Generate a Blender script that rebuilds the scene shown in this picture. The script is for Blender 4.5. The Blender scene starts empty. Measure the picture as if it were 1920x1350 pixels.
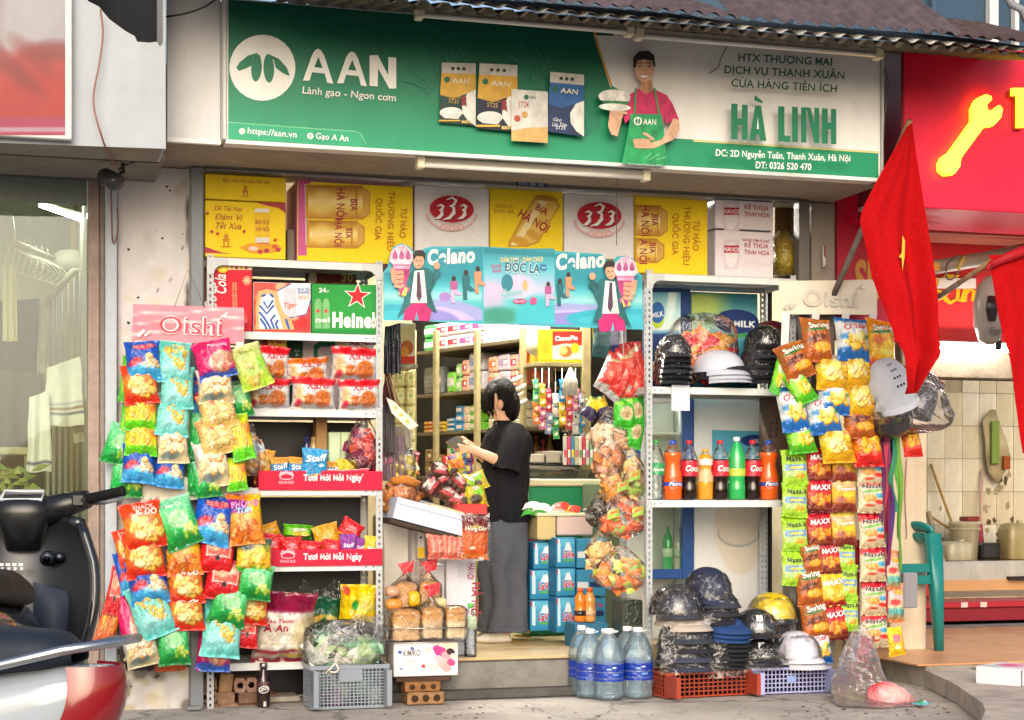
import bpy,math,random
from math import sin,cos,pi,radians,sqrt
from mathutils import Vector,Matrix,noise
from mathutils.geometry import tessellate_polygon
import numpy as np
SC=bpy.context.scene
COL=SC.collection
random.seed(7)
# camera
F,U0,V0=3200.0,960.0,930.0
TH=radians(16.6)
CAM=Vector((0.0,-9.15,1.13))
FWD=Vector((sin(TH),cos(TH),0));RGT=Vector((cos(TH),-sin(TH),0))
cd=bpy.data.cameras.new('camera');cam=bpy.data.objects.new('camera',cd);COL.objects.link(cam)
cd.sensor_width=36;cd.lens=36*F/1920;cd.shift_y=(V0-675)/1920
cd.clip_start=.05;cd.clip_end=400
cam.location=CAM;cam.rotation_euler=(pi/2,0,-TH)
SC.camera=cam
# light
SUN_EL,SUN_AZ=radians(24),radians(196)
wd=bpy.data.worlds.new('World');SC.world=wd;wd.use_nodes=True
nt=wd.node_tree;bg=nt.nodes['Background']
sk=nt.nodes.new('ShaderNodeTexSky');sk.sky_type='NISHITA';sk.sun_disc=False
sk.sun_elevation=SUN_EL;sk.sun_rotation=SUN_AZ;sk.air_density=1.0;sk.dust_density=4.0;sk.ozone_density=0.6
nt.links.new(sk.outputs[0],bg.inputs[0]);bg.inputs[1].default_value=0.12
sl=bpy.data.lights.new('sun','SUN');so=bpy.data.objects.new('sun',sl);COL.objects.link(so)
sl.energy=1.35;sl.angle=radians(55);sl.color=(1,.985,.965)
sd=Vector((sin(SUN_AZ)*cos(SUN_EL),cos(SUN_AZ)*cos(SUN_EL),sin(SUN_EL)))
so.rotation_euler=(-sd).to_track_quat('-Z','Y').to_euler();so.location=(0,-6,9)
vs=SC.view_settings;vs.view_transform='Standard';vs.look='None';vs.gamma=1;vs.use_curve_mapping=False
vs.exposure=0.72
cy=SC.cycles
cy.max_bounces=10;cy.transparent_max_bounces=24;cy.diffuse_bounces=5
# pixel helpers (a photo pixel seen at a known depth y)
def ray(u,v):return FWD+RGT*((u-U0)/F)+Vector((0,0,(V0-v)/F))
def P(u,v,y=0.0):
 d=ray(u,v);t=(y-CAM.y)/d.y
 return CAM+d*t
def PZ(u,v,z=0.0):
 d=ray(u,v);return CAM+d*((z-CAM.z)/d.z)
def S(u,y=0.0):
 return F/((y-CAM.y)/ray(u,V0).y)
def PX(u,v,x):
 d=ray(u,v);return CAM+d*((x-CAM.x)/d.x)
def SX(u,y=0.0):return 1.0/(P(u+.5,V0,y).x-P(u-.5,V0,y).x)
def rect(u0,v0,u1,v1,y=0.0):
 uc=(u0+u1)/2
 return P(u0,v1,y).x,P(u1,v1,y).x,P(uc,v1,y).z,P(uc,v0,y).z
# colours and materials
def s2l(c):return c/12.92 if c<=.04045 else((c+.055)/1.055)**2.4
ALB=0.86
def hx(h,k=ALB):
 if not isinstance(h,str):return tuple(h)
 h=h.lstrip('#')
 return tuple(s2l(int(h[i:i+2],16)/255)*k for i in(0,2,4))
MATS={}
def mat(name,rough=.5,spec=.5,metal=0.,nscale=0.,namt=0.,bump=0.,bscale=20.,coat=0.,streak=0.,sss=0.,sheen=0.):
 m=bpy.data.materials.new(name);m.use_nodes=True
 t=m.node_tree;N,L=t.nodes,t.links;b=N['Principled BSDF']
 a=N.new('ShaderNodeAttribute');a.attribute_name='Col'
 out=a.outputs['Color']
 tc=N.new('ShaderNodeTexCoord')
 def mul(fac_socket,lo,src):
  r=N.new('ShaderNodeMapRange');r.inputs[1].default_value=.32;r.inputs[2].default_value=.68
  r.inputs[3].default_value=lo;r.inputs[4].default_value=1.0;L.new(fac_socket,r.inputs[0])
  x=N.new('ShaderNodeVectorMath');x.operation='SCALE'
  L.new(src,x.inputs[0]);L.new(r.outputs[0],x.inputs['Scale']);return x.outputs[0]
 if namt:
  n=N.new('ShaderNodeTexNoise');n.inputs['Scale'].default_value=nscale;n.inputs['Detail'].default_value=7
  n.inputs['Roughness'].default_value=.65
  L.new(tc.outputs['Object'],n.inputs['Vector']);out=mul(n.outputs[0],1-namt,out)
  rr=N.new('ShaderNodeMapRange');rr.inputs[3].default_value=rough*1.15;rr.inputs[4].default_value=rough*.85
  L.new(n.outputs[0],rr.inputs[0]);L.new(rr.outputs[0],b.inputs['Roughness'])
 else:b.inputs['Roughness'].default_value=rough
 if streak:
  mp=N.new('ShaderNodeMapping');mp.inputs['Scale'].default_value=(9,9,.8);L.new(tc.outputs['Object'],mp.inputs[0])
  n2=N.new('ShaderNodeTexNoise');n2.inputs['Scale'].default_value=1.6;n2.inputs['Detail'].default_value=6
  L.new(mp.outputs[0],n2.inputs['Vector']);out=mul(n2.outputs[0],1-streak,out)
 L.new(out,b.inputs['Base Color'])
 b.inputs['Specular IOR Level'].default_value=spec;b.inputs['Metallic'].default_value=metal
 b.inputs['Coat Weight'].default_value=coat
 if sss:b.inputs['Subsurface Weight'].default_value=sss;b.inputs['Subsurface Radius'].default_value=(.012,.005,.003)
 if sheen:b.inputs['Sheen Weight'].default_value=sheen
 if bump:
  n3=N.new('ShaderNodeTexNoise');n3.inputs['Scale'].default_value=bscale;n3.inputs['Detail'].default_value=4
  L.new(tc.outputs['Object'],n3.inputs['Vector'])
  bp=N.new('ShaderNodeBump');bp.inputs['Strength'].default_value=bump;bp.inputs['Distance'].default_value=.02
  L.new(n3.outputs[0],bp.inputs['Height']);L.new(bp.outputs[0],b.inputs['Normal'])
 MATS[name]=m
 return m
mat('film',.2,.6,nscale=60,namt=.06,bump=.6,bscale=42)
mat('card',.62,.3,nscale=25,namt=.10,bump=.06,bscale=60)
mat('vinyl',.45,.4,nscale=6,namt=.10,streak=.07,bump=.03,bscale=9)
mat('paint',.42,.45,nscale=30,namt=.12,streak=.06)
mat('plastic',.3,.5,nscale=40,namt=.06)
mat('rubber',.75,.3,nscale=40,namt=.2,bump=.1,bscale=120)
mat('cloth',.9,.15,nscale=40,namt=.14,bump=.25,bscale=55)
mat('satin',.6,.25,nscale=20,namt=.10,bump=.05,bscale=60)
mat('metal',.33,.5,metal=1.,nscale=30,namt=.2)
mat('whitewash',.9,.2,nscale=5,namt=.12,streak=.08,bump=.3,bscale=30)
mat('plaster',.9,.2,nscale=4,namt=.2,streak=.12,bump=.15,bscale=25)
mat('concrete',.88,.25,nscale=7,namt=.42,bump=.4,bscale=45)
mat('ground',.85,.3,nscale=2.2,namt=.34,bump=.5,bscale=60)
t=MATS['ground'].node_tree;N,L=t.nodes,t.links;b=N['Principled BSDF'];src=b.inputs['Base Color'].links[0].from_socket;tc=N.new('ShaderNodeTexCoord')
for sc_,w_,dk in((.9,.012,.45),(3.1,.02,.62)):
 vo=N.new('ShaderNodeTexVoronoi');vo.feature='DISTANCE_TO_EDGE';vo.inputs['Scale'].default_value=sc_;nz=N.new('ShaderNodeTexNoise');nz.inputs['Scale'].default_value=5;ad=N.new('ShaderNodeVectorMath');ad.operation='MULTIPLY_ADD';ad.inputs[1].default_value=(.25,.25,0)
 L.new(tc.outputs['Object'],nz.inputs['Vector']);L.new(nz.outputs['Color'],ad.inputs[0]);L.new(tc.outputs['Object'],ad.inputs[2]);L.new(ad.outputs[0],vo.inputs['Vector'])
 mr=N.new('ShaderNodeMapRange');mr.inputs[2].default_value=w_;mr.inputs[3].default_value=dk;L.new(vo.outputs['Distance'],mr.inputs[0]);vm=N.new('ShaderNodeVectorMath');vm.operation='SCALE';L.new(src,vm.inputs[0]);L.new(mr.outputs[0],vm.inputs['Scale']);src=vm.outputs[0]
L.new(src,b.inputs['Base Color'])
mat('floor',.32,.45,nscale=5,namt=.16,bump=.02,bscale=20)
mat('tile',.3,.45,nscale=4,namt=.25,streak=.2,bump=.05,bscale=10)
mat('brick',.9,.2,nscale=28,namt=.45,bump=.6,bscale=70)
mat('tin',.6,.35,metal=.2,nscale=9,namt=.5,streak=.3,bump=.1,bscale=30)
mat('wood',.7,.3,nscale=12,namt=.35,streak=.3,bump=.15,bscale=40)
mat('skin',.5,.4,nscale=20,namt=.06,sss=.15)
mat('hair',.6,.18,nscale=60,namt=.4,bump=.5,bscale=90)
mat('gloss',.12,.5,coat=.6,nscale=20,namt=.04)
mat('bread',.85,.2,nscale=30,namt=.25,bump=.4,bscale=60)
def clear(name,tint,rough,opac,wrinkle=.6,ws=14,dc=(.85,.85,.85),crease=0.):
 m=bpy.data.materials.new(name);m.use_nodes=True;t=m.node_tree;N,L=t.nodes,t.links
 N.remove(N['Principled BSDF']);o=N['Material Output']
 tr=N.new('ShaderNodeBsdfTransparent');tr.inputs[0].default_value=(*tint,1)
 gl=N.new('ShaderNodeBsdfGlossy');gl.inputs['Roughness'].default_value=rough
 df=N.new('ShaderNodeBsdfDiffuse');df.inputs[0].default_value=(*dc,1)
 fr=N.new('ShaderNodeFresnel');fr.inputs[0].default_value=1.45
 tc=N.new('ShaderNodeTexCoord');n=N.new('ShaderNodeTexNoise');n.inputs['Scale'].default_value=ws;n.inputs['Detail'].default_value=3
 L.new(tc.outputs['Object'],n.inputs['Vector'])
 bp=N.new('ShaderNodeBump');bp.inputs['Strength'].default_value=wrinkle;bp.inputs['Distance'].default_value=.03
 L.new(n.outputs[0],bp.inputs['Height'])
 for q in(gl,fr,df):L.new(bp.outputs[0],q.inputs['Normal'])
 n4=N.new('ShaderNodeTexNoise');n4.inputs['Scale'].default_value=ws*.55;n4.inputs['Detail'].default_value=2;n4.inputs['Distortion'].default_value=1.6;L.new(tc.outputs['Object'],n4.inputs['Vector'])
 ab=N.new('ShaderNodeMath');ab.operation='ABSOLUTE';sb=N.new('ShaderNodeMath');sb.operation='SUBTRACT';sb.inputs[1].default_value=.5;L.new(n4.outputs[0],sb.inputs[0]);L.new(sb.outputs[0],ab.inputs[0])
 st=N.new('ShaderNodeMapRange');st.inputs[2].default_value=.028;st.inputs[3].default_value=opac+crease;st.inputs[4].default_value=opac;L.new(ab.outputs[0],st.inputs[0])
 m1=N.new('ShaderNodeMixShader');L.new(st.outputs[0],m1.inputs[0]);L.new(tr.outputs[0],m1.inputs[1]);L.new(df.outputs[0],m1.inputs[2])
 mm=N.new('ShaderNodeMath');mm.operation='MULTIPLY_ADD';mm.inputs[1].default_value=.95;mm.inputs[2].default_value=.0;L.new(fr.outputs[0],mm.inputs[0])
 m2=N.new('ShaderNodeMixShader');L.new(mm.outputs[0],m2.inputs[0]);L.new(m1.outputs[0],m2.inputs[1]);L.new(gl.outputs[0],m2.inputs[2])
 L.new(m2.outputs[0],o.inputs[0]);MATS[name]=m;return m
clear('clearfilm',(.98,.98,.98),.06,.015,wrinkle=.8,ws=15,crease=.26)
clear('milkfilm',(.98,.97,.98),.10,.06,.35,12,crease=.25)
clear('pane',(.86,.92,.88),.02,.004,wrinkle=.02,ws=2)
clear('greyfilm',(.6,.62,.65),.1,.06,crease=.3)
clear('water',(.93,.97,1.),.06,.02,wrinkle=.3,ws=22);clear('bottled',(.87,.95,1.),.03,.13,.4,16,(.66,.87,1.))
def emit(name,colr,st):
 m=bpy.data.materials.new(name);m.use_nodes=True;b=m.node_tree.nodes['Principled BSDF']
 b.inputs['Base Color'].default_value=(*colr,1);b.inputs['Emission Color'].default_value=(*colr,1)
 b.inputs['Emission Strength'].default_value=st;MATS[name]=m
# mesh builder
class MB:
 def __init__(s,M=None):s.V,s.F,s.C,s.I,s.S,s.M=[],[],[],[],[],M
 def add(s,V,Fc,c,mi=0,smooth=False):
  b=len(s.V)
  if s.M is not None:V=[s.M@Vector(p)for p in V]
  s.V+=[tuple(p)for p in V]
  if len(c)==3 and not hasattr(c[0],'__len__'):s.C+=[tuple(c)]*len(V)
  else:s.C+=[tuple(x)for x in c]
  s.F+=[tuple(i+b for i in f)for f in Fc];s.I+=[mi]*len(Fc);s.S+=[smooth]*len(Fc)
  return s
 def box(s,x0,x1,y0,y1,z0,z1,c,mi=0,r=.004,smooth=False):
  r=min(r,(x1-x0)*.3,(y1-y0)*.3,(z1-z0)*.3)
  if r<2e-4:
   V=[(x,y,z)for x in(x0,x1)for y in(y0,y1)for z in(z0,z1)]
   return s.add(V,[(0,1,3,2),(4,6,7,5),(0,4,5,1),(2,3,7,6),(0,2,6,4),(1,5,7,3)],hx(c),mi)
  V,idx=[],{}
  for i,(x,sx)in enumerate(((x0,1),(x1,-1))):
   for j,(y,sy)in enumerate(((y0,1),(y1,-1))):
    for k,(z,sz)in enumerate(((z0,1),(z1,-1))):
     idx[i,j,k]=len(V)
     V+=[(x,y+sy*r,z+sz*r),(x+sx*r,y,z+sz*r),(x+sx*r,y+sy*r,z)]
  a=lambda i,j,k,n:idx[i,j,k]+n
  Fc=[]
  for i in(0,1):
   q=[a(i,0,0,0),a(i,0,1,0),a(i,1,1,0),a(i,1,0,0)];Fc.append(q if i==0 else q[::-1])
  for j in(0,1):
   q=[a(0,j,0,1),a(1,j,0,1),a(1,j,1,1),a(0,j,1,1)];Fc.append(q if j==0 else q[::-1])
  for k in(0,1):
   q=[a(0,0,k,2),a(0,1,k,2),a(1,1,k,2),a(1,0,k,2)];Fc.append(q if k==0 else q[::-1])
  for i in(0,1):
   for j in(0,1):
    q=[a(i,j,0,0),a(i,j,0,1),a(i,j,1,1),a(i,j,1,0)];Fc.append(q if(i+j)%2==1 else q[::-1])
  for i in(0,1):
   for k in(0,1):
    q=[a(i,0,k,0),a(i,1,k,0),a(i,1,k,2),a(i,0,k,2)];Fc.append(q if(i+k)%2==1 else q[::-1])
  for j in(0,1):
   for k in(0,1):
    q=[a(0,j,k,1),a(0,j,k,2),a(1,j,k,2),a(1,j,k,1)];Fc.append(q if(j+k)%2==1 else q[::-1])
  for i in(0,1):
   for j in(0,1):
    for k in(0,1):
     q=[a(i,j,k,0),a(i,j,k,1),a(i,j,k,2)];Fc.append(q if(i+j+k)%2==1 else q[::-1])
  return s.add(V,Fc,hx(c),mi)
 def tube(s,pts,r,c,n=8,mi=0,cap=True,flat=1.0):
  pts=[Vector(p)for p in pts];k=len(pts);R=r if hasattr(r,'__len__')else[r]*k
  V,Fc=[],[];up=Vector((0,0,1));prev=None
  for i,p in enumerate(pts):
   t=(pts[min(i+1,k-1)]-pts[max(i-1,0)]);t=t.normalized()if t.length>1e-9 else Vector((0,0,1))
   if prev is None:
    a=t.cross(up);a=a if a.length>.05 else t.cross(Vector((0,1,0)))
   else:a=prev-t*prev.dot(t)
   a.normalize();prev=a;b=t.cross(a)
   for j in range(n):
    w=2*pi*j/n;V.append(p+(a*cos(w)+b*sin(w)*flat)*R[i])
  for i in range(k-1):
   for j in range(n):
    Fc.append((i*n+j,i*n+(j+1)%n,(i+1)*n+(j+1)%n,(i+1)*n+j))
  if cap:Fc.append(tuple(range(n))[::-1]);Fc.append(tuple((k-1)*n+j for j in range(n)))
  return s.add(V,Fc,hx(c),mi,True)
 def loft(s,rings,c,n=20,mi=0,cap=True,squash=2.0,smooth=True):
  """rings: (x, y, z, rx, ry) level sections; squash > 2 makes them squarer; c: one colour or one per ring"""
  V,Fc,CC=[],[],[]
  many=isinstance(c,list)
  for q,(x,y,z,rx,ry)in enumerate(rings):
   for j in range(n):
    w=2*pi*j/n;cx,sx=cos(w),sin(w)
    e=2/squash
    V.append((x+rx*abs(cx)**e*(1 if cx>=0 else -1),y+ry*abs(sx)**e*(1 if sx>=0 else -1),z))
    CC.append(hx(c[q]if many else c))
  k=len(rings)
  for i in range(k-1):
   for j in range(n):Fc.append((i*n+j,i*n+(j+1)%n,(i+1)*n+(j+1)%n,(i+1)*n+j))
  if cap:Fc.append(tuple(range(n))[::-1]);Fc.append(tuple((k-1)*n+j for j in range(n)))
  return s.add(V,Fc,CC,mi,smooth)
 def lathe(s,cx,cy,prof,c,n=20,mi=0,cap=True,smooth=True):
  return s.loft([(cx,cy,z,r,r)for r,z in prof],c,n,mi,cap,2.0,smooth)
 def grid(s,fn,nx,ny,art=None,c='#ffffff',mi=0,smooth=True,flip=False):
  V=[fn(i/nx,j/ny)for j in range(ny+1)for i in range(nx+1)]
  w=nx+1
  Fc=[(j*w+i,j*w+i+1,(j+1)*w+i+1,(j+1)*w+i)for j in range(ny)for i in range(nx)]
  if flip:Fc=[f[::-1]for f in Fc]
  cc=[tuple(x)for x in art.sample(nx,ny)]if art is not None else hx(c)
  return s.add(V,Fc,cc,mi,smooth)
 def prism(s,poly,y0,y1,c,mi=0,axis='y'):
  """closed outline (x, z) extruded along y (or (x, y) along z, (y, z) along x)"""
  n=len(poly)
  mk={'y':lambda p,q:(p[0],q,p[1]),'z':lambda p,q:(p[0],p[1],q),'x':lambda p,q:(q,p[0],p[1])}[axis]
  V=[mk(p,y0)for p in poly]+[mk(p,y1)for p in poly]
  tri=tessellate_polygon([[Vector((p[0],p[1],0))for p in poly]])
  Fc=[tuple(t)for t in tri]+[tuple(i+n for i in t)[::-1]for t in tri]
  Fc+=[(i,i+n,(i+1)%n+n,(i+1)%n)for i in range(n)]
  return s.add(V,Fc,hx(c),mi)
 def build(s,name,mats,parent=None,sub=0):
  org=Vector((0,0,0))
  if parent is not None:
   org=Vector(parent['_o'])if '_o' in parent else Vector((0,0,0))
  else:
   A=np.array(s.V);lo,hi=A.min(0),A.max(0);org=Vector(((lo[0]+hi[0])/2,(lo[1]+hi[1])/2,lo[2]))
  me=bpy.data.meshes.new(name)
  me.from_pydata([(p[0]-org.x,p[1]-org.y,p[2]-org.z)for p in s.V],[],s.F)
  for m in(mats if isinstance(mats,(list,tuple))else[mats]):me.materials.append(MATS[m])
  at=me.color_attributes.new('Col','FLOAT_COLOR','POINT')
  ca=np.ones((len(s.V),4),np.float32);ca[:,:3]=np.array(s.C,np.float32);at.data.foreach_set('color',ca.ravel())
  me.polygons.foreach_set('material_index',s.I);me.polygons.foreach_set('use_smooth',s.S)
  me.update()
  o=bpy.data.objects.new(name,me);COL.objects.link(o)
  if parent is not None:o.parent=parent
  else:o.location=org
  o['_o']=tuple(org)
  return o
def tag(o,label=None,cat=None,group=None,kind=None):
 if label:o['label']=label
 if cat:o['category']=cat
 if group:o['group']=group
 if kind:o['kind']=kind
 return o
def thing(name,label,cat,loc,group=None):
 o=bpy.data.objects.new(name,None);COL.objects.link(o);o.empty_display_size=.05
 o.location=Vector(loc);o['_o']=tuple(loc)
 return tag(o,label,cat,group)
def solo(mb,name,mats,label,cat,group=None):return tag(mb.build(name,mats),label,cat,group)
def struct(mb,name,mats):return tag(mb.build(name,mats),kind='structure')
ORD=['','first','second','third','fourth','fifth','sixth','seventh','eighth','ninth','tenth','eleventh','twelfth']
# flat print: text and shapes
import unicodedata
_gl={}
def glyph_mesh(body,bold):
 cu=bpy.data.curves.new('lettering','FONT');cu.body=body;cu.size=1.0/.682;cu.offset=bold;cu.resolution_u=4
 ob=bpy.data.objects.new('lettering',cu);COL.objects.link(ob)
 dg=bpy.context.evaluated_depsgraph_get();dg.update();ev=ob.evaluated_get(dg);me=ev.to_mesh()
 V=[tuple(v.co[:2])for v in me.vertices];Fc=[tuple(p.vertices)for p in me.polygons]
 ev.to_mesh_clear();bpy.data.objects.remove(ob);bpy.data.curves.remove(cu);return V,Fc
def glyph(ch,bold):
 k=(ch,bold)
 if k not in _gl:
  w=lambda t:(lambda V:max(p[0]for p in V)-min(p[0]for p in V))(glyph_mesh(t,0)[0])
  V,Fc=glyph_mesh(ch,bold)if ch!=' ' else([],[])
  _gl[k]=(V,Fc,w('l'+ch+'l')-w('ll'))
 return _gl[k]
MARKS={'\u0300':[[(-.16,.17),(.04,.0)]],'\u0301':[[(.16,.17),(-.04,.0)]],'\u0302':[[(-.17,.0),(0,.15),(.17,.0)]],'\u0306':[[(-.16,.14),(-.08,.02),(.08,.02),(.16,.14)]],
  '\u0303':[[(-.17,.03),(-.08,.11),(.08,.04),(.17,.12)]],'\u0309':[[(-.07,.13),(.03,.17),(.07,.1),(0,.05),(0,0)]],'\u0323':[[(-.055,0),(.055,0)]],'\u031b':[[(-.06,.0),(.05,.03),(.1,.16)]]}
_tc={}
def text2d(body,bold=.0,shear=0.,fnt=None,space=1.0):
 """triangles of a line of lettering with its accents; x 0..w, capitals 0..1 high"""
 key=(body,bold,shear,space)
 if key in _tc:return _tc[key]
 V,Fc,x=[],[],0.
 def stroke(pts,w):
  for a,b in zip(pts,pts[1:]):
   dx,dy=b[0]-a[0],b[1]-a[1];l=math.hypot(dx,dy)or 1;nx,ny=-dy/l*w/2,dx/l*w/2;q=len(V)
   V.extend([(a[0]+nx,a[1]+ny),(a[0]-nx,a[1]-ny),(b[0]-nx,b[1]-ny),(b[0]+nx,b[1]+ny)]);Fc.append((q,q+1,q+2,q+3))
 th=.11+1.8*bold
 for ch in body:
  bar=ch in 'Đđ'
  dec=unicodedata.normalize('NFD',{'Đ':'D','đ':'d'}.get(ch,ch));g,gf,adv=glyph(dec[0],round(min(bold,.012)if dec[0]in 'MWN' else bold,3))
  if dec[0]=='M':
   w_=.17+1.6*bold;g,gf,adv=[(.06,0),(.88,1)],[],.96
   for st in(((.13,0),(.13,1)),((.15,.96),(.47,.24)),((.47,.24),(.79,.96)),((.81,1),(.81,0))):stroke([(x+p[0],p[1])for p in st],w_)
  q=len(V);V.extend((x+p[0],p[1])for p in g);Fc.extend(tuple(i+q for i in f)for f in gf)
  if g:
   gx0,gx1,gy=min(p[0]for p in g),max(p[0]for p in g),max(p[1]for p in g);cx=x+(gx0+gx1)/2;up=gy+.09+bold
   if bar:stroke([(x+gx0-.10,.5),(x+gx0+.3,.5)],th)if ch=='Đ' else stroke([(cx,.85),(x+gx1+.1,.85)],th)
   for mk in dec[1:]:
    if mk not in MARKS:continue
    if mk=='\u0323':ox,oy=cx,-.2-bold
    elif mk=='\u031b':ox,oy=x+gx1-.02,gy-.06
    else:ox,oy=cx,up
    for pl in MARKS[mk]:stroke([(ox+p[0],oy+p[1])for p in pl],th*(.95 if mk!='\u0323' else 1.2))
    if mk in '\u0302\u0306':up+=.16
  x+=adv*space+1.2*bold
 V=np.array(V or[(0.,0.)]);x0=V[:,0].min();V[:,0]-=x0;w=V[:,0].max()or 1
 if shear:V[:,0]+=V[:,1]*shear
 _tc[key]=(V,Fc,w);return _tc[key]
class Decal:
 """layers of flat print on the plane y = const, drawn in photo pixels"""
 def __init__(s,mb,y,off=.0012,step=.0003,mi=0,fn=None):
  s.mb,s.y,s.o,s.st,s.mi=mb,y,off,step,mi;s.fn=fn
 def lay(s):s.o+=s.st;return s.y-s.o
 def pt(s,u,v,yy):return s.fn(u,v,s.y-yy)if s.fn else P(u,v,yy)
 def poly(s,pts,c):
  yy=s.lay();tri=tessellate_polygon([[Vector((p[0],p[1],0))for p in pts]])
  s.mb.add([s.pt(p[0],p[1],yy)for p in pts],[tuple(t)for t in tri],hx(c),s.mi)
  if s.sh:s.shade(pts,c)
 sh=0
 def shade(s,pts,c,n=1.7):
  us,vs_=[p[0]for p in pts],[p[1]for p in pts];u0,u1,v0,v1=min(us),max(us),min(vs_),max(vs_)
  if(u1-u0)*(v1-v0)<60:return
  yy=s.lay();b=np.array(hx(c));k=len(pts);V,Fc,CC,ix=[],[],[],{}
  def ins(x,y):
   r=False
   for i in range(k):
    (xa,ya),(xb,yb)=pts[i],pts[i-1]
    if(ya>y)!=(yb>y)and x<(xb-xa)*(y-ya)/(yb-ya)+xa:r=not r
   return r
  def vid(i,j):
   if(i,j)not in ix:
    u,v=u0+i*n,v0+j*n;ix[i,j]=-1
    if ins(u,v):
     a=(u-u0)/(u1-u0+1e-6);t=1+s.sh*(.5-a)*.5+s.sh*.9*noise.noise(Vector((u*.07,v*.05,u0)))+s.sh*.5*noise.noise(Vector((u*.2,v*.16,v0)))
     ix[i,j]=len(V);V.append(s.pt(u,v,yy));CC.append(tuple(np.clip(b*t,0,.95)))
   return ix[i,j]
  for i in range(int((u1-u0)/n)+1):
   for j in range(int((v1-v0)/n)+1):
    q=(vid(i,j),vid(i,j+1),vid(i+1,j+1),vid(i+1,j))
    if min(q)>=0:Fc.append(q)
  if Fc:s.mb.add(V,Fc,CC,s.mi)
 def rect(s,u0,v0,u1,v1,c):s.poly([(u0,v0),(u1,v0),(u1,v1),(u0,v1)],c)
 def ell(s,cx,cy,rx,ry,c,rot=0,n=28,a0=0,a1=360):
  r=radians(rot);pts=[]
  m=n if a1-a0>=360 else n+1
  for i in range(m):
   w=radians(a0+(a1-a0)*i/n);x,y=rx*cos(w),ry*sin(w)
   pts.append((cx+x*cos(r)-y*sin(r),cy+x*sin(r)+y*cos(r)))
  s.poly(pts,c)
 def star(s,cx,cy,r,c,n=5,k=.42,rot=0):
  s.poly([(cx+(r if i%2==0 else r*k)*sin(pi*i/n+radians(rot)),cy-(r if i%2==0 else r*k)*cos(pi*i/n+radians(rot)))for i in range(2*n)],c)
 def line(s,pts,w,c):
  yy=s.lay();V,Fc=[],[]
  for i,p in enumerate(pts):
   a,b=pts[max(i-1,0)],pts[min(i+1,len(pts)-1)];dx,dy=b[0]-a[0],b[1]-a[1];l=math.hypot(dx,dy)or 1
   ww=w if not hasattr(w,'__len__')else w[i]
   nx,ny=-dy/l*ww/2,dx/l*ww/2
   V+=[s.pt(p[0]+nx,p[1]+ny,yy),s.pt(p[0]-nx,p[1]-ny,yy)]
  for i in range(len(pts)-1):Fc.append((2*i,2*i+1,2*i+3,2*i+2))
  s.mb.add(V,Fc,hx(c),s.mi)
 def text(s,body,a,b,h,c,bold=.02,shear=0.,fnt=None,space=1.0,outline=None,ow=.05):
  """baseline from pixel a to pixel b, capitals h pixels high"""
  if outline is not None:s.text(body,a,b,h,outline,bold+ow,shear,fnt,space)
  V,Fc,w=text2d(body,bold,shear,fnt,space);yy=s.lay()
  dx,dy=b[0]-a[0],b[1]-a[1];l=math.hypot(dx,dy)or 1;nx,ny=dy/l,-dx/l
  s.mb.add([s.pt(a[0]+dx*x/w+nx*h*z,a[1]+dy*x/w+ny*h*z,yy)for x,z in V],Fc,hx(c),s.mi)
 def art(s,u0,v0,u1,v1,art,n=2.0):
  yy=s.lay();nx,ny=max(2,int((u1-u0)/n)),max(2,int((v1-v0)/n))
  s.mb.grid(lambda a,b:s.pt(u0+(u1-u0)*a,v1+(v0-v1)*b,yy),nx,ny,art,mi=s.mi,smooth=False)
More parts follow.
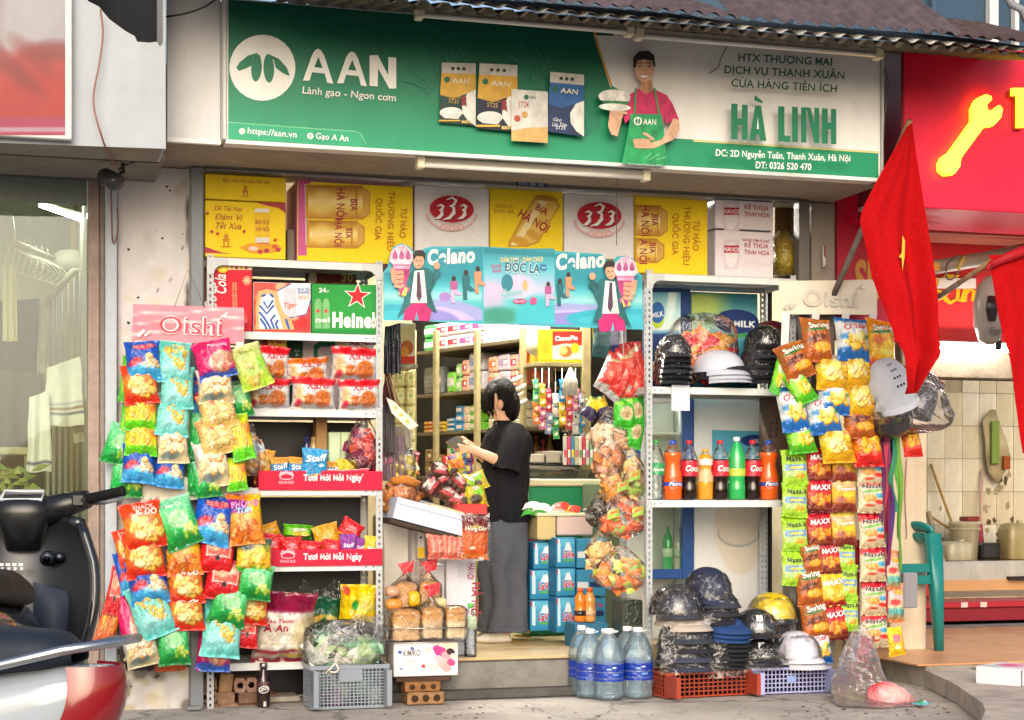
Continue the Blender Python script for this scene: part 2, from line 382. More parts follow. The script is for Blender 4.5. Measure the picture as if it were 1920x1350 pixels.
class Art:
 """a little painter for printed surfaces: u to the right, v upwards, 0..1; colours as printed (sRGB)"""
 def __init__(s,bg='#ffffff',asp=1.0):s.ops=[];s.bg=bg;s.asp=asp;s.sat=1.;s.dim=1.
 @staticmethod
 def rgb(h):h=h.lstrip('#');return np.array([int(h[i:i+2],16)/255 for i in(0,2,4)])
 def vgrad(s,stops):s.ops.append(('g',stops));return s
 def rect(s,u0,v0,u1,v1,c,a=1.):s.ops.append(('r',u0,v0,u1,v1,c,a));return s
 def ell(s,cx,cy,rx,ry,c,rot=0,soft=.25,a=1.):s.ops.append(('e',cx,cy,rx,ry,c,rot,soft,a));return s
 def band(s,v0,slope,th,c,wav=0.,fr=6.,soft=.03):s.ops.append(('b',v0,slope,th,c,wav,fr,soft));return s
 def blobs(s,cx,cy,rx,ry,cols,n,size,seed=0):
  R=random.Random(seed)
  for i in range(n):
   a,q=R.uniform(0,2*pi),sqrt(R.random())
   x,y=cx+rx*q*cos(a),cy+ry*q*sin(a);z=size*R.uniform(.6,1.25);ro=R.uniform(0,180)
   c=R.choice(cols);dk=tuple(s.rgb(c)*np.array([.74,.58,.42]))
   s.ell(x+z*.08,y-z*.14,z,z*.62,'#%02x%02x%02x'%tuple(int(t*255)for t in dk),ro,.08)
   s.ell(x,y,z*.95,z*.56,c,ro,.12)
  return s
 def sample(s,nx,ny):
  u=np.linspace(0,1,nx+1)[None,:].repeat(ny+1,0);v=np.linspace(0,1,ny+1)[:,None].repeat(nx+1,1)
  A=np.ones((ny+1,nx+1,3))*s.rgb(s.bg)
  for o in s.ops:
   if o[0]=='g':
    vs_=[q[0]for q in o[1]];cs=np.array([s.rgb(q[1])for q in o[1]])
    A=np.stack([np.interp(v,vs_,cs[:,k])for k in range(3)],-1);continue
   if o[0]=='r':
    _,u0,v0,u1,v1,c,al=o;m=((u>=u0)&(u<=u1)&(v>=v0)&(v<=v1))*al
   elif o[0]=='e':
    _,cx,cy,rx,ry,c,rot,soft,al=o;r=radians(rot);x,y=(u-cx),(v-cy)*s.asp
    X,Y=(x*cos(r)+y*sin(r))/rx,(-x*sin(r)+y*cos(r))/(ry)
    d=np.sqrt(X*X+Y*Y);m=np.clip((1-d)/max(soft,1e-3)+.5,0,1)*al
   else:
    _,v0,sl_,th,c,wav,fr,soft=o;d=np.abs(v-(v0+sl_*(u-.5)+wav*np.sin(u*fr)))-th;m=np.clip(-d/soft+.5,0,1)
   A=A*(1-m[...,None])+s.rgb(c)*m[...,None]
  if s.dim==.90:
   r=np.random.RandomState(len(s.ops)+nx);lo=r.normal(0,1,(9,8));yi,xi=np.linspace(0,7.99,ny+1),np.linspace(0,6.99,nx+1)
   y0,x0=yi.astype(int)[:,None],xi.astype(int)[None];fy,fx=(yi%1)[:,None],(xi%1)[None]
   A=A*(1+.07*((lo[y0,x0]*(1-fx)+lo[y0,x0+1]*fx)*(1-fy)+(lo[y0+1,x0]*(1-fx)+lo[y0+1,x0+1]*fx)*fy)+r.normal(0,.055,A.shape[:2]))[...,None]+r.normal(0,.02,A.shape)
   A=np.clip(A,0,1)
  g=A.mean(-1,keepdims=True);A=np.clip(g+(A-g)*s.sat,0,1)*s.dim
  A=np.where(A<=.04045,A/12.92,((A+.055)/1.055)**2.4)*ALB
  return A.reshape(-1,3)
def stretch(fn):return fn
# THE SETTING
YS=-0.70
ZSOF=P(960,296,YS).z
m=MB();m.grid(lambda a,b:(-90+180*a,-90+180*b,0),8,8,c='#c6bfb7',smooth=False);struct(m,'pavement','ground')
m=MB();m.grid(lambda a,b:(-90+180*a,-90+84*b,.004),8,4,c='#6a6a6c',smooth=False);struct(m,'road','concrete')
m=MB()
R=random.Random(3)
for k in range(90):
 u,v=R.uniform(1500,1800),R.uniform(1292,1348)
 if R.random()<.35:u,v=R.uniform(720,1250),R.uniform(1318,1349)
 p=PZ(u,v,.0);a=R.uniform(0,pi);r=R.uniform(.003,.011)
 m.add([(p.x+r*(1.6 if j%2 else .9)*cos(a+j*pi/3),p.y+r*(1.6 if j%3 else .9)*sin(a+j*pi/3),.002+(.004 if j%2 else 0))for j in range(6)]+[(p.x,p.y,.008)],
  [(j,(j+1)%6,6)for j in range(6)],hx(R.choice(['#5d564e','#7c756c','#8f887c','#3f3a35','#b9b0a2'])))
o=m.build('gravel_litter','concrete');tag(o,kind='stuff',label='scattered grit and crumbs of rubbish on the pavement by the step',cat='grit')
zf=P(870,1233,.03).z
m=MB()
xl,xr=P(640,1233,.03).x,P(1222,1233,.03).x
m.box(xl,xr,.05,.55,0,zf-.02,'#8f8d88',r=.012)
struct(m,'front_step','concrete')
m=MB();m.box(xl,xr,.03,.549,zf-.0195,zf,'#cdb489',r=.004);struct(m,'step_tread','floor')
m=MB();m.box(P(225,900,.5).x,P(1600,900,.5).x,.55,5.2,0,zf,'#d2b98c',r=0);struct(m,'shop_floor','floor')
m=MB();m.box(xl,P(1222,0,.03).x,-.04,.049,0,.055,'#5d5b58',r=.01);struct(m,'step_base','concrete')
ZC=ZSOF+.25
m=MB();m.box(P(225,900,.5).x,P(225,900,.5).x+.12,.52,5.2,zf,ZC,'#d9cfae',r=0);struct(m,'wall_left','plaster')
xw=P(1590,900,.5).x
m=MB();m.box(xw,xw+.12,.45,6.9,.0,ZC,'#ddd2b4',r=0);struct(m,'wall_right','plaster')
m=MB();m.box(P(225,900,.5).x+.12,xw,5.2,5.32,zf,ZC,'#cfc3a0',r=0);struct(m,'wall_back','plaster')
m=MB();m.box(P(225,900,.5).x,xw+.12,.30,5.4,ZC,ZC+.15,'#cfc6ae',r=0);struct(m,'ceiling','plaster')
m=MB();m.box(-3.2,P(1566,900,0).x,YS+.14,.30,ZSOF,ZSOF+.03,'#a89c8c',r=0);struct(m,'soffit','plaster')
m=MB();m.box(-3.2,P(1566,900,.0).x+3,.30,.5,ZSOF+.031,P(1300,68,YS).z-.1,'#a8a297',r=0);struct(m,'upper_wall','plaster')
x0,x1=P(221,900,.06).x,P(354,900,.06).x
t=thing('whitewashed_pillar','whitewashed masonry pillar with flaking paint left of the shop opening','pillar',((x0+x1)/2,.3,0))
def wallgrid(u,v):
 x=x0+(x1-x0)*u;z=(ZSOF-.005)*v
 d=noise.noise(Vector((x*5,3,z*4)))*.006+noise.noise(Vector((x*24,7,z*22)))*.003
 return(x,.06+d,z)
A=Art('#e3dedd',asp=8)
R=random.Random(11)
for k in range(60):
 A.ell(R.random(),R.random()**1.7,R.uniform(.03,.13),R.uniform(.02,.09),R.choice(['#cfc8c2','#f2efee','#c4b9a6','#d9cdb4','#efe9e2']),R.uniform(0,180),.9,.6)
for k in range(40):
 A.ell(R.random(),R.uniform(0,.17),R.uniform(.03,.16),R.uniform(.03,.12),R.choice(['#8f8878','#c9b98e','#6c675e','#d8c79c','#efe6d2']),R.uniform(0,180),.5,.7)
for k in range(7):A.ell(R.uniform(.02,.95),R.uniform(.45,1),R.uniform(.008,.02),R.uniform(.01,.03),'#4a4542',R.uniform(0,180),.4,.8)
for k in range(12):A.ell(R.choice([1.,.99,.01]),R.uniform(.6,1),R.uniform(.02,.06),R.uniform(.05,.2),'#5a5350',0,.8,.6)
m=MB();m.grid(wallgrid,34,150,A);m.box(x0,x1,.075,.5,0,ZSOF-.006,'#d6cfc8',r=0);m.build('shaft','whitewash',t)
m=MB();R=random.Random(5)
for k in range(20):
 a,b=R.random(),R.uniform(.55,.98)if k<10 else R.uniform(.02,.14);p=wallgrid(a,b);r=R.uniform(.003,.009)if k<10 else R.uniform(.008,.02)
 m.add([(p[0]+r*R.uniform(.5,1.2)*cos(j*pi/4),p[1]-.003,p[2]+r*R.uniform(.5,1.2)*sin(j*pi/4))for j in range(8)],[tuple(range(8))[::-1]],hx('#4c4541' if k<10 else '#7b7364'))
m.build('chipped_spot','brick',t)
def post(u0,u1,y0,d,v0,v1,c,name,label,mt='paint',cat='post'):
 a,b,z0,z1=rect(u0,v0,u1,v1,y0);m=MB();m.box(a,b,y0,y0+d,max(z0,0),z1,c,r=.006);return solo(m,name,mt,label,cat)
zt=ZSOF-.004
def vpost(u0,u1,y0,d,c,name,label,mt='paint',cat='post',ztop=None,zb=0.0,inset=0):
 m=MB();m.box(P(u0,900,y0).x,P(u1,900,y0).x,y0,y0+d,zb,ztop or zt,c,r=.006);return solo(m,name,mt,label,cat)
vpost(357,382,-.02,.07,'#7f868b','steel_post','grey steel post at the left edge of the shop opening, beside the whitewashed pillar','metal' if 0 else 'paint')
vpost(1499,1519,-.02,.08,'#6f6a66','steel_post','grey steel post at the right edge of the shop opening','paint')
vpost(1522,1566,.04,.4,'#9d958a','plastered_pillar','stained grey plaster pillar right of the shop opening behind the cream snack card','whitewash','pillar')
m=MB();zb=P(960,349,-.02).z;m.box(P(383,900,-.02).x+.002,P(1498,900,-.02).x,-.02,.06,zb,zt,'#7c7b76',r=.006);m.box(P(383,900,-.02).x+.002,P(1498,900,-.02).x,-.05,-.0205,zb+.012,zb+.03,'#5c5b58',r=.003)
solo(m,'lintel_beam','paint','long grey steel beam across the top of the shop opening above the beer cartons','beam')
m=MB();a,b,z0,z1=rect(967,336,1026,350,-.06);m.box(a,b,-.066,-.06,z0,z1,'#1d2c52',r=.001)
d=Decal(m,-.066);d.text('0392 306 102',(972,346),(1020,349),6,'#c8d0e4',.01);d.text('SỬA CHỮA MÁI TÔN',(970,341),(1022,343.5),4,'#aab6d0',0)
solo(m,'notice_plate','plastic','small dark blue plate with white lettering on the beam under the sign','plate')
# the big shop sign
A_=[(425,0),(1650,97),(1650,330),(425,259)]
xs0,xs1=P(424,100,YS).x,P(1651,100,YS).x
zs1=P(1300,68,YS).z
sign=thing('shop_sign','long green and white rice shop sign above the opening','sign',((xs0+xs1)/2,YS+.07,ZSOF))
m=MB();m.box(xs0,xs1,YS,YS+.135,ZSOF-.004,zs1,'#e8e6e2',r=.004);m.build('sign_box','vinyl',sign)
m=MB();d=Decal(m,YS,off=.001,step=.0004)
def YB(u):return V0-(ZSOF-CAM.z)*S(u,YS)
def YT(u):return V0-(zs1-CAM.z)*S(u,YS)
ga=Art('#0b7a55');ga.vgrad([(0,'#149e70'),(.3,'#0f8a62'),(.65,'#0b7052'),(1,'#0a5e47')])  # green darkens upward: print gradient with some awning shade painted into it
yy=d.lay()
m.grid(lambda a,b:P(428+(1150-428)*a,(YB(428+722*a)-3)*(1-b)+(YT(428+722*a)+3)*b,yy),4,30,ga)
d.poly([(1113,66),(1300,72),(1647,103),(1647,330),(1300,307),(1180,300),(1190,260),(1165,215),(1145,165)],'#f2f1ee')
d.line([(1113,52),(1122,90),(1148,165)],4,'#d9a33c')
d.poly([(1150,185),(1300,262),(1647,284),(1647,YB(1647)-2),(1165,YB(1165)-2),(1140,YB(1140)-2),(1120,200)],'#129468')
d.poly([(1146,160),(1200,190),(1300,258),(1300,262),(1198,258),(1140,200)],'#129066')
d.poly([(1240,200),(1310,200),(1310,262),(1240,258)],'#f2f1ee')
d.line([(1300,264),(1400,270),(1647,286)],3,'#e6dd8e')
d.ell(492,127,62,62,'#f2f2ec',3)
G='#0c7a56'
d.ell(481,127,10,26,G,4);d.ell(504,128,10,27,G,-2)
d.poly([(443,127),(449,117),(465,104),(484,99),(482,102),(475,107),(473,122),(462,128),(448,133)],G)
d.poly([(543,141),(538,127),(523,110),(503,101),(506,106),(513,112),(517,127),(530,137),(541,142)],G)
d.line([(489,100),(493,128),(492,152)],2.2,'#f2f2ec')
W='#f6f6f0'
def aletter(u,v,w,h):
 d.poly([(u,v),(u+w*.30,v-h*.80),(u+w*.40,v-h*.95),(u+w*.5,v-h),(u+w*.6,v-h*.94),(u+w*.7,v-h*.78),(u+w,v+6),(u+w*.80,v+4),(u+w*.72,v-h*.22),(u+w*.30,v-h*.26),(u+w*.22,v)],W)
 d.poly([(u+w*.37,v-h*.42),(u+w*.65,v-h*.39),(u+w*.51,v-h*.74)],'#0b6a4c')
aletter(568,151,57,60);aletter(632,156,56,60)
d.poly([(693,161),(693,104),(708,103),(728,141),(728,107),(743,108),(743,166),(730,166),(709,128),(708,162)],W)
d.text('Lành gạo - Ngon cơm',(567,175),(742,190),13,'#e9e9e2',.015)
d.line([(428,229),(560,239),(665,246),(676,250),(686,272)],2,'#6fc48e')
d.poly([(428,230),(560,240),(665,247),(676,252),(684,YB(684)-2),(428,YB(428)-2)],'#18a676')
d.ell(454,246,6,6,'#cfe8da');d.text('https://aan.vn',(464,250),(556,258),11,'#eef6f0',.02)
d.ell(582,255,6,6,'#eef6f0');d.text('f',(580.5,259),(584,259),8,'#12805a',.03)
d.text('Gạo A An',(592,260),(653,265),11,'#eef6f0',.02)
for(bx,by,sgn)in((800,175,-1),(840,118,1),(1000,150,1),(1095,250,1)):
 for k in range(4):
  a=radians(60+k*26 if sgn>0 else 150-k*24);l=52+9*k
  pts=[(bx+l*q*cos(a)+10*sin(q*3),by-l*q*sin(a))for q in(0,.25,.5,.75,1)]
  d.line(pts,1.0,'#2f8a6d');d.line([(p[0]+9*sin(i*.8),p[1]+2)for i,p in enumerate(pts)],.9,'#2f8a6d')
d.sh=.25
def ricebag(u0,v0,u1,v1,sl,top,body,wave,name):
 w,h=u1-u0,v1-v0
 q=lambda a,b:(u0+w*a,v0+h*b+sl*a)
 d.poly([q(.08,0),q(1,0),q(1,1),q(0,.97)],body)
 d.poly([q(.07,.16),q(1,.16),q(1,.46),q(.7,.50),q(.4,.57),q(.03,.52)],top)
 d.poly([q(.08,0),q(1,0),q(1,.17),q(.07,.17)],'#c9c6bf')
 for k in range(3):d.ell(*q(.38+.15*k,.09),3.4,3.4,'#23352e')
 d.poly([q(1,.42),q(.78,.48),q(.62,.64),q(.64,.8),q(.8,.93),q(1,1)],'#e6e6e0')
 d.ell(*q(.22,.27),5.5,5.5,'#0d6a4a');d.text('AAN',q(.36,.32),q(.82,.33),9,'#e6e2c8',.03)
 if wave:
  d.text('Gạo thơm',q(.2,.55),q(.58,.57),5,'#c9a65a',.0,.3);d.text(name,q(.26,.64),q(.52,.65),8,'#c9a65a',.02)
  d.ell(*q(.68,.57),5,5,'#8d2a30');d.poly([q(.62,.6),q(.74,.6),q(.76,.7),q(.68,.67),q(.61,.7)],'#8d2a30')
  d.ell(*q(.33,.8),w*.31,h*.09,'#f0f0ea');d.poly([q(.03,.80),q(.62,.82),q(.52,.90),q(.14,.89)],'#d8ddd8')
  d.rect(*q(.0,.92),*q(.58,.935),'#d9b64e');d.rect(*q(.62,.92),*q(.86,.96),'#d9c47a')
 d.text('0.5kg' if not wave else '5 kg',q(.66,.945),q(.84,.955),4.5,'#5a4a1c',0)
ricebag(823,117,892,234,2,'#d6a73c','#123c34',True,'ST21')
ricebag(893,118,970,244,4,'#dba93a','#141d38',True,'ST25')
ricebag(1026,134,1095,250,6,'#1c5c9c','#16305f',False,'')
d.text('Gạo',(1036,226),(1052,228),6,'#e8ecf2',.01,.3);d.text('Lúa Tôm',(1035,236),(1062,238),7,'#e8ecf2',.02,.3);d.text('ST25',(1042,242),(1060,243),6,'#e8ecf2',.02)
d.poly([(959,167),(1027,172),(1027,268),(959,264)],'#dcdad4');d.poly([(959,245),(985,240),(1027,238),(1027,268),(959,264)],'#dcb06a')
d.ell(987,182,4.5,4.5,'#0d6a4a');d.text('AAN',(993,185),(1005,186),6,'#17463a',.02);d.text('ST24',(972,201),(991,202),11,'#c0505a',.01)
for k,c in((970,'#b8503c'),(984,'#d9a85a')):d.ell(k,222-(k-970)*.5,6,6,c)
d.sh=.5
SK,SK2,HR='#d9a98a','#c08a68','#2a2120'
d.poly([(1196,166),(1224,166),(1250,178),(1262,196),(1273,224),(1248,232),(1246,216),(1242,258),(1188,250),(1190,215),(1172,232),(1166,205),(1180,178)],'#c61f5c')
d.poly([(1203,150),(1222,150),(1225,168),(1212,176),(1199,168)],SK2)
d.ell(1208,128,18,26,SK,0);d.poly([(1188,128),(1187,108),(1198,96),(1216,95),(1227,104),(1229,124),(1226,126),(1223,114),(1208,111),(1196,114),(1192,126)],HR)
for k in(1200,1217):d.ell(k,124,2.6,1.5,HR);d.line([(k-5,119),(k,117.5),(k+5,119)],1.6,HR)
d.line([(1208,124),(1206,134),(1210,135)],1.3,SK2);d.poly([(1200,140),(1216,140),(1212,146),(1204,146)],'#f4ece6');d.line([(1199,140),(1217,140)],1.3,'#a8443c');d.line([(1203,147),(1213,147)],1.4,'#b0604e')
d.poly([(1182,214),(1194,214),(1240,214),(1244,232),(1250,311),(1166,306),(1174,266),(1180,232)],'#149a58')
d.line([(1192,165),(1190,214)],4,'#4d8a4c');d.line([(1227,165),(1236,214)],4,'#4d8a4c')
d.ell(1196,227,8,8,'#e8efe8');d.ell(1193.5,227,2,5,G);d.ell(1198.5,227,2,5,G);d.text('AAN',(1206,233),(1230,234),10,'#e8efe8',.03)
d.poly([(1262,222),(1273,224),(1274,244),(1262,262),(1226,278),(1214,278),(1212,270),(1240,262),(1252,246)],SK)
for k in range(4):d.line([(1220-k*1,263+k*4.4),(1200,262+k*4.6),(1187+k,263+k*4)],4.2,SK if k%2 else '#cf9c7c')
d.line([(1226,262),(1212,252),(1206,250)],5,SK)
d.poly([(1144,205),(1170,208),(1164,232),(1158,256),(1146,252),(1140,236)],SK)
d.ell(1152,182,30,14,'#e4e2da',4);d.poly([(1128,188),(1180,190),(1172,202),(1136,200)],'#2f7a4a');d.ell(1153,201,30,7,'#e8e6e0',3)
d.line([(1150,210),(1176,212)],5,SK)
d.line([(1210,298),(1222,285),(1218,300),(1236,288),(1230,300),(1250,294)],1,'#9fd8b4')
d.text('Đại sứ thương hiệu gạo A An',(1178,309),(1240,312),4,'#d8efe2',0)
d.sh=0
T='#14603f'
d.text('HTX THƯƠNG MẠI',(1384,114),(1560,123),14,T,.03);d.text('DỊCH VỤ THANH XUÂN',(1358,137),(1583,148),14,T,.03);d.text('CỬA HÀNG TIỆN ÍCH',(1371,162),(1569,173),14,T,.03)
def blk(u,w,strokes):
 for q in strokes:d.poly([(u+w*a,v)for a,v in q],'#0f7a55')
def bx(u0,u1,v0,v1):d.poly([(u0,v0),(u1,v0+(u1-u0)*.06),(u1,v1+(u1-u0)*.05),(u0,v1)],'#0f7a55')
bx(1371,1383,194,261);bx(1391,1402,196,262);bx(1382,1392,222,234)
d.poly([(1405,263),(1416,198),(1427,198),(1437,264),(1425,264),(1423,252),(1418,252),(1416,263)],'#0f7a55');d.poly([(1419,242),(1423,242),(1421,220)],'#f2f1ee');d.poly([(1415,178),(1430,190),(1430,194),(1414,188)],'#0f7a55')
bx(1459,1471,199,265);bx(1470,1482,254,266);bx(1485,1496,200,266);bx(1502,1512,201,267);bx(1527,1536,202,268)
d.poly([(1511,201),(1520,202),(1536,268),(1527,268)],'#0f7a55');bx(1541,1552,203,269);bx(1558,1568,204,270);bx(1551,1559,230,242)
d.text('ĐC: 2D Nguyễn Tuân, Thanh Xuân, Hà Nội',(1341,292),(1594,303),12,'#f2f4f0',.025);d.text('ĐT: 0326 520 470',(1416,315),(1521,319),12,'#f2f4f0',.03)
m.build('printed_face','vinyl',sign)
m=MB()
for(v0f,th)in((YB,3.5),):
 m.add([P(425,YB(425)-1,YS-.012),P(1651,YB(1651)-1,YS-.012),P(1651,YB(1651)+3,YS-.012),P(425,YB(425)+3,YS-.012)],[(3,2,1,0)],hx('#f2f2ee'))
m=MB();zb=ZSOF-.012;m.box(xs0-.004,xs1+.004,YS-.012,YS-.0005,ZSOF-.014,ZSOF+.006,'#f0f0ec',r=.002)
m.box(xs0-.016,xs0-.001,YS-.012,YS+.12,ZSOF+.007,zs1,'#d5d6d4',r=.002);m.box(xs1+.001,xs1+.016,YS-.012,YS+.12,ZSOF+.007,zs1,'#c9c9c6',r=.002)
m.build('edge_trim','paint',sign)
a,b=P(313,100,-.62).x,xs0-.017
m=MB();m.box(a,b,-.62,-.585,ZSOF-.004,zs1+.4,'#d6d6d8',r=.003);m.box(a,b,-.640,-.6205,ZSOF-.008,ZSOF+.016,'#eceae6',r=.002)
solo(m,'fascia_panel','vinyl','narrow grey white panel between the green sign and the neighbour','panel')
# corrugated roof over the signs
roof=thing('corrugated_roof','rusty corrugated tin canopy over the green shop sign','roof',(3.4,-1.0,zs1+.12))
yA,yB=-1.38,-.45
zA=P(1300,50,yA).z;zB_=P(1300,68,YS).z+.06
def corr(y0,z0,y1,z1,xa,xb,amp,per,c,name,mt='tin',ny=6,sk=0.,th=.0015,art=None,tops=None):
 nx=int((xb-xa)/per*8);m=MB()
 for side in(0,1):
  def fn(a,b):
   x=xa+(xb-xa)*a;top=1 if tops is None else tops(a)
   bb=b*top
   w=abs(((x/per)%1)*2-1);w=min(1,max(0,(w-.22)/.5))
   return(x+sk*bb,y0+(y1-y0)*bb+.012*noise.noise(Vector((x*1.5,b,1)))*(1-b),z0+(z1-z0)*bb+amp*(w-.5)+.016*noise.noise(Vector((x*.9,b*1.5,4)))-side*th)
  m.grid(fn,nx,ny,art,c=c,smooth=False,flip=bool(side))
 return m.build(name,mt,roof)
xe0,xe1=P(560,0,yA).x,P(2000,0,yA).x
corr(yA,zA-.005,yB,zB_+.02,xe0,xe1,.030,.105,'#74685c','lower_sheet')
corr(yA+.03,zA+.030,yB,zB_+.12,xe0,xe1,.020,.105,'#eceae6','middle_sheet','paint')
ua,ub,uc_=P(1375,0,-1.3).x,P(1790,0,-1.3).x,P(2010,0,-1.3).x
corr(yA-.03,zA+.062,-.2,zA+.062+1.18*.40,xe0-.6,ua,.020,.088,'#7d6a6a','upper_sheet',sk=.1)
corr(yA+.00,zA+.074,.6,zA+.074+1.95*.60,ua-.05,ub,.020,.088,'#7a696c','upper_sheet',sk=.25)
corr(yA-.03,zA+.056,-.2,zA+.056+1.18*.39,ub-.03,uc_,.020,.088,'#755f5c','upper_sheet',sk=.1)
m=MB();yb=2.2;m.box(P(1000,0,yb).x,P(2300,0,yb).x,yb,yb+.3,zA+.1,zA+5,'#27455c',r=0)
t=thing('glass_building','dark teal glazed upper storey rising behind the tin roof','building',(5.5,yb,zA+.1));m.build('glazed_wall','gloss',t)
for u in(1300,1490,1750,1862,1905):
 m=MB();q=P(u,20,yb-.05).x;w=.035 if u!=1862 else .075;m.box(q-w/2,q+w/2,yb-.07,yb-.003,zA+.1,zA+5,'#e2e2e0' if u>1800 else '#35566d',r=.004);m.build('mullion','paint',t)
m=MB();m.tube([P(1925,40,1.6),P(1916,18,1.6),P(1896,8,1.6),P(1880,-20,1.6)],.03,'#8d939a');solo(m,'grey_pipe','paint','grey bent pipe in the top right corner above the roof','pipe')
def tube_fixture(u0,v0,u1,v1,y,label,rr=.016,k=1):
 p,q=P(u0,v0,y),P(u1,v1,y);q.z=p.z=(p.z+q.z)/2
 t=thing('tube_light',label,'tube light',(p+q)/2,'unlit tube lights around the shop sign')
 m=MB();m.box(p.x,q.x,y-.005,y+.035,p.z-.004,p.z+.03,'#d8d3c4',r=.004);m.build('housing','paint',t)
 m=MB();m.tube([(p.x+.03,y-.012,p.z-.012),(q.x-.03,y-.012,p.z-.012)],rr*.8,'#efede6',n=10);m.build('tube','plastic',t)
 for x in(p.x,q.x-.035):
  m=MB();m.box(x-.003,x+.038,y-.03,y+.038,p.z-.03,p.z+.033,'#e9e0c2',r=.006);m.build('end_cap','plastic',t)
tube_fixture(780,24,1186,58,-1.02,'long white tube light above the middle of the green sign')
tube_fixture(1192,63,1652,102,-1.02,'long white tube light above the white right half of the sign')
tube_fixture(782,305,1216,330,-.62,'white tube light under the bottom edge of the green sign')
# left neighbour
yl=-.95
zl=P(200,272,yl).z
t=thing('neighbour_fascia','white sheet metal fascia of the shop next door on the left, torn at the top','fascia',(P(160,0,yl).x,yl,zl))
xa,xb=P(-160,0,yl).x,P(311,0,yl).x
A=Art('#e4e8ec',asp=1);A.vgrad([(0,'#e6eaee'),(1,'#d3d8de')])
m=MB()
tear=[(150,-40),(165,2),(185,12),(205,36),(235,58),(253,68),(257,78),(280,80),(294,78),(300,88),(309,76)]
edge=[(-160,-200),(150,-200)]+tear+[(310,77),(311,279),(-160,262)]
d=Decal(m,yl,off=0);d.poly(edge,'#aab1b9');m.build('front_sheet','vinyl',t)
m=MB();m.box(xa,xb,-.60,-.57,zl,zl+1.6,'#2a2c30',r=0);m.box(xb-.012,xb,yl+.002,-.602,zl,zl+1.5,'#c9ccd0',r=.002)
m.box(xa,xb-.013,yl+.03,-.602,zl-.001,zl+.012,'#9b958c',r=.002);m.build('backing','plaster',t)
m=MB();d=Decal(m,yl-.05,off=0);a,b=P(-160,0,yl-.06).x,P(127,0,yl-.06).x;zz=P(60,258,yl-.06).z
m.box(a,b+.02,yl-.06,yl-.012,zz,zz+1.3,'#c8c9cb',r=.004)
ad=thing('advert_panel','red and pink advert panel on the fascia in the top left corner','panel',(P(60,0,yl).x,yl-.06,zz));m.build('panel_frame','paint',ad)
A=Art('#d9d3dc',asp=.8);A.vgrad([(0,'#c92a5e'),(.10,'#b83a68'),(.11,'#c22a28'),(.28,'#c43026'),(.50,'#d0504a'),(.56,'#c9c2cc'),(1,'#dcdce0')])
A.ell(.72,.72,.34,.16,'#d6d2d6',20,.4);A.ell(.22,.72,.30,.36,'#e89ab0',0,.3);A.ell(.95,.5,.2,.05,'#8a3a3a',0,.8,.7)
for k,(q,w)in enumerate([(.62,.5),(.8,.34),(.35,.3),(.5,.2)]):A.ell(q,.42+.04*k,w*.5,.05,['#7d2226','#96302c','#d88a7c','#a8242a'][k],-30,.9,.55)
A.ell(.55,.87,.05,.3,'#a89c9c',0,.9,.4);A.rect(0,.02,1,.045,'#d9b0c4');A.sat,A.dim=1.15,.74
m=MB();d=Decal(m,yl-.06,off=.002);d.art(-160,-60,122,253,A,4);m.build('printed_face','vinyl',ad)
m=MB();a=P(-10,0,-.5).x;m.box(xa,P(309,0,-.56).x,-.5695,.1,zl+.02,zl+.05,'#8c867e',r=0);struct(m,'neighbour_soffit','plaster')
yw=.10
m=MB();zz0,zz1=P(90,328,yw-.03).z,P(90,300,yw-.03).z;m.box(P(-200,0,yw).x,P(185,0,yw).x,yw-.04,yw+.04,zz0,zl+.018,'#4a4c50',r=.006)
solo(m,'window_head','paint','dark grey metal head rail above the clothes shop window','rail')
m=MB();m.box(P(-200,0,yw).x,P(163,0,yw).x,yw,yw+.02,P(90,381,yw).z,zz0-.002,'#7b857c',r=.002);solo(m,'transom_panel','paint','grey green panel above the glass of the clothes shop window','panel')
m=MB();m.box(P(-200,0,yw).x,P(163,0,yw).x,yw+.006,yw+.012,.05,P(90,381,yw).z-.002,'#ffffff',r=0);solo(m,'window_pane','pane','large glass pane of the clothes shop with clothes behind it','window')
vpost(165,187,yw-.02,.08,'#bda79c','timber_jamb','weathered pinkish timber jamb at the right side of the left window','wood','jamb',ztop=zz0-.002)
vpost(188,197,yw-.03,.08,'#a99b93','timber_strip','thin grey brown timber strip between the jamb and the pale post','wood','strip',ztop=zz0+.1)
vpost(198,220,.0,.1,'#c3ccd6','pale_post','pale blue white painted post beside the whitewashed pillar','whitewash','post',ztop=P(205,345,.0).z)
m=MB();ya=2.4;m.box(P(-900,0,ya).x,P(215,0,.6).x,ya,ya+.1,0,zl+.9,'#c6cab4',r=0);m.box(P(215,0,.4).x-.14,P(215,0,.4).x-.06,yw+.1,ya-.002,0,zl+.9,'#c4c8b2',r=0)
struct(m,'neighbour_wall','plaster')
m=MB();m.box(P(-900,0,ya).x,P(215,0,.4).x-.142,yw+.06,ya-.002,.006,.06,'#8b8878',r=0);struct(m,'neighbour_floor','tile')
m=MB();m.box(P(-900,0,ya).x,P(215,0,.4).x,yw+.05,ya,zl+.9,zl+.95,'#d8d4b8',r=0);struct(m,'neighbour_ceiling','plaster')
m=MB();m.box(P(-900,0,ya).x-.1,P(-900,0,ya).x,yw+.05,ya,0,zl+.9,'#d3d0ac',r=0);struct(m,'neighbour_side_wall','plaster')
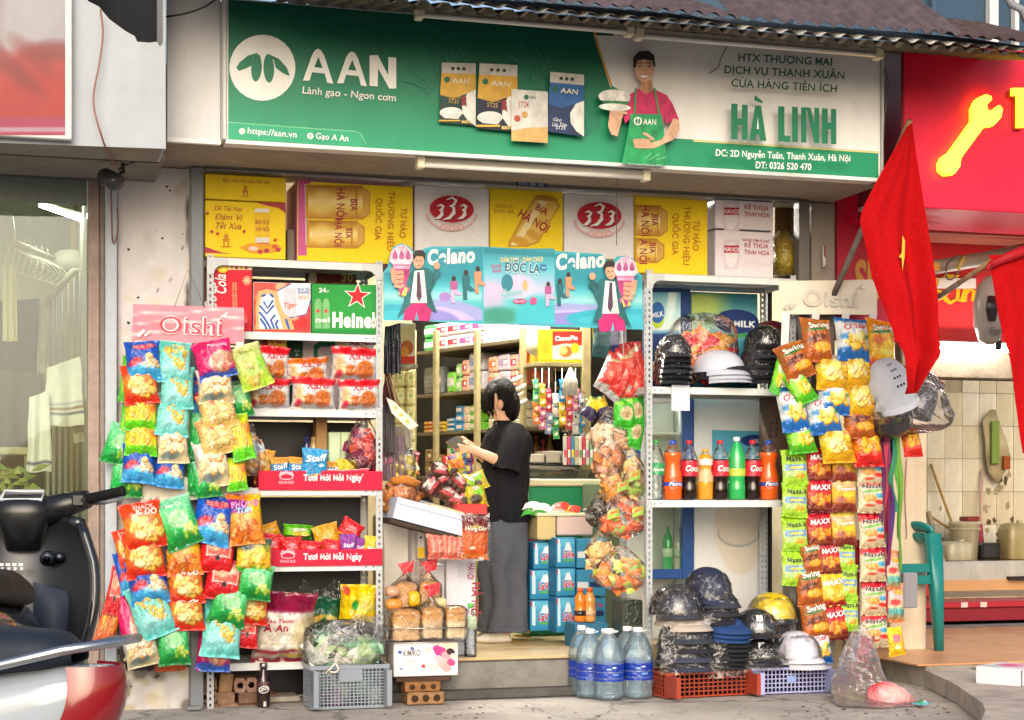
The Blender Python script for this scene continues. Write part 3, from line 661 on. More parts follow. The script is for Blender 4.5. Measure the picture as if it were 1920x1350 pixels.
# LEFT SHOP CONTENTS
def wave_cloth(pts_top,zb,y,depth,c,name,label,cat,seed,folds=5,stripes=None,group=None,nx=26,nz=26,taper=.0,mt='cloth'):
 """a hanging cloth: (x0, z0)-(x1, z1) top edge, bottom at zb, soft folds; built with thickness"""
 (xa_,za_),(xb_,zb_)=pts_top;m=MB()
 def fn(a,b,off=0):
  tt=1-b;x=xa_+(xb_-xa_)*a;zt_=za_+(zb_-za_)*a;z=zt_+(zb-zt_)*tt
  cxm=(xa_+xb_)/2;x=cxm+(x-cxm)*(1+taper*tt)
  f=depth*sin(a*folds*pi+seed)*(.35+.65*tt)+depth*.8*noise.noise(Vector((a*3+seed,b*2.5,seed)))
  return(x+.3*depth*noise.noise(Vector((seed,b*3,a*2))),y+f+off,z+.25*depth*sin(a*7+seed)*tt)
 A=None
 if stripes is not None:
  A=Art(c)
  for v,th,cc in stripes:A.band(v,0,th,cc,soft=.008)
 m.grid(fn,nx,nz,A,c=c);m.grid(lambda a,b:fn(a,b,.004),nx,nz,None,c=c,flip=True)
 return solo(m,name,mt,label,cat,group)
p0,p1=P(88,690,.75),P(150,668,.75)
wave_cloth(((p0.x,p0.z),(p1.x,p1.z)),P(110,798,.75).z,.75,.022,'#f4f0e4','towel','cream towel with blue and brown stripes hung over the stair rail, upper right','towel',1.2,3,[(.36,.012,'#24386c'),(.27,.014,'#8a5a48'),(.19,.012,'#24386c')],'striped towels in the clothes shop',taper=.25)
p0,p1=P(55,745,.70),P(92,732,.70)
wave_cloth(((p0.x,p0.z),(p1.x,p1.z)),P(80,885,.7).z,.70,.022,'#f6f2e8','towel','cream towel with one blue stripe hanging lowest at left behind the glass','towel',2.6,3,[(.12,.012,'#24386c'),(.06,.006,'#24386c')],'striped towels in the clothes shop',taper=.3)
p0,p1=P(138,690,.9),P(162,700,.9)
wave_cloth(((p0.x,p0.z),(p1.x,p1.z)),P(150,830,.9).z,.90,.02,'#d0cab8','towel','greyish towel half hidden behind the timber jamb','towel',4.1,2,[(.14,.012,'#3a4560')],'striped towels in the clothes shop')
p0,p1=P(-40,566,1.5),P(72,560,1.5)
wave_cloth(((p0.x,p0.z),(p1.x,p1.z)),P(20,800,1.5).z,1.5,.05,'#0f2238','garment','dark blue garment hanging at the back of the clothes shop','clothes',3.3,5,None)
p0,p1=P(-30,690,1.2),P(80,700,1.2)
wave_cloth(((p0.x,p0.z),(p1.x,p1.z)),P(20,930,1.2).z,1.2,.05,'#3c4640','garment','grey green garment hanging low behind the scooter handlebar','clothes',5.5,4,None)
p0,p1=P(5,500,.8),P(32,495,.8)
wave_cloth(((p0.x,p0.z),(p1.x,p1.z)),P(18,640,.8).z,.8,.012,'#cfc39a','macrame_hanging','cream knotted string hanging beside the coat hangers','string hanging',1.9,4,None)
for k in range(7):
 m=MB();y=.9+.07*k;c=P(18+11*k,462+4*k,y)
 m.tube([c+Vector((0,0,.05)),c+Vector((.015,0,.062)),c+Vector((.02,0,.03)),c],.003,'#cfc8b0',6)
 m.tube([c,c+Vector((.10,.02,-.05)),c+Vector((.155,.03,-.11)),c+Vector((.10,.02,-.16)),c+Vector((-.03,0,-.12)),c],.0035,'#d8d2ba',6)
 solo(m,'coat_hanger','plastic',f'pale wire coat hanger, {ORD[k + 1]} from the left on the rail behind the glass','hanger','hangers in the clothes shop')
m=MB();m.tube([P(-60,398,1.0),P(8,400,1.0),P(22,408,1.0),P(25,430,1.0),P(25,450,1.0)],.011,'#d8d4bc')
m.tube([P(25,450,1.0),P(110,486,1.6)],.008,'#d8d4bc');solo(m,'clothes_rail','paint','bent pale clothes rail carrying coat hangers in the clothes shop','rail')
t=thing('staircase','grey stair balustrade with slanting handrail behind the left window','staircase',P(120,800,1.3))
m=MB();m.tube([P(82,572,1.25),P(138,508,1.3),P(168,508,1.3)],.022,'#a9a68c',6);m.build('handrail','wood',t)
for k in range(8):
 m=MB();u=84+11*k;m.tube([P(u,max(510,580-12*k),1.27),P(u,980,1.27)],.008,'#6e7064',6);m.build('baluster','paint',t)
m=MB();m.box(P(74,600,1.25).x,P(86,600,1.25).x,1.22,1.30,.05,P(80,566,1.25).z,'#a8a48c',r=.004);m.build('newel_post','wood',t)
m=MB();q=P(130,490,1.6)
m.loft([(q.x,q.y,q.z-.07,.02,.02),(q.x,q.y,q.z-.06,.11,.07),(q.x,q.y,q.z,.12,.08),(q.x,q.y,q.z+.06,.07,.05),(q.x,q.y,q.z+.075,.01,.01)],'#a6a795',16)
solo(m,'white_sunhat','cloth','pale floppy hat on the stair post behind the left window','hat')
m=MB();R=random.Random(8)
for k in range(26):
 c=P(R.uniform(-10,60),R.uniform(880,925),.6);a=R.uniform(0,2*pi)
 m.add([c,c+Vector((.05*cos(a),.02,.04)),c+Vector((.11*cos(a),.03,.05*sin(a)+.03)),c+Vector((.05*cos(a+.5),-.01,.0))],[(0,1,2,3)],hx(R.choice(['#a8a75a','#8c9a4c','#c9c27a','#6f8a40'])))
solo(m,'leafy_plant','satin','yellow green leafy plant low behind the left window','plant')
m=MB();m.box(P(-40,845,.9).x,P(55,845,.9).x,.9,1.2,P(10,852,.9).z,P(10,838,.9).z,'#c9bf95',r=.003)
m.box(P(-30,0,.9).x,P(-24,0,.9).x,.92,.95,.06,P(10,852,.9).z,'#a59c78');m.box(P(46,0,.9).x,P(52,0,.9).x,.92,.95,.06,P(10,852,.9).z,'#a59c78')
solo(m,'low_shelf','wood','cream shelf board under the towels in the clothes shop','shelf')
emit('lamp_warm',(1,.96,.86),85)
t=thing('ceiling_lamp','lit tube lamp reflected bright inside the clothes shop','lamp',P(120,392,1.2))
m=MB();m.tube([P(76,384,1.3),P(164,415,1.1)],.014,'#ffffff',10);m.build('tube','lamp_warm',t)
m=MB();m.tube([P(74,379,1.33),P(166,410,1.13)],.02,'#d8d8c8',8);m.build('housing','paint',t)
m=MB();m.box(P(132,400,2.0).x,P(150,400,2.0).x,2.0,2.06,.06,P(140,415,2.0).z,'#d8c88a',r=.003);solo(m,'yellow_curtain','cloth','narrow pale yellow curtain at the back of the clothes shop','curtain')
t=thing('security_camera','dusty black security camera hanging above the whitewashed pillar','security camera',P(228,285,-.35))
yc=-.42
m=MB();m.tube([P(231,276,yc),P(231,281,yc)],.035,'#2c2d2f',12);m.tube([P(231,281,yc),P(230,318,yc),P(233,322,yc),P(224,325,yc)],.011,'#26272a',8);m.build('bracket','plastic',t)
m=MB();a,b=P(192,328,yc),P(224,345,yc-.08);m.tube([a,a+(b-a)*.12,a+(b-a)*.9,b],[.035,.042,.045,.03],'#35383a',14);cam_=m.build('housing','plastic',t)
m=MB();m.tube([P(187,338,yc-.02),P(196,343,yc-.03)],.014,'#17181a',10);m.build('lens','gloss',cam_)
def wire(pts,r,c,label,y=None):
 m=MB();q=[Vector(p)for p in pts];n=[]
 for i in range(len(q)-1):
  a,b,c_,d_=q[max(i-1,0)],q[i],q[i+1],q[min(i+2,len(q)-1)]
  for k in range(6):
   s=k/6;n.append(.5*((2*b)+(c_-a)*s+(2*a-5*b+4*c_-d_)*s*s+(3*b-a-3*c_+d_)*s**3))
 n.append(q[-1]);m.tube(n,r,c,6);return solo(m,'wire','plastic',label,'wire')
wire([P(188,18,-1.0),P(193,60,-1.0),P(187,115,-1.0),P(175,190,-1.0),P(192,260,-1.0),P(205,290,-.8),P(215,312,-.5)],.0045,'#8d4f3c','brown and yellow wire hanging down the white fascia to the security camera')
wire([P(222,318,-.45),P(245,306,-.5),P(290,296,-.6),P(309,284,-.7)],.004,'#3a3632','dark wire from the security camera to the corner of the white fascia')
wire([P(208,352,-.02),P(209,400,-.02),P(211,450,-.02),P(216,452,-.02),P(221,430,-.02),P(220,390,-.02)],.004,'#7a4a44','red brown wire loop hanging on the pale post')
wire([P(305,32,-.7),P(345,26,-.75),P(385,12,-.8),P(410,-6,-.85)],.005,'#2c2c30','black cable sagging across the top left corner to the sign')
wire([P(1365,84,-.73),P(1352,108,-.72),P(1347,125,-.72),P(1330,137,-.72)],.003,'#55514e','thin dark wire dangling over the white part of the sign')
wire([P(1380,70,-.9),P(1420,84,-.9),P(1480,90,-.9),P(1560,97,-.9)],.005,'#2e2b2a','black cable along the tube light above the white half of the sign')
wire([P(1658,126,-.71),P(1666,165,-.71),P(1658,220,-.71),P(1656,300,-.71),P(1659,325,-.71)],.004,'#4b4644','dark wire down the right end of the green and white sign')
wire([P(1157,312,-.6),P(1157,345,-.5),P(1156,460,-.3)],.002,'#4a4a4a','thin line hanging from the sign to the blue banner')
# RIGHT SHOP (repair shop)
yr=-.62
x0,x1=P(1694,0,yr).x,P(2150,0,yr).x
z0=P(1800,393,yr).z;z1=P(1690,101,yr).z+.09
t=thing('repair_sign','red sign board of the repair shop with a glowing wrench','sign',((x0+x1)/2,yr,z0))
m=MB();m.box(x0,x1,yr,yr+.715,z0,z1,'#f01040',r=.006);m.build('sign_board','vinyl',t)
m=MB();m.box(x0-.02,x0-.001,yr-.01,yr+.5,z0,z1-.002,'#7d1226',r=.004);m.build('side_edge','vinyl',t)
emit('neon',(1,.78,.02),5);emit('neon_letter',(1,.6,.02),3)
def outline3d(pts,y0,th,colr,mt,name,parent,mb=None):
 m=mb or MB();Q=[P(u,v,y0)for u,v in pts];m.prism([(q.x,q.z)for q in Q],y0,y0+th,colr);return m.build(name,mt,parent)
wr=[(1764,305),(1770,292),(1783,284),(1826,224),(1826,200),(1834,184),(1848,177),(1858,180),(1860,186),(1850,196),(1853,208),(1864,206),(1874,197),(1880,204),(1877,220),(1864,234),(1846,236),(1802,296),(1800,312),(1790,325),(1776,326),(1766,318)]
outline3d(wr,yr-.05,.02,'#ffd000','neon','wrench_face',t)
outline3d([(u-4+(1820-u)*.0,v+3)for u,v in wr],yr-.029,.028,'#c8780a','neon_letter','wrench_body',t)
outline3d([(1898,165),(1935,165),(1935,178),(1922,178),(1922,238),(1908,238),(1908,178),(1898,178)],yr-.05,.02,'#ffb000','neon_letter','letter_face',t)
outline3d([(1894,169),(1931,169),(1931,182),(1918,182),(1918,242),(1904,242),(1904,182),(1894,182)],yr-.029,.028,'#b05a08','plastic','letter_body',t)
yb=.55
m=MB();a,b=P(1570,0,.06).x,P(1730,0,.06).x;m.box(a,b,.06,.10,P(1650,640,.06).z,P(1590,346,.06).z,'#bf1838',r=.004)
d=Decal(m,.06,off=.004)
d.text('SỬA XE',(1601,556),(1760,562),66,'#d99a3c',.05,space=.9)
solo(m,'red_side_board','vinyl','dark red board with gold letters beside the cream snack card','board')
yb=.62
m=MB();a,b=P(1712,0,yb).x,P(2060,0,yb).x;m.box(a,b,yb,yb+.05,P(1800,641,yb).z,P(1800,440,yb).z,'#d62a2c',r=.004)
d=Decal(m,yb,off=.004);Yl='#f2b90c'
d.poly([(1752,530),(1775,514),(1800,516),(1790,526),(1764,532)],Yl)
d.line([(1757,544),(1766,548),(1774,562),(1782,568),(1792,562)],[4,7,9,7,4],Yl);d.line([(1784,536),(1772,556),(1758,562)],6,Yl)
d.line([(1797,542),(1795,562),(1803,565),(1810,540)],7,Yl);d.line([(1811,542),(1809,566)],7,Yl);d.line([(1811,552),(1820,541),(1826,546),(1824,564),(1832,560)],[5,7,7,7,5],Yl)
d.rect(1750,522,1830,541,'#ece4dc')
solo(m,'red_banner_board','vinyl','bright red board with yellow script lettering and a white strip inside the repair shop','board')
m=MB();a,b=P(1700,0,.2).x,P(2080,0,.2).x;m.box(a,b,.16,.6,P(1800,437,.2).z,P(1800,437,.2).z+.02,'#9a5a48',r=.004);m.box(a,b,.10,.159,P(1800,440,.12).z,z0+.02,'#a8553c',r=.004)
solo(m,'rusty_lintel','paint','shiny brown red lintel under the red repair sign','lintel')
emit('lamp_white',(1,.90,.84),70)
p,q=P(1738,655,.5),P(1905,655,.5);zz=(p.z+q.z)/2
t=thing('lit_tube_light','lit white tube light in the repair shop under the red board','tube light',((p.x+q.x)/2,.5,zz))
m=MB();m.tube([(p.x,.5,zz),(q.x,.5,zz)],.014,'#ffffff',12);m.build('tube','lamp_white',t)
m=MB();m.box(p.x-.05,q.x+.2,.53,.60,zz+.006,zz+.055,'#8d847a',r=.006);m.build('housing','paint',t)
m=MB();m.box(P(1690,0,.6).x,P(2060,0,.6).x,.605,.75,P(1800,710,.6).z,P(1800,643,.6).z,'#857a68',r=.01);solo(m,'concrete_lintel','concrete','dirty concrete beam under the red board behind the lit tube','beam')
m=MB();m.box(P(1670,0,.68).x,P(1738,0,.68).x,.68,.95,.0,P(1700,600,.32).z+.4,'#e6d6bc',r=.01);solo(m,'cream_pillar','plaster','cream painted pillar between the two shops behind the hanging ribbons','pillar')
wire([P(1700,860,.67),P(1697,930,.67),P(1700,1000,.67),P(1698,1010,.67)],.004,'#b58a80','thin pinkish cable down the cream pillar')
yt=6.3
za_,zb_=.50,P(1850,690,yt).z+.1
m=MB();xa_,xb_=P(1640,0,yt).x,P(2150,0,yt).x
m.box(xw+.13,xb_,yt+.012,yt+.15,za_-.3,zb_+.8,'#b9aa88',r=0);tw=struct(m,'wall_tiled','tile')
tw['_o']=tuple(tw.location)
tile_me=[]
for k in range(4):
 m=MB();m.box(-.0,.196,0,.010,0,.334,['#efe4c8','#e8dabb','#f2e8d0','#e2d4b2'][k],r=.002);o=m.build('tile','tile');tile_me.append(o.data);bpy.data.objects.remove(o)
R=random.Random(2);nt_=0
z=za_;row=0
while z<zb_:
 x=xa_
 while x<xb_-.2:
  if not(row==5 and R.random()<.3):
   o=bpy.data.objects.new('tile',R.choice(tile_me));COL.objects.link(o);o.parent=tw
   o.location=Vector((x,yt+R.uniform(-.001,.001),z))-tw.location+Vector((.098,0,0));nt_+=1
  x+=.2
 z+=.338;row+=1
m=MB();R=random.Random(9)
for k in range(70):
 u,v=R.gauss(1873,16),R.uniform(880,1040);
 if R.random()<.5:u,v=R.uniform(1760,1915),R.gauss(985,22)
 c=P(u,v,yt-.004-k*.00002);r=R.uniform(.01,.05)
 m.add([(c.x+r*R.uniform(.4,1)*cos(j*pi/4),c.y,c.z+r*R.uniform(.6,1.5)*sin(j*pi/4))for j in range(8)],[tuple(range(8))[::-1]],hx(R.choice(['#a89a78','#b5a685','#6a5c40','#b0a078'])))
tag(m.build('wall_stain','brick'),kind='stuff',label='dark mould stains on the tiled wall of the repair shop',cat='stain')
m=MB();xR=16.0
yk=PZ(1720,1246,.14).y
m.box(xw+.13,xR,yk,PZ(1800,1168,.14).y,0,.128,'#a1988c',r=0);f1=struct(m,'repair_floor','concrete');f1['_o']=tuple(f1.location)
fl=[]
for k in range(3):
 m=MB();m.box(0,.590,0,.590,0,.011,['#d99a6c','#dda274','#d39062'][k],r=.002);o=m.build('tile','floor');fl.append(o.data);bpy.data.objects.remove(o)
R=random.Random(4);y=yk+.005
while y<PZ(1800,1168,.14).y-.5:
 x=P(1640,0,.3).x
 while x<P(2050,0,1).x:
  if 1:
   o=bpy.data.objects.new('tile',R.choice(fl));COL.objects.link(o);o.parent=f1;o.location=Vector((x+.295,y+.295,.1285))-f1.location
  x+=.6
 y+=.6
y1_=PZ(1800,1165,.14).y
zpl=.14+(1165-1128)/S(1800,y1_)
m=MB();m.box(P(1640,0,y1_).x,16,y1_,y1_+.05,.14,zpl-.05,'#8f1a28',r=.004);m.box(P(1640,0,y1_).x,16,y1_-.03,y1_+1.6,zpl-.049,zpl,'#b52233',r=.006);
t=thing('red_platform','low red metal platform on the floor of the repair shop','platform',(P(1800,0,y1_).x,y1_,.14));m.build('frame','paint',t)
m=MB()
for u in(1808,1844):
 q=P(u,1128-0,y1_-.032);
 m.box(q.x-.03,q.x+.03,y1_-.036,y1_-.0305,zpl-.045,zpl-.004,'#e8c8c0',r=.001)
m.build('reflector','plastic',t)
m=MB();ym=y1_+.35;m.box(P(1760,0,ym).x,16,ym,y1_+1.4,zpl+.001,zpl+.012,'#c4a988',r=.002);m.build('worn_deck','concrete',t)
m=MB();yy=y1_+.5;m.box(P(1640,0,yy).x,P(1768,0,yy).x,yy,yy+.3,zpl+.013,zpl+.11,'#c02430',r=.006);solo(m,'red_block','paint','red painted block on the platform behind the green chair','block')
yk2=PZ(1800,1066,.5).y
m=MB();m.box(P(1640,0,y1_+1.6).x,16,y1_+1.62,yk2-.01,.14,.40,'#cf9d6e',r=.01);struct(m,'ramp_floor','floor')
m=MB();m.prism([(y1_+1.1,zpl+.10),(y1_+1.16,zpl+.13),(y1_+1.9,.42),(y1_+1.9,.405)],P(1768,0,5).x,P(1768,0,5).x+3.2,'#3a2c20',axis='x');solo(m,'dark_plank','wood','dark plank lying slanted across the repair shop floor','plank')
m=MB();m.box(P(1640,0,yk2).x,16,yk2,yk2+.12,.14,.56,'#c8c2ba',r=.02);struct(m,'stone_sill','tile')
m=MB();m.box(P(1640,0,yk2).x,16,yk2+.125,yt+.01,.14,.50,'#9a7c48',r=0);struct(m,'wash_floor','gloss')
yq=5.9
def at(u,v,y):return P(u,v,y)
q=at(1808,1040,yq);t=thing('plastic_bucket','dirty white plastic bucket with a red lid by the tiled wall','bucket',q)
s=1/S(1808,yq)
m=MB();m.lathe(q.x,yq,[(.001,.501),(24*s,.501),(28*s,.50+64*s),(30*s,.50+66*s),(30*s,.50+70*s),(28*s,.50+70*s)],'#cfc4a4',18);m.lathe(q.x,yq,[(29.5*s,.50+55*s),(31*s,.50+57*s),(29.5*s,.50+59*s)],'#c2b694',18,cap=False);m.build('body','tile',t)
m=MB();m.box(q.x-5*s,q.x+22*s,yq-.1,yq+.06,.50+71*s,.50+80*s,'#8a2a2c',r=.01);m.build('lid','plastic',t)
def jerry(u,w,h,y,c,label):
 q=at(u,1040,y);s=1/S(u,y);t=thing('jerry_can',label,'jerry can',(q.x,y,.5),'dirty plastic cans by the tiled wall')
 m=MB();m.loft([(q.x,y,.501,w*s*.92,.12),(q.x,y,.51,w*s,.13),(q.x,y,.5+h*s*.8,w*s,.13),(q.x,y,.5+h*s*.95,w*s*.8,.11),(q.x,y,.5+h*s,w*s*.5,.07)],c,24,squash=5)
 m.build('body','tile',t);m=MB();m.lathe(q.x+w*s*.5,y,[(.03,.5+h*s*.97),(.03,.5+h*s*1.08),(.0,.5+h*s*1.08)],c,12);m.build('cap','plastic',t)
jerry(1901,24,68,5.75,'#b5a574','yellowish jerry can at the right edge by the tiled wall')
jerry(1790,28,36,5.6,'#c9c0a2','low grey white can lying in front of the dirty bucket')
m=MB();q=at(1858,1040,5.9);m.box(q.x-.16,q.x+.16,5.8,6.1,.501,.66,'#2c2c2e',r=.02);solo(m,'black_crate','plastic','black box on the wet floor between the bucket and the jerry can','box')
def stick(u0,v0,y0,u1,v1,y1,r,c,label,mt='wood'):
 m=MB();m.tube([P(u0,v0,y0),P(u1,v1,y1)],r,c,8);return solo(m,'pole',mt,label,'pole','poles leaning in the repair shop')
stick(1733,960,6.24,1792,1000,5.95,.012,'#b98f4a','lower yellow pole leaning behind the bucket');stick(1745,870,6.24,1788,990,6.0,.014,'#c09a58','upper yellow pole leaning against the tiled wall')
stick(1740,960,4.6,1774,1072,4.35,.024,'#b9a67c','grey wooden batten leaning on the cream pillar')
stick(1842,880,6.24,1838,1028,6.1,.014,'#c8a090','pink handled broom pole standing at the tiled wall','plastic')
m=MB();a=at(1838,1002,6.08);m.tube([a+Vector((0,0,.1)),a+Vector((0,0,-.1))],[.025,.04],'#a03a50',8);solo(m,'broom','rubber','dark pink broom head at the foot of the pink pole','broom')
t=thing('hanging_basket','old woven bag hanging on the tiled wall of the repair shop','bag',P(1868,800,6.2))
m=MB();q=P(1868,830,6.2);s=1/S(1868,6.2)
m.loft([(q.x+2*s,6.2,q.z-76*s,3*s,.01),(q.x,6.2,q.z-55*s,18*s,.03),(q.x+4*s,6.2,q.z-30*s,27*s,.05),(q.x,6.2,q.z,24*s,.04),(q.x-12*s,6.2,q.z+40*s,18*s,.02),(q.x-8*s,6.2,q.z+62*s,6*s,.01)],['#a89a76','#b5a47c','#9a8a68','#c2b48c','#b0a27c','#8a7c5c'],20);m.build('sack','cloth',t)
m=MB();m.box(q.x-18*s,q.x-2*s,6.12,6.15,q.z-40*s,q.z+40*s,'#7f9a4c',r=.004);m.build('strap','cloth',t)
m=MB();m.box(q.x+6*s,q.x+20*s,6.11,6.14,q.z-50*s,q.z-25*s,'#a0552c',r=.004);m.build('patch','cloth',t)
m=MB();m.tube([P(1746,502,.30),P(1830,488,.30),P(1960,462,.30)],.045,'#a8a294',8);solo(m,'grey_pole','paint','thick grey pole slanting across the repair shop entrance','pole')
wire([P(1798,478,.24),P(1778,492,.24),P(1774,518,.24),P(1784,524,.24),P(1798,508,.24)],.006,'#6f6758','loop of wire tied around the grey pole')
m=MB();m.tube([P(1808,482,.23),P(1796,505,.23)],.014,'#e0cf70',8);solo(m,'yellow_plug','plastic','pale yellow plug tied to the grey pole','plug')
t=thing('wall_fan','grey plastic fan with a black centre turned sideways, under the grey pole','fan',P(1855,600,.2))
m=MB();q=P(1853,580,.2);s=1/S(1853,.2)
m.loft([(q.x+4*s,.2,q.z-66*s,6*s,.02),(q.x+2*s,.2,q.z-58*s,20*s,.06),(q.x,.2,q.z-30*s,27*s,.09),(q.x-2*s,.2,q.z+10*s,26*s,.09),(q.x-1*s,.2,q.z+45*s,18*s,.07),(q.x+2*s,.2,q.z+62*s,6*s,.03)],'#a9a9a2',24);m.build('housing','plastic',t)
m=MB();m.loft([(q.x-10*s,.11,q.z-25*s,8*s,.012),(q.x-10*s,.105,q.z,14*s,.012),(q.x-9*s,.11,q.z+22*s,9*s,.012)],'#2a2a2a',20);m.build('motor_plate','plastic',t)
m=MB()
for k in range(5):m.tube([(q.x+(18-3*k)*s*cos(w),.115-k*.004,q.z-36*s+(14-2*k)*s*sin(w))for w in np.linspace(pi,2*pi,9)],.0025,'#77776f',5)
m.build('grille','plastic',t)
m=MB();m.tube([P(1866,632,.22),P(1872,640,.22),P(1872,656,.22)],.02,'#2f2f2f',8);m.lathe(P(1872,612,.22).x,.22,[(.001,P(1872,622,.22).z),(.03,P(1872,616,.22).z),(.032,P(1872,606,.22).z),(.0,P(1872,602,.22).z)],'#2f2f2f',14);m.build('joint','plastic',t)
zk=.105
edge=[(1640,1226),(1690,1240),(1735,1256),(1790,1282),(1842,1318),(1848,1332),(1840,1350),(1900,1420)]
Q=[PZ(u,v,zk)for u,v in edge]
poly=[(p.x,p.y)for p in Q]+[(16,Q[-1].y-.3),(16,yk-.003),(xw+.14,yk-.003)]
m=MB();m.prism(poly,0.0045,zk,'#c8beb4',axis='z');struct(m,'raised_pavement','concrete')
m=MB();R=random.Random(12);pts=[PZ(1800,1248,zk),PZ(1865,1240,zk),PZ(1960,1243,zk),PZ(1960,1262,zk),PZ(1850,1262,zk)]
m.add([(p.x,p.y,zk+.004)for p in pts],[tuple(range(5))[::-1]],hx('#7d766e'));struct(m,'pavement_patch','concrete')
t=MB();c=PZ(1890,1280,zk);t.M=Matrix.Translation((c.x,c.y-.02,zk+.001))@Matrix.Rotation(radians(33),4,'Z')
t.box(-.15,.15,-.13,.13,0,.095,'#e9e4ec',r=.003);t.add([(-.152,-.1315,.0),(-.14,-.1315,0),(-.14,-.1315,.09),(-.152,-.1315,.09)],[(0,1,2,3)],hx('#4a4048'))
A=Art('#eee6ee');A.ell(.55,.5,.3,.3,'#e86aa0',0,.5);A.ell(.8,.3,.2,.2,'#f0b0c8',0,.6);A.ell(.2,.7,.15,.2,'#b8e0d0',0,.6)
t.grid(lambda a,b:(-.148+.296*a,-.128+.256*b,.0962),24,24,A);A2=Art('#d8e0e8');A2.ell(.5,.5,.35,.4,'#c8a8d8',0,.8)
t.grid(lambda a,b:(.1512,-.12+.24*a,.005+.085*b),16,8,A2)
solo(t,'flat_carton','card','flat white carton with pink print lying on the pavement at the right edge','box')
t=MB();c=PZ(1728,1326,0);t.M=Matrix.Translation((c.x,c.y,.006))@Matrix.Rotation(.4,4,'Z')
t.grid(lambda a,b:(-.05+.1*a,-.03+.06*b,.012+.016*sin(a*pi)*sin(b*pi)+.006*sin(a*19)),14,8,Art('#58b8c8').ell(.4,.5,.2,.3,'#3f9c58').ell(.75,.5,.15,.3,'#e0e8e0'));solo(t,'candy_wrapper','film','small crumpled turquoise wrapper on the ground beside the kerb','wrapper')
# RACKS
def rack(name,label,ul,ur,shelf_v,uref,y0,dep,zbase,vtop,c='#b9bfc4',lip=.040,back=True):
 xl,xr=P(ul,900,y0).x,P(ur,900,y0).x;zt_=P(uref,vtop,y0).z
 t=thing(name,label,'shelf rack',((xl+xr)/2,y0+dep/2,zbase));zs=[]
 fw=.036
 def upright(x,y,sx,sy):
  m=MB();th=.003;pitch=.034
  n=int((zt_-zbase)/pitch)
  def strip(fx):
   for k in range(n+1):
    za,zb=zbase+k*pitch,min(zbase+(k+1)*pitch,zt_)
    if zb-za<.01:continue
    h0,h1=za+.010,za+.026
    for(p,q,r_,s_)in((0,.34,za,zb),(.62,1,za,zb),(.34,.62,za,min(h0,zb)),(.34,.62,min(h1,zb),zb)):
     if s_-r_>1e-4:m.add([fx(p,r_,0),fx(q,r_,0),fx(q,s_,0),fx(p,s_,0)],[(0,1,2,3)],hx(c))
  strip(lambda a,z,o:(x+sx*fw*a,y,z));strip(lambda a,z,o:(x,y+sy*fw*a,z))
  m.build('upright','paint',t)
 for x,sx in((xl,1),(xr,-1)):
  upright(x,y0-.002,sx,1);upright(x,y0+dep+.002,sx,-1)
 for k,v in enumerate(shelf_v):
  z=P(uref,v,y0).z;zs.append(z);m=MB()
  m.box(xl+.002,xr-.002,y0+.001,y0+dep,z-.004,z,'#e3e6e6',r=0)
  m.box(xl+.002,xr-.002,y0+.0015,y0+.004,z-lip,z-.0045,'#e3e6e6',r=.001)
  m.box(xl+.002,xr-.002,y0+dep-.004,y0+dep,z-lip,z-.0045,'#c9cccc',r=.001)
  for x in(xl+.002,xr-.005):m.box(x,x+.003,y0+.005,y0+dep-.005,z-lip,z-.0045,'#d0d3d3',r=0)
  for x in(xl+.05,xl+.09,xr-.09,xr-.05):
   m.add([(x+.005*cos(j*pi/3),y0+.0008,z-lip/2+.005*sin(j*pi/3))for j in range(6)],[tuple(range(6))[::-1]],hx('#3a3c3e'))
  m.build('shelf','paint',t)
 z=zs[0]
 for x,sg in((xl,1),(xr,-1)):
  m=MB();r=.07
  pts=[(x,z-.002),(x+sg*.11,z-.002),(x+sg*.11,z-lip),(x+sg*.085,z-lip)]+[(x+sg*(.085-.05*sin(a)),z-lip-.05*(1-cos(a)))for a in(.5,1.0,1.57)]+[(x,z-lip-.05)]
  m.prism(pts,y0-.0075,y0-.0045,'#c9cdd0');m.build('gusset_plate','paint',t)
 return t,zs,xl,xr
LR,LZ,LXL,LXR=rack('snack_rack','tall slotted steel rack left of the doorway with snacks on five shelves',388,717,[490,625,768,915,1057,1240],590,0.0,.42,0.0,485)
RR,RZ,RXL,RXR=rack('helmet_rack','slotted steel rack right of the doorway with helmets and drink bottles',1212,1492,[517,727,938],1340,0.0,.42,0.0,510)
for u in(363,):
 pass
ZB=P(590,490,0).z
m=MB();m.box(LXR+.004,RXL-.004,.02,.5,P(960,478,.02).z-.03,P(960,478,.02).z,'#8f7a5c',r=.003);solo(m,'loft_board','wood','wooden board behind the blue banner carrying the row of beer cartons','board')
ZL=P(960,478,.02).z
def carton(name,u0,v0,u1,z0,y,dep,cface,cside,label,deco=None,group=None,v1=None,cat='carton',mt='card',z1=None,r=.004):
 """a carton whose front stands on height z0 (or reaches down to pixel v1)"""
 uc=(u0+u1)/2
 a,b=P(u0,900,y).x,P(u1,900,y).x;zt_=P(uc,v0,y).z if z1 is None else z1
 if z0 is None:z0=P(uc,v1,y).z
 m=MB();m.box(a,b,y,y+dep,z0,zt_,cside,r=r)
 m.box(a+r,b-r,y-.0012,y-.0004,z0+r,zt_-r,cface,r=0)
 if deco:deco(Decal(m,y-.0012,off=.0006))
 return solo(m,name,mt,label,cat,group)
GB='beer cartons in the row above the doorway'
YE,RD='#f0cf12','#b3252f'
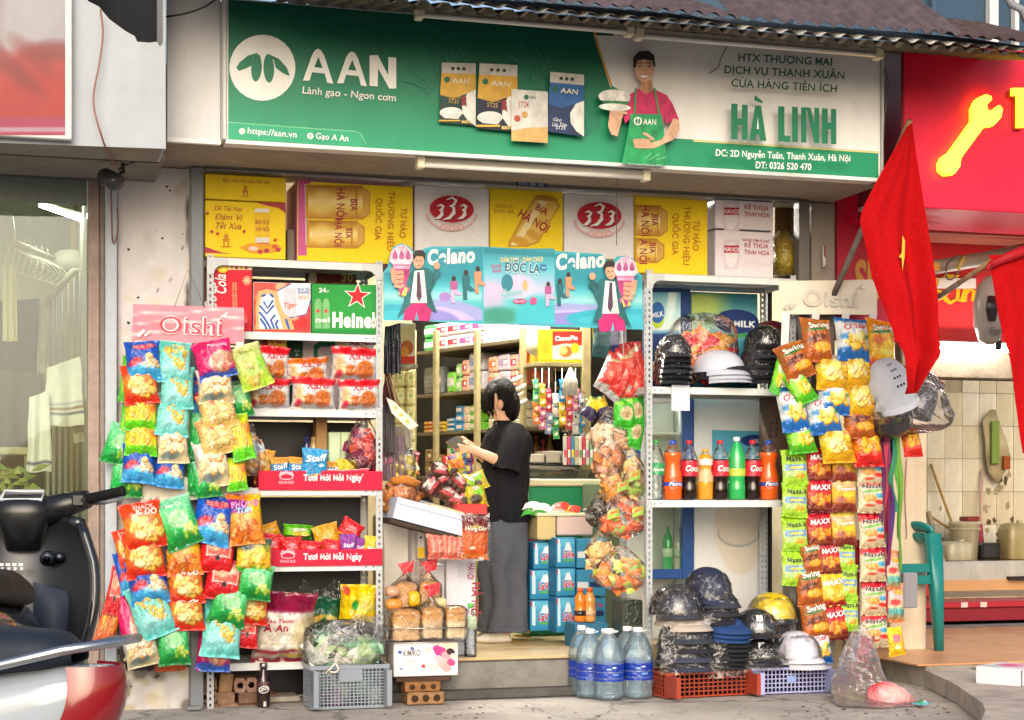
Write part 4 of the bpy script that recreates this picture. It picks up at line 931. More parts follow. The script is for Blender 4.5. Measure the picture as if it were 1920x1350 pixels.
tower=lambda d,u,v,s,c:[d.rect(u-6*s,v-14*s,u+6*s,v,c),d.rect(u-8*s,v-16*s,u+8*s,v-14*s,c),d.rect(u-4*s,v-22*s,u+4*s,v-16*s,c),d.poly([(u-6*s,v-22*s),(u,v-28*s),(u+6*s,v-22*s)],c),d.rect(u-2.4*s,v-10*s,u+2.4*s,v,YE),d.line([(u-12*s,v),(u+12*s,v)],1.2,c)]
def deco1(d):
 d.text('Một nét văn hóa Hà Nội',(417,341),(505,345),7,RD,.0,.35);tower(d,460,369,.8,'#c88618')
carton('beer_carton',384,329,536,P(460,377,.0).z+.001,0.0,.35,YE,'#c9a810','upper plain yellow carton with small brown tower print at the far left of the row',deco1,GB,z1=None)
def deco2(d):
 d.poly([(478,379),(536,381),(536,400),(522,390),(498,385)],'#b03a48');d.poly([(384,462),(400,468),(420,474),(440,476),(384,474)],'#b03a48')
 for s_,a,b,h in(('Để Tết Nay',(401,394),(454,396),8),('Đậm Vị',(402,411),(453,413),10),('Tết Xưa',(402,428),(452,430),11)):d.text(s_,a,b,h,'#a8522a',.02,.3)
 d.rect(477,398,506,456,'#e6bd1a');d.poly([(479,391),(504,391),(506,398),(477,398)],'#e9e4dc')
 d.text('BIA HƠI',(479,420),(504,421),8,'#a83a2c',.02);d.text('HÀ NỘI',(480,433),(504,434),8,'#a83a2c',.02)
 d.rect(479,445,505,462,'#d9d2c6');d.rect(480,455,504,459,'#b84a4a')
 d.poly([(448,464),(468,456),(520,458),(531,465),(510,474),(470,474)],'#d99a20')
 for k,(x,y_)in enumerate(((475,466),(488,472),(500,470),(515,462),(521,468))):d.ell(x,y_,9 if k<1 else 5,4,['#e0c8b8','#c03c50','#a83044','#c85a2c','#b03a40'][k])
 for x,y_ in((389,400),(458,434),(397,434),(408,438),(516,450)):d.ell(x,y_,3,3,'#c0402c')
 tower(d,424,462,.9,'#c88618')
carton('beer_carton',384,378,536,LZ[0]+.001,0.0,.35,YE,'#c9a810','yellow carton with a printed drink carton and Tết lettering under the plain yellow one',deco2,GB)
def can_v(d,u0,v0,u1,v1,cap=True):
 w=u1-u0;h=v1-v0
 A=Art('#d9a838');A.vgrad([(0,'#b8822a'),(.25,'#e0b850'),(.5,'#f0dc9a'),(.75,'#d8a83c'),(1,'#a8741e')])
 A.rect(.0,0,.04,1,'#c8922c');A.rect(.86,.0,.9,1,'#b07c24');A.ell(.28,.5,.16,.4,'#e8cc80',0,.6,.6)
 d.poly([(u0,v0),(u1-14,v0+4),(u1,v0+14),(u1,v1-12),(u1-14,v1-1),(u0,v1-3)],'#b88a30')
 d.art(u0+1,v0+2,u1-13,v1-4,A,1.5)
 d.poly([(u1-14,v0+7),(u1-2,v0+16),(u1-2,v1-14),(u1-14,v1-5)],'#cfa24a')
def deco3(d):
 d.rect(559,338,575,479,'#c95a94');d.rect(559,338,582,344,'#c0487c')
 d.line([(573,345),(575,460)],4,'#d9b8d0')
 can_v(d,573,346,694,413);can_v(d,575,412,684,467)
 for s_,u,v0_,v1_,h in(('HÀ NỘI',632,353,411,15),('BIA',658,373,396,12),('HÀ NỘI',628,411,462,14),('BIA',649,427,447,10)):d.text(s_,(u,v0_),(u-1,v1_),h,'#9c2834',.03)
 for s_,u,v0_,v1_ in(('QUỐC GIA',706,371,450),('THƯƠNG HIỆU',729,358,470),('TỰ HÀO',752,389,446)):d.text(s_,(u,v0_),(u-3,v1_),11,'#b87a10',.03)
carton('beer_carton',556,338,775,LZ[0]+.001,0.02,.35,YE,'#a85a80','wide yellow carton with two printed lying gold cans and a pink edge',deco3,GB,z1=P(665,344,.02).z)
m=MB();a,b,z0,z1=rect(538,430,556,484,.1);m.box(a,b-.002,.1,.4,LZ[0]+.001,z1,'#8d8272',r=.003);solo(m,'cardboard_piece','card','grey brown cardboard piece in the dark gap between two yellow cartons','cardboard')
def deco333(cx,cy):
 def f(d):
  for k in range(26):
   a=pi*.05+pi*.9*k/25+pi;
   d.ell(cx+47*cos(pi+a),cy+6+34*sin(a+pi),3.4,2.2,'#d9b4b4',degrees_(a),8)
  for k in(-13,-4,5,14,0):d.ell(cx+k*1.2,cy+36+abs(k)*-.15,6,6,'#d9a8a8');d.ell(cx+k*1.2,cy+36+abs(k)*-.15,4,4,'#e6c6c6')
  d.ell(cx,cy,43,27,'#e8c9cc',2,36);d.ell(cx,cy,41.5,25.5,'#b3182e',2,36)
  for off,sc_ in((-21,.85),(0,1.35),(22,.85)):
   for col_,w in(('#4a1218',1.0),('#efeae8',0)):
    o=1.6 if w else 0
    x,y_=cx+off+o*.6,cy+(3 if sc_<1 else -4)+o
    d.line([(x-7*sc_,y_-10*sc_),(x+1*sc_,y_-13*sc_),(x+6*sc_,y_-9*sc_),(x+3*sc_,y_-3*sc_),(x-3*sc_,y_-1*sc_)],[1.5,4,6,5,2],col_)
    d.line([(x-3*sc_,y_-2*sc_),(x+3*sc_,y_+1*sc_),(x+3*sc_,y_+8*sc_),(x-3*sc_,y_+15*sc_),(x-13*sc_,y_+18*sc_)],[2,5,7,6,1],col_)
 return f
degrees_=math.degrees
carton('beer_carton',777,350,917,ZL+.001,0.04,.35,'#e2dfe0','#c9c6c4','white carton with a red oval number emblem, left one of two, above the banner',deco333(847,392),GB)
def deco5(d):
 for s_,a,b in(('THƯƠNG HIỆU',(926,389),(962,391)),('QUỐC GIA',(925,398),(963,400))):d.text(s_,a,b,6,'#a87a10',.02)
 d.poly([(1003,366),(1044,372),(1050,388),(1040,402),(1010,455),(988,463),(952,463),(954,452),(985,396)],'#c8952c')
 A=Art('#dcae44');A.ell(.5,.5,.3,.5,'#f0dc98',30,.7)
 d.poly([(1006,374),(1040,379),(1046,388),(1006,452),(985,460),(956,460),(990,396)],'#e2b956');d.poly([(1012,376),(1026,378),(972,460),(958,460)],'#f0dca0')
 d.ell(1024,371,21,5,'#b8842a',8);d.ell(975,452,18,8,'#d39a30',20);d.ell(1000,440,14,8,'#cf9a38',30)
 d.text('BIA',(1003,392),(1024,404),12,'#a02832',.04);d.text('HÀ NỘI',(970,405),(1024,437),16,'#a02832',.04)
carton('beer_carton',918,356,1056,ZL+.001,0.04,.35,YE,'#c9a810','yellow carton with one slanted printed gold can above the middle of the banner',deco5,GB)
carton('beer_carton',1057,365,1189,ZL+.001,0.04,.35,'#e2dfe0','#c9c6c4','white carton with a red oval number emblem, right one of two, above the banner',deco333(1124,404),GB)
def deco7(d):
 can_v(d,1191,383,1252,445);can_v(d,1191,445,1246,495)
 for s_,u,v0_,v1_,h in(('HÀ NỘI',1203,385,443,15),('BIA',1223,402,424,11),('À NỘI',1200,448,495,14),('BIA',1219,455,475,10)):d.text(s_,(u,v0_),(u-1,v1_),h,'#9c2834',.03)
 for s_,u,v0_,v1_ in(('QUỐC GIA',1262,400,478),('THƯƠNG HIỆU',1283,386,497),('TỰ HÀO',1301,413,470)):d.text(s_,(u,v0_),(u-2,v1_),11,'#b87a10',.03)
carton('beer_carton',1190,372,1327,RZ[0]+.001,0.02,.35,YE,'#c9a810','yellow carton with lying gold cans on top of the helmet rack',deco7,GB)
def deco8(vt):
 def f(d):
  h=54
  d.rect(1357,vt+1,1386,vt+56,'#d9cdd2');d.ell(1371,vt+30,12,24,'#e8e2e4');d.rect(1357,vt+12,1386,vt+26,'#b0283c');d.text('HANOI',(1358,vt+23),(1385,vt+24),8,'#f0e8e8',.03)
  d.text('KẾ THỪA',(1396,vt+15),(1441,vt+18),8,'#b03844',.03);d.text('TINH HOA',(1395,vt+28),(1443,vt+31),8,'#b03844',.03)
  for k in range(7):d.line([(1392+8*k,vt+52),(1400+8*k,vt+42)],1,'#d0c4ca')
 return f
carton('beer_carton',1340,376,1450,P(1395,431,.02).z+.001,0.02,.34,'#e6dde2','#b9aeb4','upper of two small white cartons with red lettering on the helmet rack',deco8(377),GB)
def deco9(d):
 deco8(448)(d);d.text('NÂNG TẦM VỊ THẾ',(1392,452),(1442,455),5,'#b03844',.01)
carton('beer_carton',1340,433,1450,RZ[0]+.001,0.02,.34,'#e6dde2','#b9aeb4','lower of two small white cartons with red lettering on the helmet rack',deco9,GB)
carton('beer_carton',858,449,917,None,.055,.3,'#1d7a44','#175f36','dark green carton strip peeping out above the banner under the left white carton',None,GB,v1=474)
m=MB();q=P(1478,515,.12);s=1/S(1478,.12)
m.loft([(q.x,.2,q.z,22*s,.10),(q.x,.2,q.z+30*s,23*s,.11),(q.x-2*s,.2,q.z+65*s,20*s,.08),(q.x,.2,q.z+85*s,8*s,.03)],['#7a6416','#a08a1e','#8a7030','#6a5a2c'],20,squash=3);solo(m,'yellow_sack','film','crumpled olive yellow plastic sack at the right end of the carton row','sack')
carton('brown_carton',1453,383,1498,RZ[0]+.001,.32,.15,'#6a4a24','#5a4020','dark brown carton behind the olive yellow sack',None,None,z1=P(1475,385,.32).z)
# the blue ice cream banner
m=MB();yb=-.055
out=[(719,598),(719,510),(727,500),(731,478),(738,462),(752,456),(768,462),(776,472),(783,476),(795,466),(810,462),(905,462),(1128,476),(1133,484),(1142,490),(1150,489),(1156,481),(1172,479),(1186,484),(1192,498),(1194,508),(1204,517),(1206,618),(905,608)]
Q=[P(u,v,yb)for u,v in out];m.prism([(q.x,q.z)for q in Q],yb,yb+.004,'#3fb9cc')
d=Decal(m,yb,off=.001,step=.0003)
A=Art('#49c0d6');A.vgrad([(0,'#3fb4c8'),(.25,'#58cad6'),(.5,'#8fd8e0'),(.62,'#6fcbd8'),(.8,'#2fa8bd'),(1,'#2596ab')])
def banner_panel(u0,u1,vb0,vb1,vt,mirror):
 AA=Art('#49c0d6');AA.vgrad([(0,'#3aa9c6'),(.30,'#49bfcc'),(.38,'#5ac6cf'),(.5,'#a0dde2'),(.68,'#5cc8d6'),(.85,'#2fa6ba'),(1,'#2798ac')])
 f=lambda x:1-x if mirror else x
 AA.ell(f(.52),-.15,.62,.60,'#9fa8e0',0,.04);AA.ell(f(.47),-.2,.50,.50,'#c3b8ea',0,.05);AA.ell(f(.40),-.2,.42,.46,'#8f8ed6',0,.05);AA.ell(f(.14),.12,.34,.22,'#2fb0c8',0,.05);AA.ell(f(.1),.08,.3,.14,'#3fc0d4',0,.1)
 for k in range(9):AA.rect(f(.40+.05*k)-.015,.42,f(.40+.05*k)+.015,.50+.06*((k*7)%4),'#8fd2e2',.6)
 AA.ell(f(.62),.5,.06,.10,'#a884d0',0,.1)
 d.art(u0,vt,u1,vb0,AA,1.6)
banner_panel(720,904,601,606,512,False);banner_panel(906,1204,608,617,520,True)
A=Art('#8fd0e0');A.vgrad([(0,'#4cc0c6'),(.3,'#62c8d0'),(.45,'#c8c8ea'),(.7,'#6cc8dc'),(1,'#2c9cb2')]);A.ell(.1,.35,.2,.2,'#e0b8e0',0,.8,.7);A.ell(.5,.5,.2,.16,'#d8ccf0',0,.5);A.ell(.2,.1,.3,.12,'#3a9a86',0,.6);A.ell(.75,.05,.3,.3,'#3fc0cf',0,.3)
d.art(907,466,1040,607,A,1.6)
d.poly([(722,510),(736,512),(800,470),(905,464),(905,512),(722,514)],'#2a9cb0');d.poly([(1040,476),(1126,479),(1140,496),(1180,500),(1202,522),(1040,520)],'#2a9cb0');d.poly([(907,464),(1040,474),(1040,482),(907,474)],'#2794a8')
def celano(u,v,s):
 d.text('Celano',(u+1*s,v+5*s),(u+95*s,v-1*s),27*s,'#f6f8f8',.075,.14)
celano(800,491,.95);celano(1041,500,.98)
d.text('DÁM THỬ - DÁM CHƠI',(939,491),(1018,490),8,'#f0d890',.04);d.text('CÙNG',(921,503),(940,501),6,'#c04a8c',.05);d.text('KHÓI',(924,511),(940,510),6,'#c04a8c',.05)
d.text('ĐỘC LẠ',(946,508),(1012,512),16,'#e8f4f6',.13);d.text('ĐỘC LẠ',(946,508),(1012,512),16,'#2a6f8c',.05)
d.line([(1024,498),(1014,497),(1013,504),(1020,507),(1025,503)],3,'#4458a8')
d.ell(951,530,11,16,'#2a8aa0');d.ell(985,535,5,10,'#e0b880');d.text('Celano',(940,555),(980,552),12,'#8fd8d0',.04,.2);d.ell(975,565,13,5,'#c83a84');d.ell(1000,564,7,7,'#d8508c');d.text('MUA NGAY',(965,567),(985,567),4,'#f6e8f0',.02)
for(u,v,s,c1,c2)in((851,530,1,'#b85a9c','#d8b8e0'),(874,520,1.1,'#1f6f7c','#d8b890'),(896,512,1,'#d89a70','#1f5f6c'),(1028,540,.9,'#b85a9c','#d8b8e0'),(1050,535,1.0,'#1f6f7c','#d8b890'),(1066,522,.9,'#d89a70','#1f5f6c')):
 d.ell(u,v-8*s,4*s,5*s,'#3a2a2a');d.poly([(u-7*s,v-3*s),(u+7*s,v-3*s),(u+6*s,v+14*s),(u-6*s,v+14*s)],c1);d.poly([(u-6*s,v+13*s),(u+6*s,v+13*s),(u+16*s,v+22*s),(u+8*s,v+24*s),(u+1*s,v+20*s),(u+2*s,v+38*s),(u-5*s,v+38*s)],c1 if c1!='#b85a9c' else c2)
def banner_man(cx,sg,vy):
 f=lambda pts:[(cx+sg*x,vy+y_)for x,y_ in pts]
 d.poly(f([(-27,70),(-31,94),(18,96),(21,84),(22,66),(14,62),(-20,62)]),'#cc1f74');d.poly(f([(-6,78),(-9,94),(-2,95)]),'#3fb4c8')
 d.poly(f([(-12,-2),(14,-4),(28,6),(30,22),(20,44),(32,80),(14,70),(10,20),(-10,20),(-14,62),(-24,72),(-42,90),(-30,60),(-26,30)]),'#1d6a70')
 d.poly(f([(-10,2),(8,0),(14,62),(-18,62)]),'#dfeaea');d.poly(f([(-5,4),(0,4),(4,50),(-1,60),(-6,50)]),'#5a3a58')
 d.poly(f([(18,8),(34,-2),(40,8),(28,22),(20,20)]),'#1d6a70');d.ell(*f([(32,-8)])[0],6,7,SK)
 d.ell(*f([(-2,-16)])[0],10,14,SK,sg*8);d.poly(f([(-13,-14),(-14,-28),(-6,-37),(6,-37),(11,-30),(10,-18),(6,-25),(-6,-26),(-10,-20)]),HR)
 for k in(-6,2):d.ell(*f([(k,-17)])[0],1.6,1,HR)
 d.line(f([(-5,-8),(1,-8)]),1.2,'#b05848')
 d.poly(f([(-30,16),(-16,20),(-20,42),(-34,38)]),'#d468b0');d.poly(f([(-36,30),(-22,34),(-26,50),(-40,46)]),'#d8cc70')
 d.text('MỚI',f([(-28 if sg>0 else -18,27)])[0],f([(-18 if sg>0 else -28,29)])[0],5,'#f4e8f2',.03);d.poly(f([(-16,4),(-28,18),(-22,34),(-14,30)]),'#1d6a70')
def cone(cx,vt,sg):
 f=lambda pts:[(cx+sg*x,vt+y_)for x,y_ in pts]
 d.poly(f([(-18,30),(18,30),(12,58),(-2,92),(-10,58)]),'#c83c86');d.poly(f([(-16,34),(16,34),(15,40),(-15,40)]),'#e8a8cc')
 d.poly(f([(-23,26),(-19,6),(-6,-4),(8,-4),(20,8),(22,24),(16,32),(-16,32)]),'#eacfe2');
 for x in(-12,0,12):d.poly(f([(x-4,12),(x,4),(x+4,12),(x+5,20),(x,23),(x-5,20)]),'#b85a94')
 d.ell(*f([(0,-1)])[0],7,4,'#e8b8d4')
 for k in range(4):d.line(f([(-20+2*k,44+9*k),(-8+2*k,47+9*k),(4,46+8*k)]),7,SK if k%2 else '#cf9f82')
 d.poly(f([(-22,40),(-12,38),(-8,70),(-18,66)]),'#cf9f82')
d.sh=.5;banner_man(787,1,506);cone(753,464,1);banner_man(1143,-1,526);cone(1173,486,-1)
solo(m,'ice_cream_banner','vinyl','turquoise die cut ice cream banner hung across the top of the doorway','banner')
# SNACK BAGS
def pouch_mesh(name,asp,t,art,texts,seed,back,nx=30,ny=36,seal=.05,mt='film',pinch=.07):
 w,h=.2,.2*asp;R=random.Random(seed);m=MB()
 ph=[R.uniform(0,6.28)for _ in range(6)];k1,k2=R.uniform(9,13),R.uniform(15,22);skew=R.uniform(-.02,.02)
 off=Vector((R.uniform(0,50),R.uniform(0,50),0))
 def shape(u,v,side):
  s=abs(2*u-1);pu=max(0,1-s**3.2)**.62
  e=min(v,1-v);q=max(0,(e-seal)/(.5-seal));pv=min(1,(q*2.3))**.75 if q>0 else 0
  pv*=1-.12*(2*v-1.1)**2
  d=t*pu*pv
  cr=math.exp(-max(0,e-seal)/.10)*(1 if e>seal*.6 else .15)
  d+=t*.21*cr*(sin(k1*u*2+ph[0])*.6+sin(k2*u+ph[1])*.5)*(pu**.5 if pu>0 else 0)
  d+=t*.24*noise.noise(Vector((u*3.2,v*3.2,seed))+off)*pu*min(1,pv*2)
  d+=t*.22*abs(noise.noise(Vector((u*7+v*3,v*5,seed*1.7))+off))*pu*min(1,pv*2)
  hw=w/2*(1-pinch*min(1,pv))*(1+.02*noise.noise(Vector((v*4,seed,side))))
  x=(2*u-1)*hw+skew*(v-.5)*h
  z=(v-.5)*h+(.012*h*sin(u*5+ph[2])if e<seal*1.5 else 0)*(1 if v>.5 else -1)+.02*h*(s**2)*pv*(1 if v<.5 else -1)*-1
  bow=-.02*h*cos((v-.5)*pi)*0
  return(x,-d if side==0 else d*.75+.0005,z)
 art.sat,art.dim=1.22,.90
 m.grid(lambda a,b:shape(a,b,0),nx,ny,art)
 m.grid(lambda a,b:shape(a,b,1),8,10,None,c=back,flip=True)
 for q in texts:
  body,uc,vb,tw,th_,colr,rot,outl=(list(q)+[None]*8)[:8];rot=radians(rot or 0)
  for ps,(cc,bo)in enumerate(([(outl,.10)]if outl else[])+[(colr,.04)]):
   V,Fc,W_=text2d(body,bo,.12)
   if not len(Fc):continue
   pts=[]
   for x,z in V:
    X=(x/W_-.5)*tw;Z=z*th_
    uu=uc+X*cos(rot)-Z*sin(rot);vv=vb+(X*sin(rot)+Z*cos(rot))/asp
    p=shape(min(max(uu,.01),.99),min(max(vv,.01),.99),0);pts.append((p[0],p[1]-.0022-.0006*ps-(.0006 if outl else 0),p[2]))
   m.add(pts,Fc,hx(cc))
 o=m.build(name,mt);me=o.data;bpy.data.objects.remove(o)
 A_=np.empty(len(me.vertices)*3,np.float32);me.vertices.foreach_get('co',A_);A_=A_.reshape(-1,3)
 lo,hi=A_.min(0),A_.max(0);c=np.array([0,0,lo[2]+(h/2-.0)])*0
 A_[:,0]-=(lo[0]+hi[0])/2;A_[:,2]-=(lo[2]+hi[2])/2;A_[:,1]-=A_[:,1].max();me.vertices.foreach_set('co',A_.ravel());me.update()
 return me
def chips(A,cx,cy,rx,ry,n=26,size=.13,seed=1,cols=('#f4d068','#f7e09a','#eec04a','#fbeec0')):return A.blobs(cx,cy,rx,ry,cols,n,size,seed)
D={}
def design(key,desc,asp,t,back,texts,A,seal=.05):D[key]=dict(desc=desc,asp=asp,t=t,back=back,texts=texts,art=A,seal=seal)
A=Art('#1a5fc0',1.1).vgrad([(0,'#3f9ee0'),(.22,'#58b8ea'),(.34,'#2f86d8'),(.5,'#1a58bc'),(1,'#1a62c4')]).ell(.25,.42,.22,.10,'#d42a48',15,.5).ell(.4,.36,.12,.05,'#f06a78',0,.5).ell(.6,.30,.3,.07,'#8fd4f4',-10,.8).ell(.55,.8,.35,.10,'#c8284c',5,.3);chips(A,.68,.42,.20,.17,16,.10,4,('#f0d8a8','#e8c890','#f8ecd0'))
design('fish','blue crisp bag with red fish print',1.08,.05,'#2a6fc8',[('Snack Cua',.52,.76,.6,.13,'#e8304c',4,'#f4e8f0')],A)
A=Art('#7fdcd2',1.2).vgrad([(0,'#7adcd8'),(.5,'#8fe0d0'),(1,'#6fd4cc')]).ell(.28,.72,.14,.10,'#f0a83c',20,.4).ell(.5,.3,.5,.2,'#a8ecec',10,.8);chips(A,.58,.60,.32,.22,18,.085,6,('#e8d870','#f0e48c','#cfe08c','#e0c850'));chips(A,.66,.34,.24,.08,9,.06,9,('#f0d860','#e8c848'))
design('cyan','turquoise crisp bag with yellow star shapes',1.18,.05,'#6fd0cc',[('Oishi',.6,.80,.42,.11,'#f4f0c0',-4,'#a8c858')],A)
A=Art('#f0561e',1.1).vgrad([(0,'#d8301a'),(.16,'#e03c1c'),(.3,'#ee6a24'),(.6,'#f08a34'),(.72,'#e8521e'),(1,'#e03a16')]);chips(A,.52,.42,.36,.24,34,.12,2,('#f8dc8a','#fbeab4','#f2c860','#f6d478'))
design('orange','orange red crisp bag with yellow chips',1.08,.055,'#e04a1c',[('SNACK',.56,.80,.5,.12,'#fdf0e4',-6,'#c0281a'),('BÍ ĐỎ',.6,.66,.52,.13,'#fdf0e4',-6,'#c0281a')],A)
A=Art('#b8d832',1.0).vgrad([(0,'#5cc41c'),(.2,'#6ccc20'),(.3,'#d0d82c'),(.7,'#f0d030'),(.85,'#c4dc3c'),(1,'#9ad028')]).ell(.85,.62,.14,.14,'#f08a3c',0,.6);chips(A,.5,.52,.38,.22,20,.13,5,('#f6d83c','#f8b82c','#f4e468','#f0a428'))
design('corn','lime green crisp bag with a golden yellow middle',1.02,.05,'#78c828',[],A)
A=Art('#ece4dc',1.05).vgrad([(0,'#e8d8b0'),(.2,'#e4cfa0'),(.4,'#ecdcc0'),(.7,'#f0ece8'),(1,'#eceaec')]).ell(.45,.18,.4,.1,'#7f8f8c',8,.6).ell(.5,.82,.2,.05,'#e05c48',5,.6);chips(A,.52,.48,.36,.22,20,.14,7,('#f4dca8','#f8ecd0','#ecc888'))  # grey ellipse low on the bag is a shadow painted into its colour
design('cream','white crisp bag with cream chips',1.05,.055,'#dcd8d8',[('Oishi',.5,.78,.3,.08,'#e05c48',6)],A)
A=Art('#d4186c',1.0).vgrad([(0,'#2f6fc0'),(.14,'#4a5ab8'),(.22,'#d4186c'),(1,'#d81a70')]).ell(.7,.82,.2,.12,'#e86aa8',0,.4).ell(.62,.38,.34,.24,'#f0d8c0',10,.3);chips(A,.65,.4,.26,.18,12,.13,3,('#f4e0cc','#f0c8b0','#e89888'))
design('magenta','magenta crisp bag with pale puffs',1.0,.05,'#c81868',[('Pillows',.62,.74,.52,.11,'#f6d8ec',-4,'#7a1a78')],A)
A=Art('#f0d490',1.0).vgrad([(0,'#ecc87c'),(.5,'#f0d494'),(1,'#e8a878')]).ell(.56,.74,.3,.16,'#ea8a68',10,.5).ell(.6,.8,.12,.05,'#e0483c',10,.5);chips(A,.48,.42,.4,.28,20,.13,11,('#f4dca0','#f0cc84','#f8e8bc'))
design('tan','pale yellow crisp bag with a salmon centre',1.0,.05,'#e8c888',[],A)
A=Art('#cfe07c',1.15).vgrad([(0,'#b8e048'),(.4,'#c4dc70'),(.6,'#c8dc80'),(1,'#d8dca0')]).ell(.7,.45,.3,.16,'#a8e060',30,.5);chips(A,.4,.35,.28,.20,12,.11,13,('#dcc868','#b8cc60','#e8dc94'))
design('lime','pale lime crisp bag tilted outwards',1.15,.05,'#c0d878',[('Snack',.5,.78,.45,.1,'#7a9a3c',-4)],A)
A=Art('#46b860',1.15).vgrad([(0,'#15803a'),(.14,'#178a3e'),(.28,'#2fa854'),(.5,'#58c474'),(.75,'#7fd8a0'),(1,'#a0e4c0')]).ell(.5,.52,.26,.20,'#c8ecc4',0,.2).ell(.5,.53,.2,.14,'#9adc9c',0,.4);chips(A,.72,.27,.18,.10,8,.09,15,('#a8e04c','#d0ec70','#7fcc3c'))
design('mint','green crisp bag with a pale bowl print',1.15,.055,'#2fa050',[('Rau Củ',.5,.78,.42,.09,'#eaf6ea',-6)],A)
A=Art('#f0c02c',1.2).vgrad([(0,'#e08428'),(.4,'#eea03c'),(.55,'#f0b440'),(.62,'#8c2a8c'),(1,'#e8b02c')]).rect(0,.6,.55,1,'#8a2c90').ell(.85,.75,.3,.25,'#f2c62c',0,.4).ell(.3,.92,.4,.07,'#e8882c',-8,.3);chips(A,.5,.28,.42,.2,14,.14,17,('#ee9c48','#f4b468','#d8742c'))
design('purple','purple and yellow crisp bag',1.22,.05,'#c87830',[('PHỒNG',.5,.70,.8,.15,'#f2a0d8',4,'#7a1a7c'),('TÔM',.45,.58,.45,.12,'#9ad0f4',4,'#4a58b0')],A)
A=Art('#d81e2c',1.0).vgrad([(0,'#c01420'),(.3,'#dc2030'),(1,'#d82834')]).rect(.14,.38,.88,.9,'#f6d8d0').rect(.17,.41,.85,.88,'#e06a58').ell(.38,.66,.18,.16,'#f0b088',0,.4).ell(.68,.7,.16,.16,'#f4c8b0',20,.4).ell(.5,.33,.07,.07,'#201818',0,.3).ell(.7,.52,.1,.08,'#c8382c',0,.4)
design('redbox','red crisp bag with a framed food picture',1.02,.05,'#c01c28',[],A)
A=Art('#f0c840',.95).vgrad([(0,'#4ca838'),(.1,'#58b040'),(.18,'#f0c83c'),(.6,'#f0cc50'),(.8,'#5a6a68'),(1,'#46564c')]).ell(.25,.72,.2,.2,'#5a6664',20,.5);chips(A,.5,.34,.42,.24,24,.11,19,('#f6d848','#f2bc34','#fae888'))
design('corndark','yellow corn snack bag with a dark top',.95,.05,'#58803c',[('CORN',.72,.72,.4,.12,'#3c7a2c',-60,'#f0dc60')],A)
A=Art('#241c20',1.0).vgrad([(0,'#2a2024'),(1,'#241c20')]).ell(.2,.6,.06,.08,'#d8b830',0,.4).ell(.15,.3,.05,.06,'#d8b830',0,.4)
design('black','black crisp bag with yellow scribbled letters',1.0,.045,'#241c20',[('Snack',.55,.5,.7,.26,'#e8a030',10,'#c83c18'),('Bí',.5,.2,.3,.2,'#f0c030',6)],A)
A=Art('#e4732c',1.3).vgrad([(0,'#c85a1c'),(.2,'#d8702a'),(1,'#b8501c')]);chips(A,.5,.5,.35,.4,14,.15,23,('#f0b03c','#e89428'))
design('amber','amber and brown snack bag',1.4,.045,'#8a2a58',[],A)
A=Art('#b06a28',1.35).vgrad([(0,'#a85a20'),(.25,'#b4662a'),(.6,'#a4602c'),(1,'#b8702c')]).ell(.42,.50,.30,.10,'#5a2818',15,.4).ell(.5,.48,.1,.04,'#c87040',10,.4).ell(.6,.32,.34,.15,'#f0a828',8,.15).ell(.56,.36,.24,.07,'#f8c850',8,.4).ell(.45,.70,.4,.04,'#2a7a3c',8,.3)
design('swing','brown crisp bag with slanted white lettering',1.38,.05,'#9a5220',[('Swing',.54,.74,.74,.19,'#fdfdf6',7,'#2c5a34')],A)
A=Art('#e8ecf0',1.3).vgrad([(0,'#1c6ab4'),(.22,'#2474bc'),(.3,'#e4ecf2'),(.85,'#e6eaf0'),(.92,'#2a70b4'),(1,'#1c5ca0')]).ell(.5,.22,.6,.08,'#2474bc',6,.2).ell(.82,.5,.14,.06,'#5a9a4c',20,.4).ell(.22,.50,.16,.08,'#4a9ad8',0,.5).ell(.72,.58,.1,.06,'#f0dc48',0,.4);chips(A,.52,.42,.3,.12,14,.15,29,('#f6dc68','#f8ea9c','#f0cc50'))
design('ostar','blue and white crisp bag with red lettering',1.3,.055,'#2474bc',[("O'Star",.52,.68,.74,.17,'#c41e48',8,'#f8f4f4')],A)
A=Art('#f0b024',1.35).vgrad([(0,'#c8401c'),(.12,'#d85a20'),(.2,'#ecc030'),(.6,'#f0b82c'),(1,'#e48a2c')]).ell(.35,.52,.26,.13,'#e8843c',0,.3).ell(.64,.36,.26,.24,'#f2c83c',8,.3).ell(.45,.70,.4,.04,'#2a7a3c',8,.3).ell(.6,.3,.2,.08,'#f8e070',8,.5)
design('swingy','yellow orange crisp bag with slanted white lettering',1.4,.05,'#d8801c',[('Swing',.52,.74,.74,.19,'#fdfdf6',9,'#2c5a34')],A)
A=Art('#f4d440',1.05).vgrad([(0,'#e4a818'),(.18,'#ecb820'),(.45,'#f0cc48'),(.75,'#f0e4b0'),(1,'#ece4cc')]).ell(.2,.72,.2,.12,'#e0b82c',0,.3).ell(.85,.68,.2,.12,'#eaa868',0,.6);chips(A,.55,.46,.36,.2,22,.15,31,('#f8e488','#f4d04c','#fbf0b8','#f0c034'))
design('yellow','yellow crisp bag with golden chips',1.1,.055,'#e4b01c',[],A)
A=Art('#64c024',1.2).vgrad([(0,'#48a81c'),(.25,'#54b420'),(.4,'#7cc83c'),(1,'#5cbc20')]).ell(.5,.66,.34,.16,'#e8f0d8',10,.5).ell(.2,.4,.14,.3,'#88d030',0,.5);chips(A,.58,.38,.28,.16,14,.13,37,('#f4dc48','#f0c83c','#f8ec90'))
design('green','bright green crisp bag with yellow chips',1.2,.05,'#58b820',[],A)
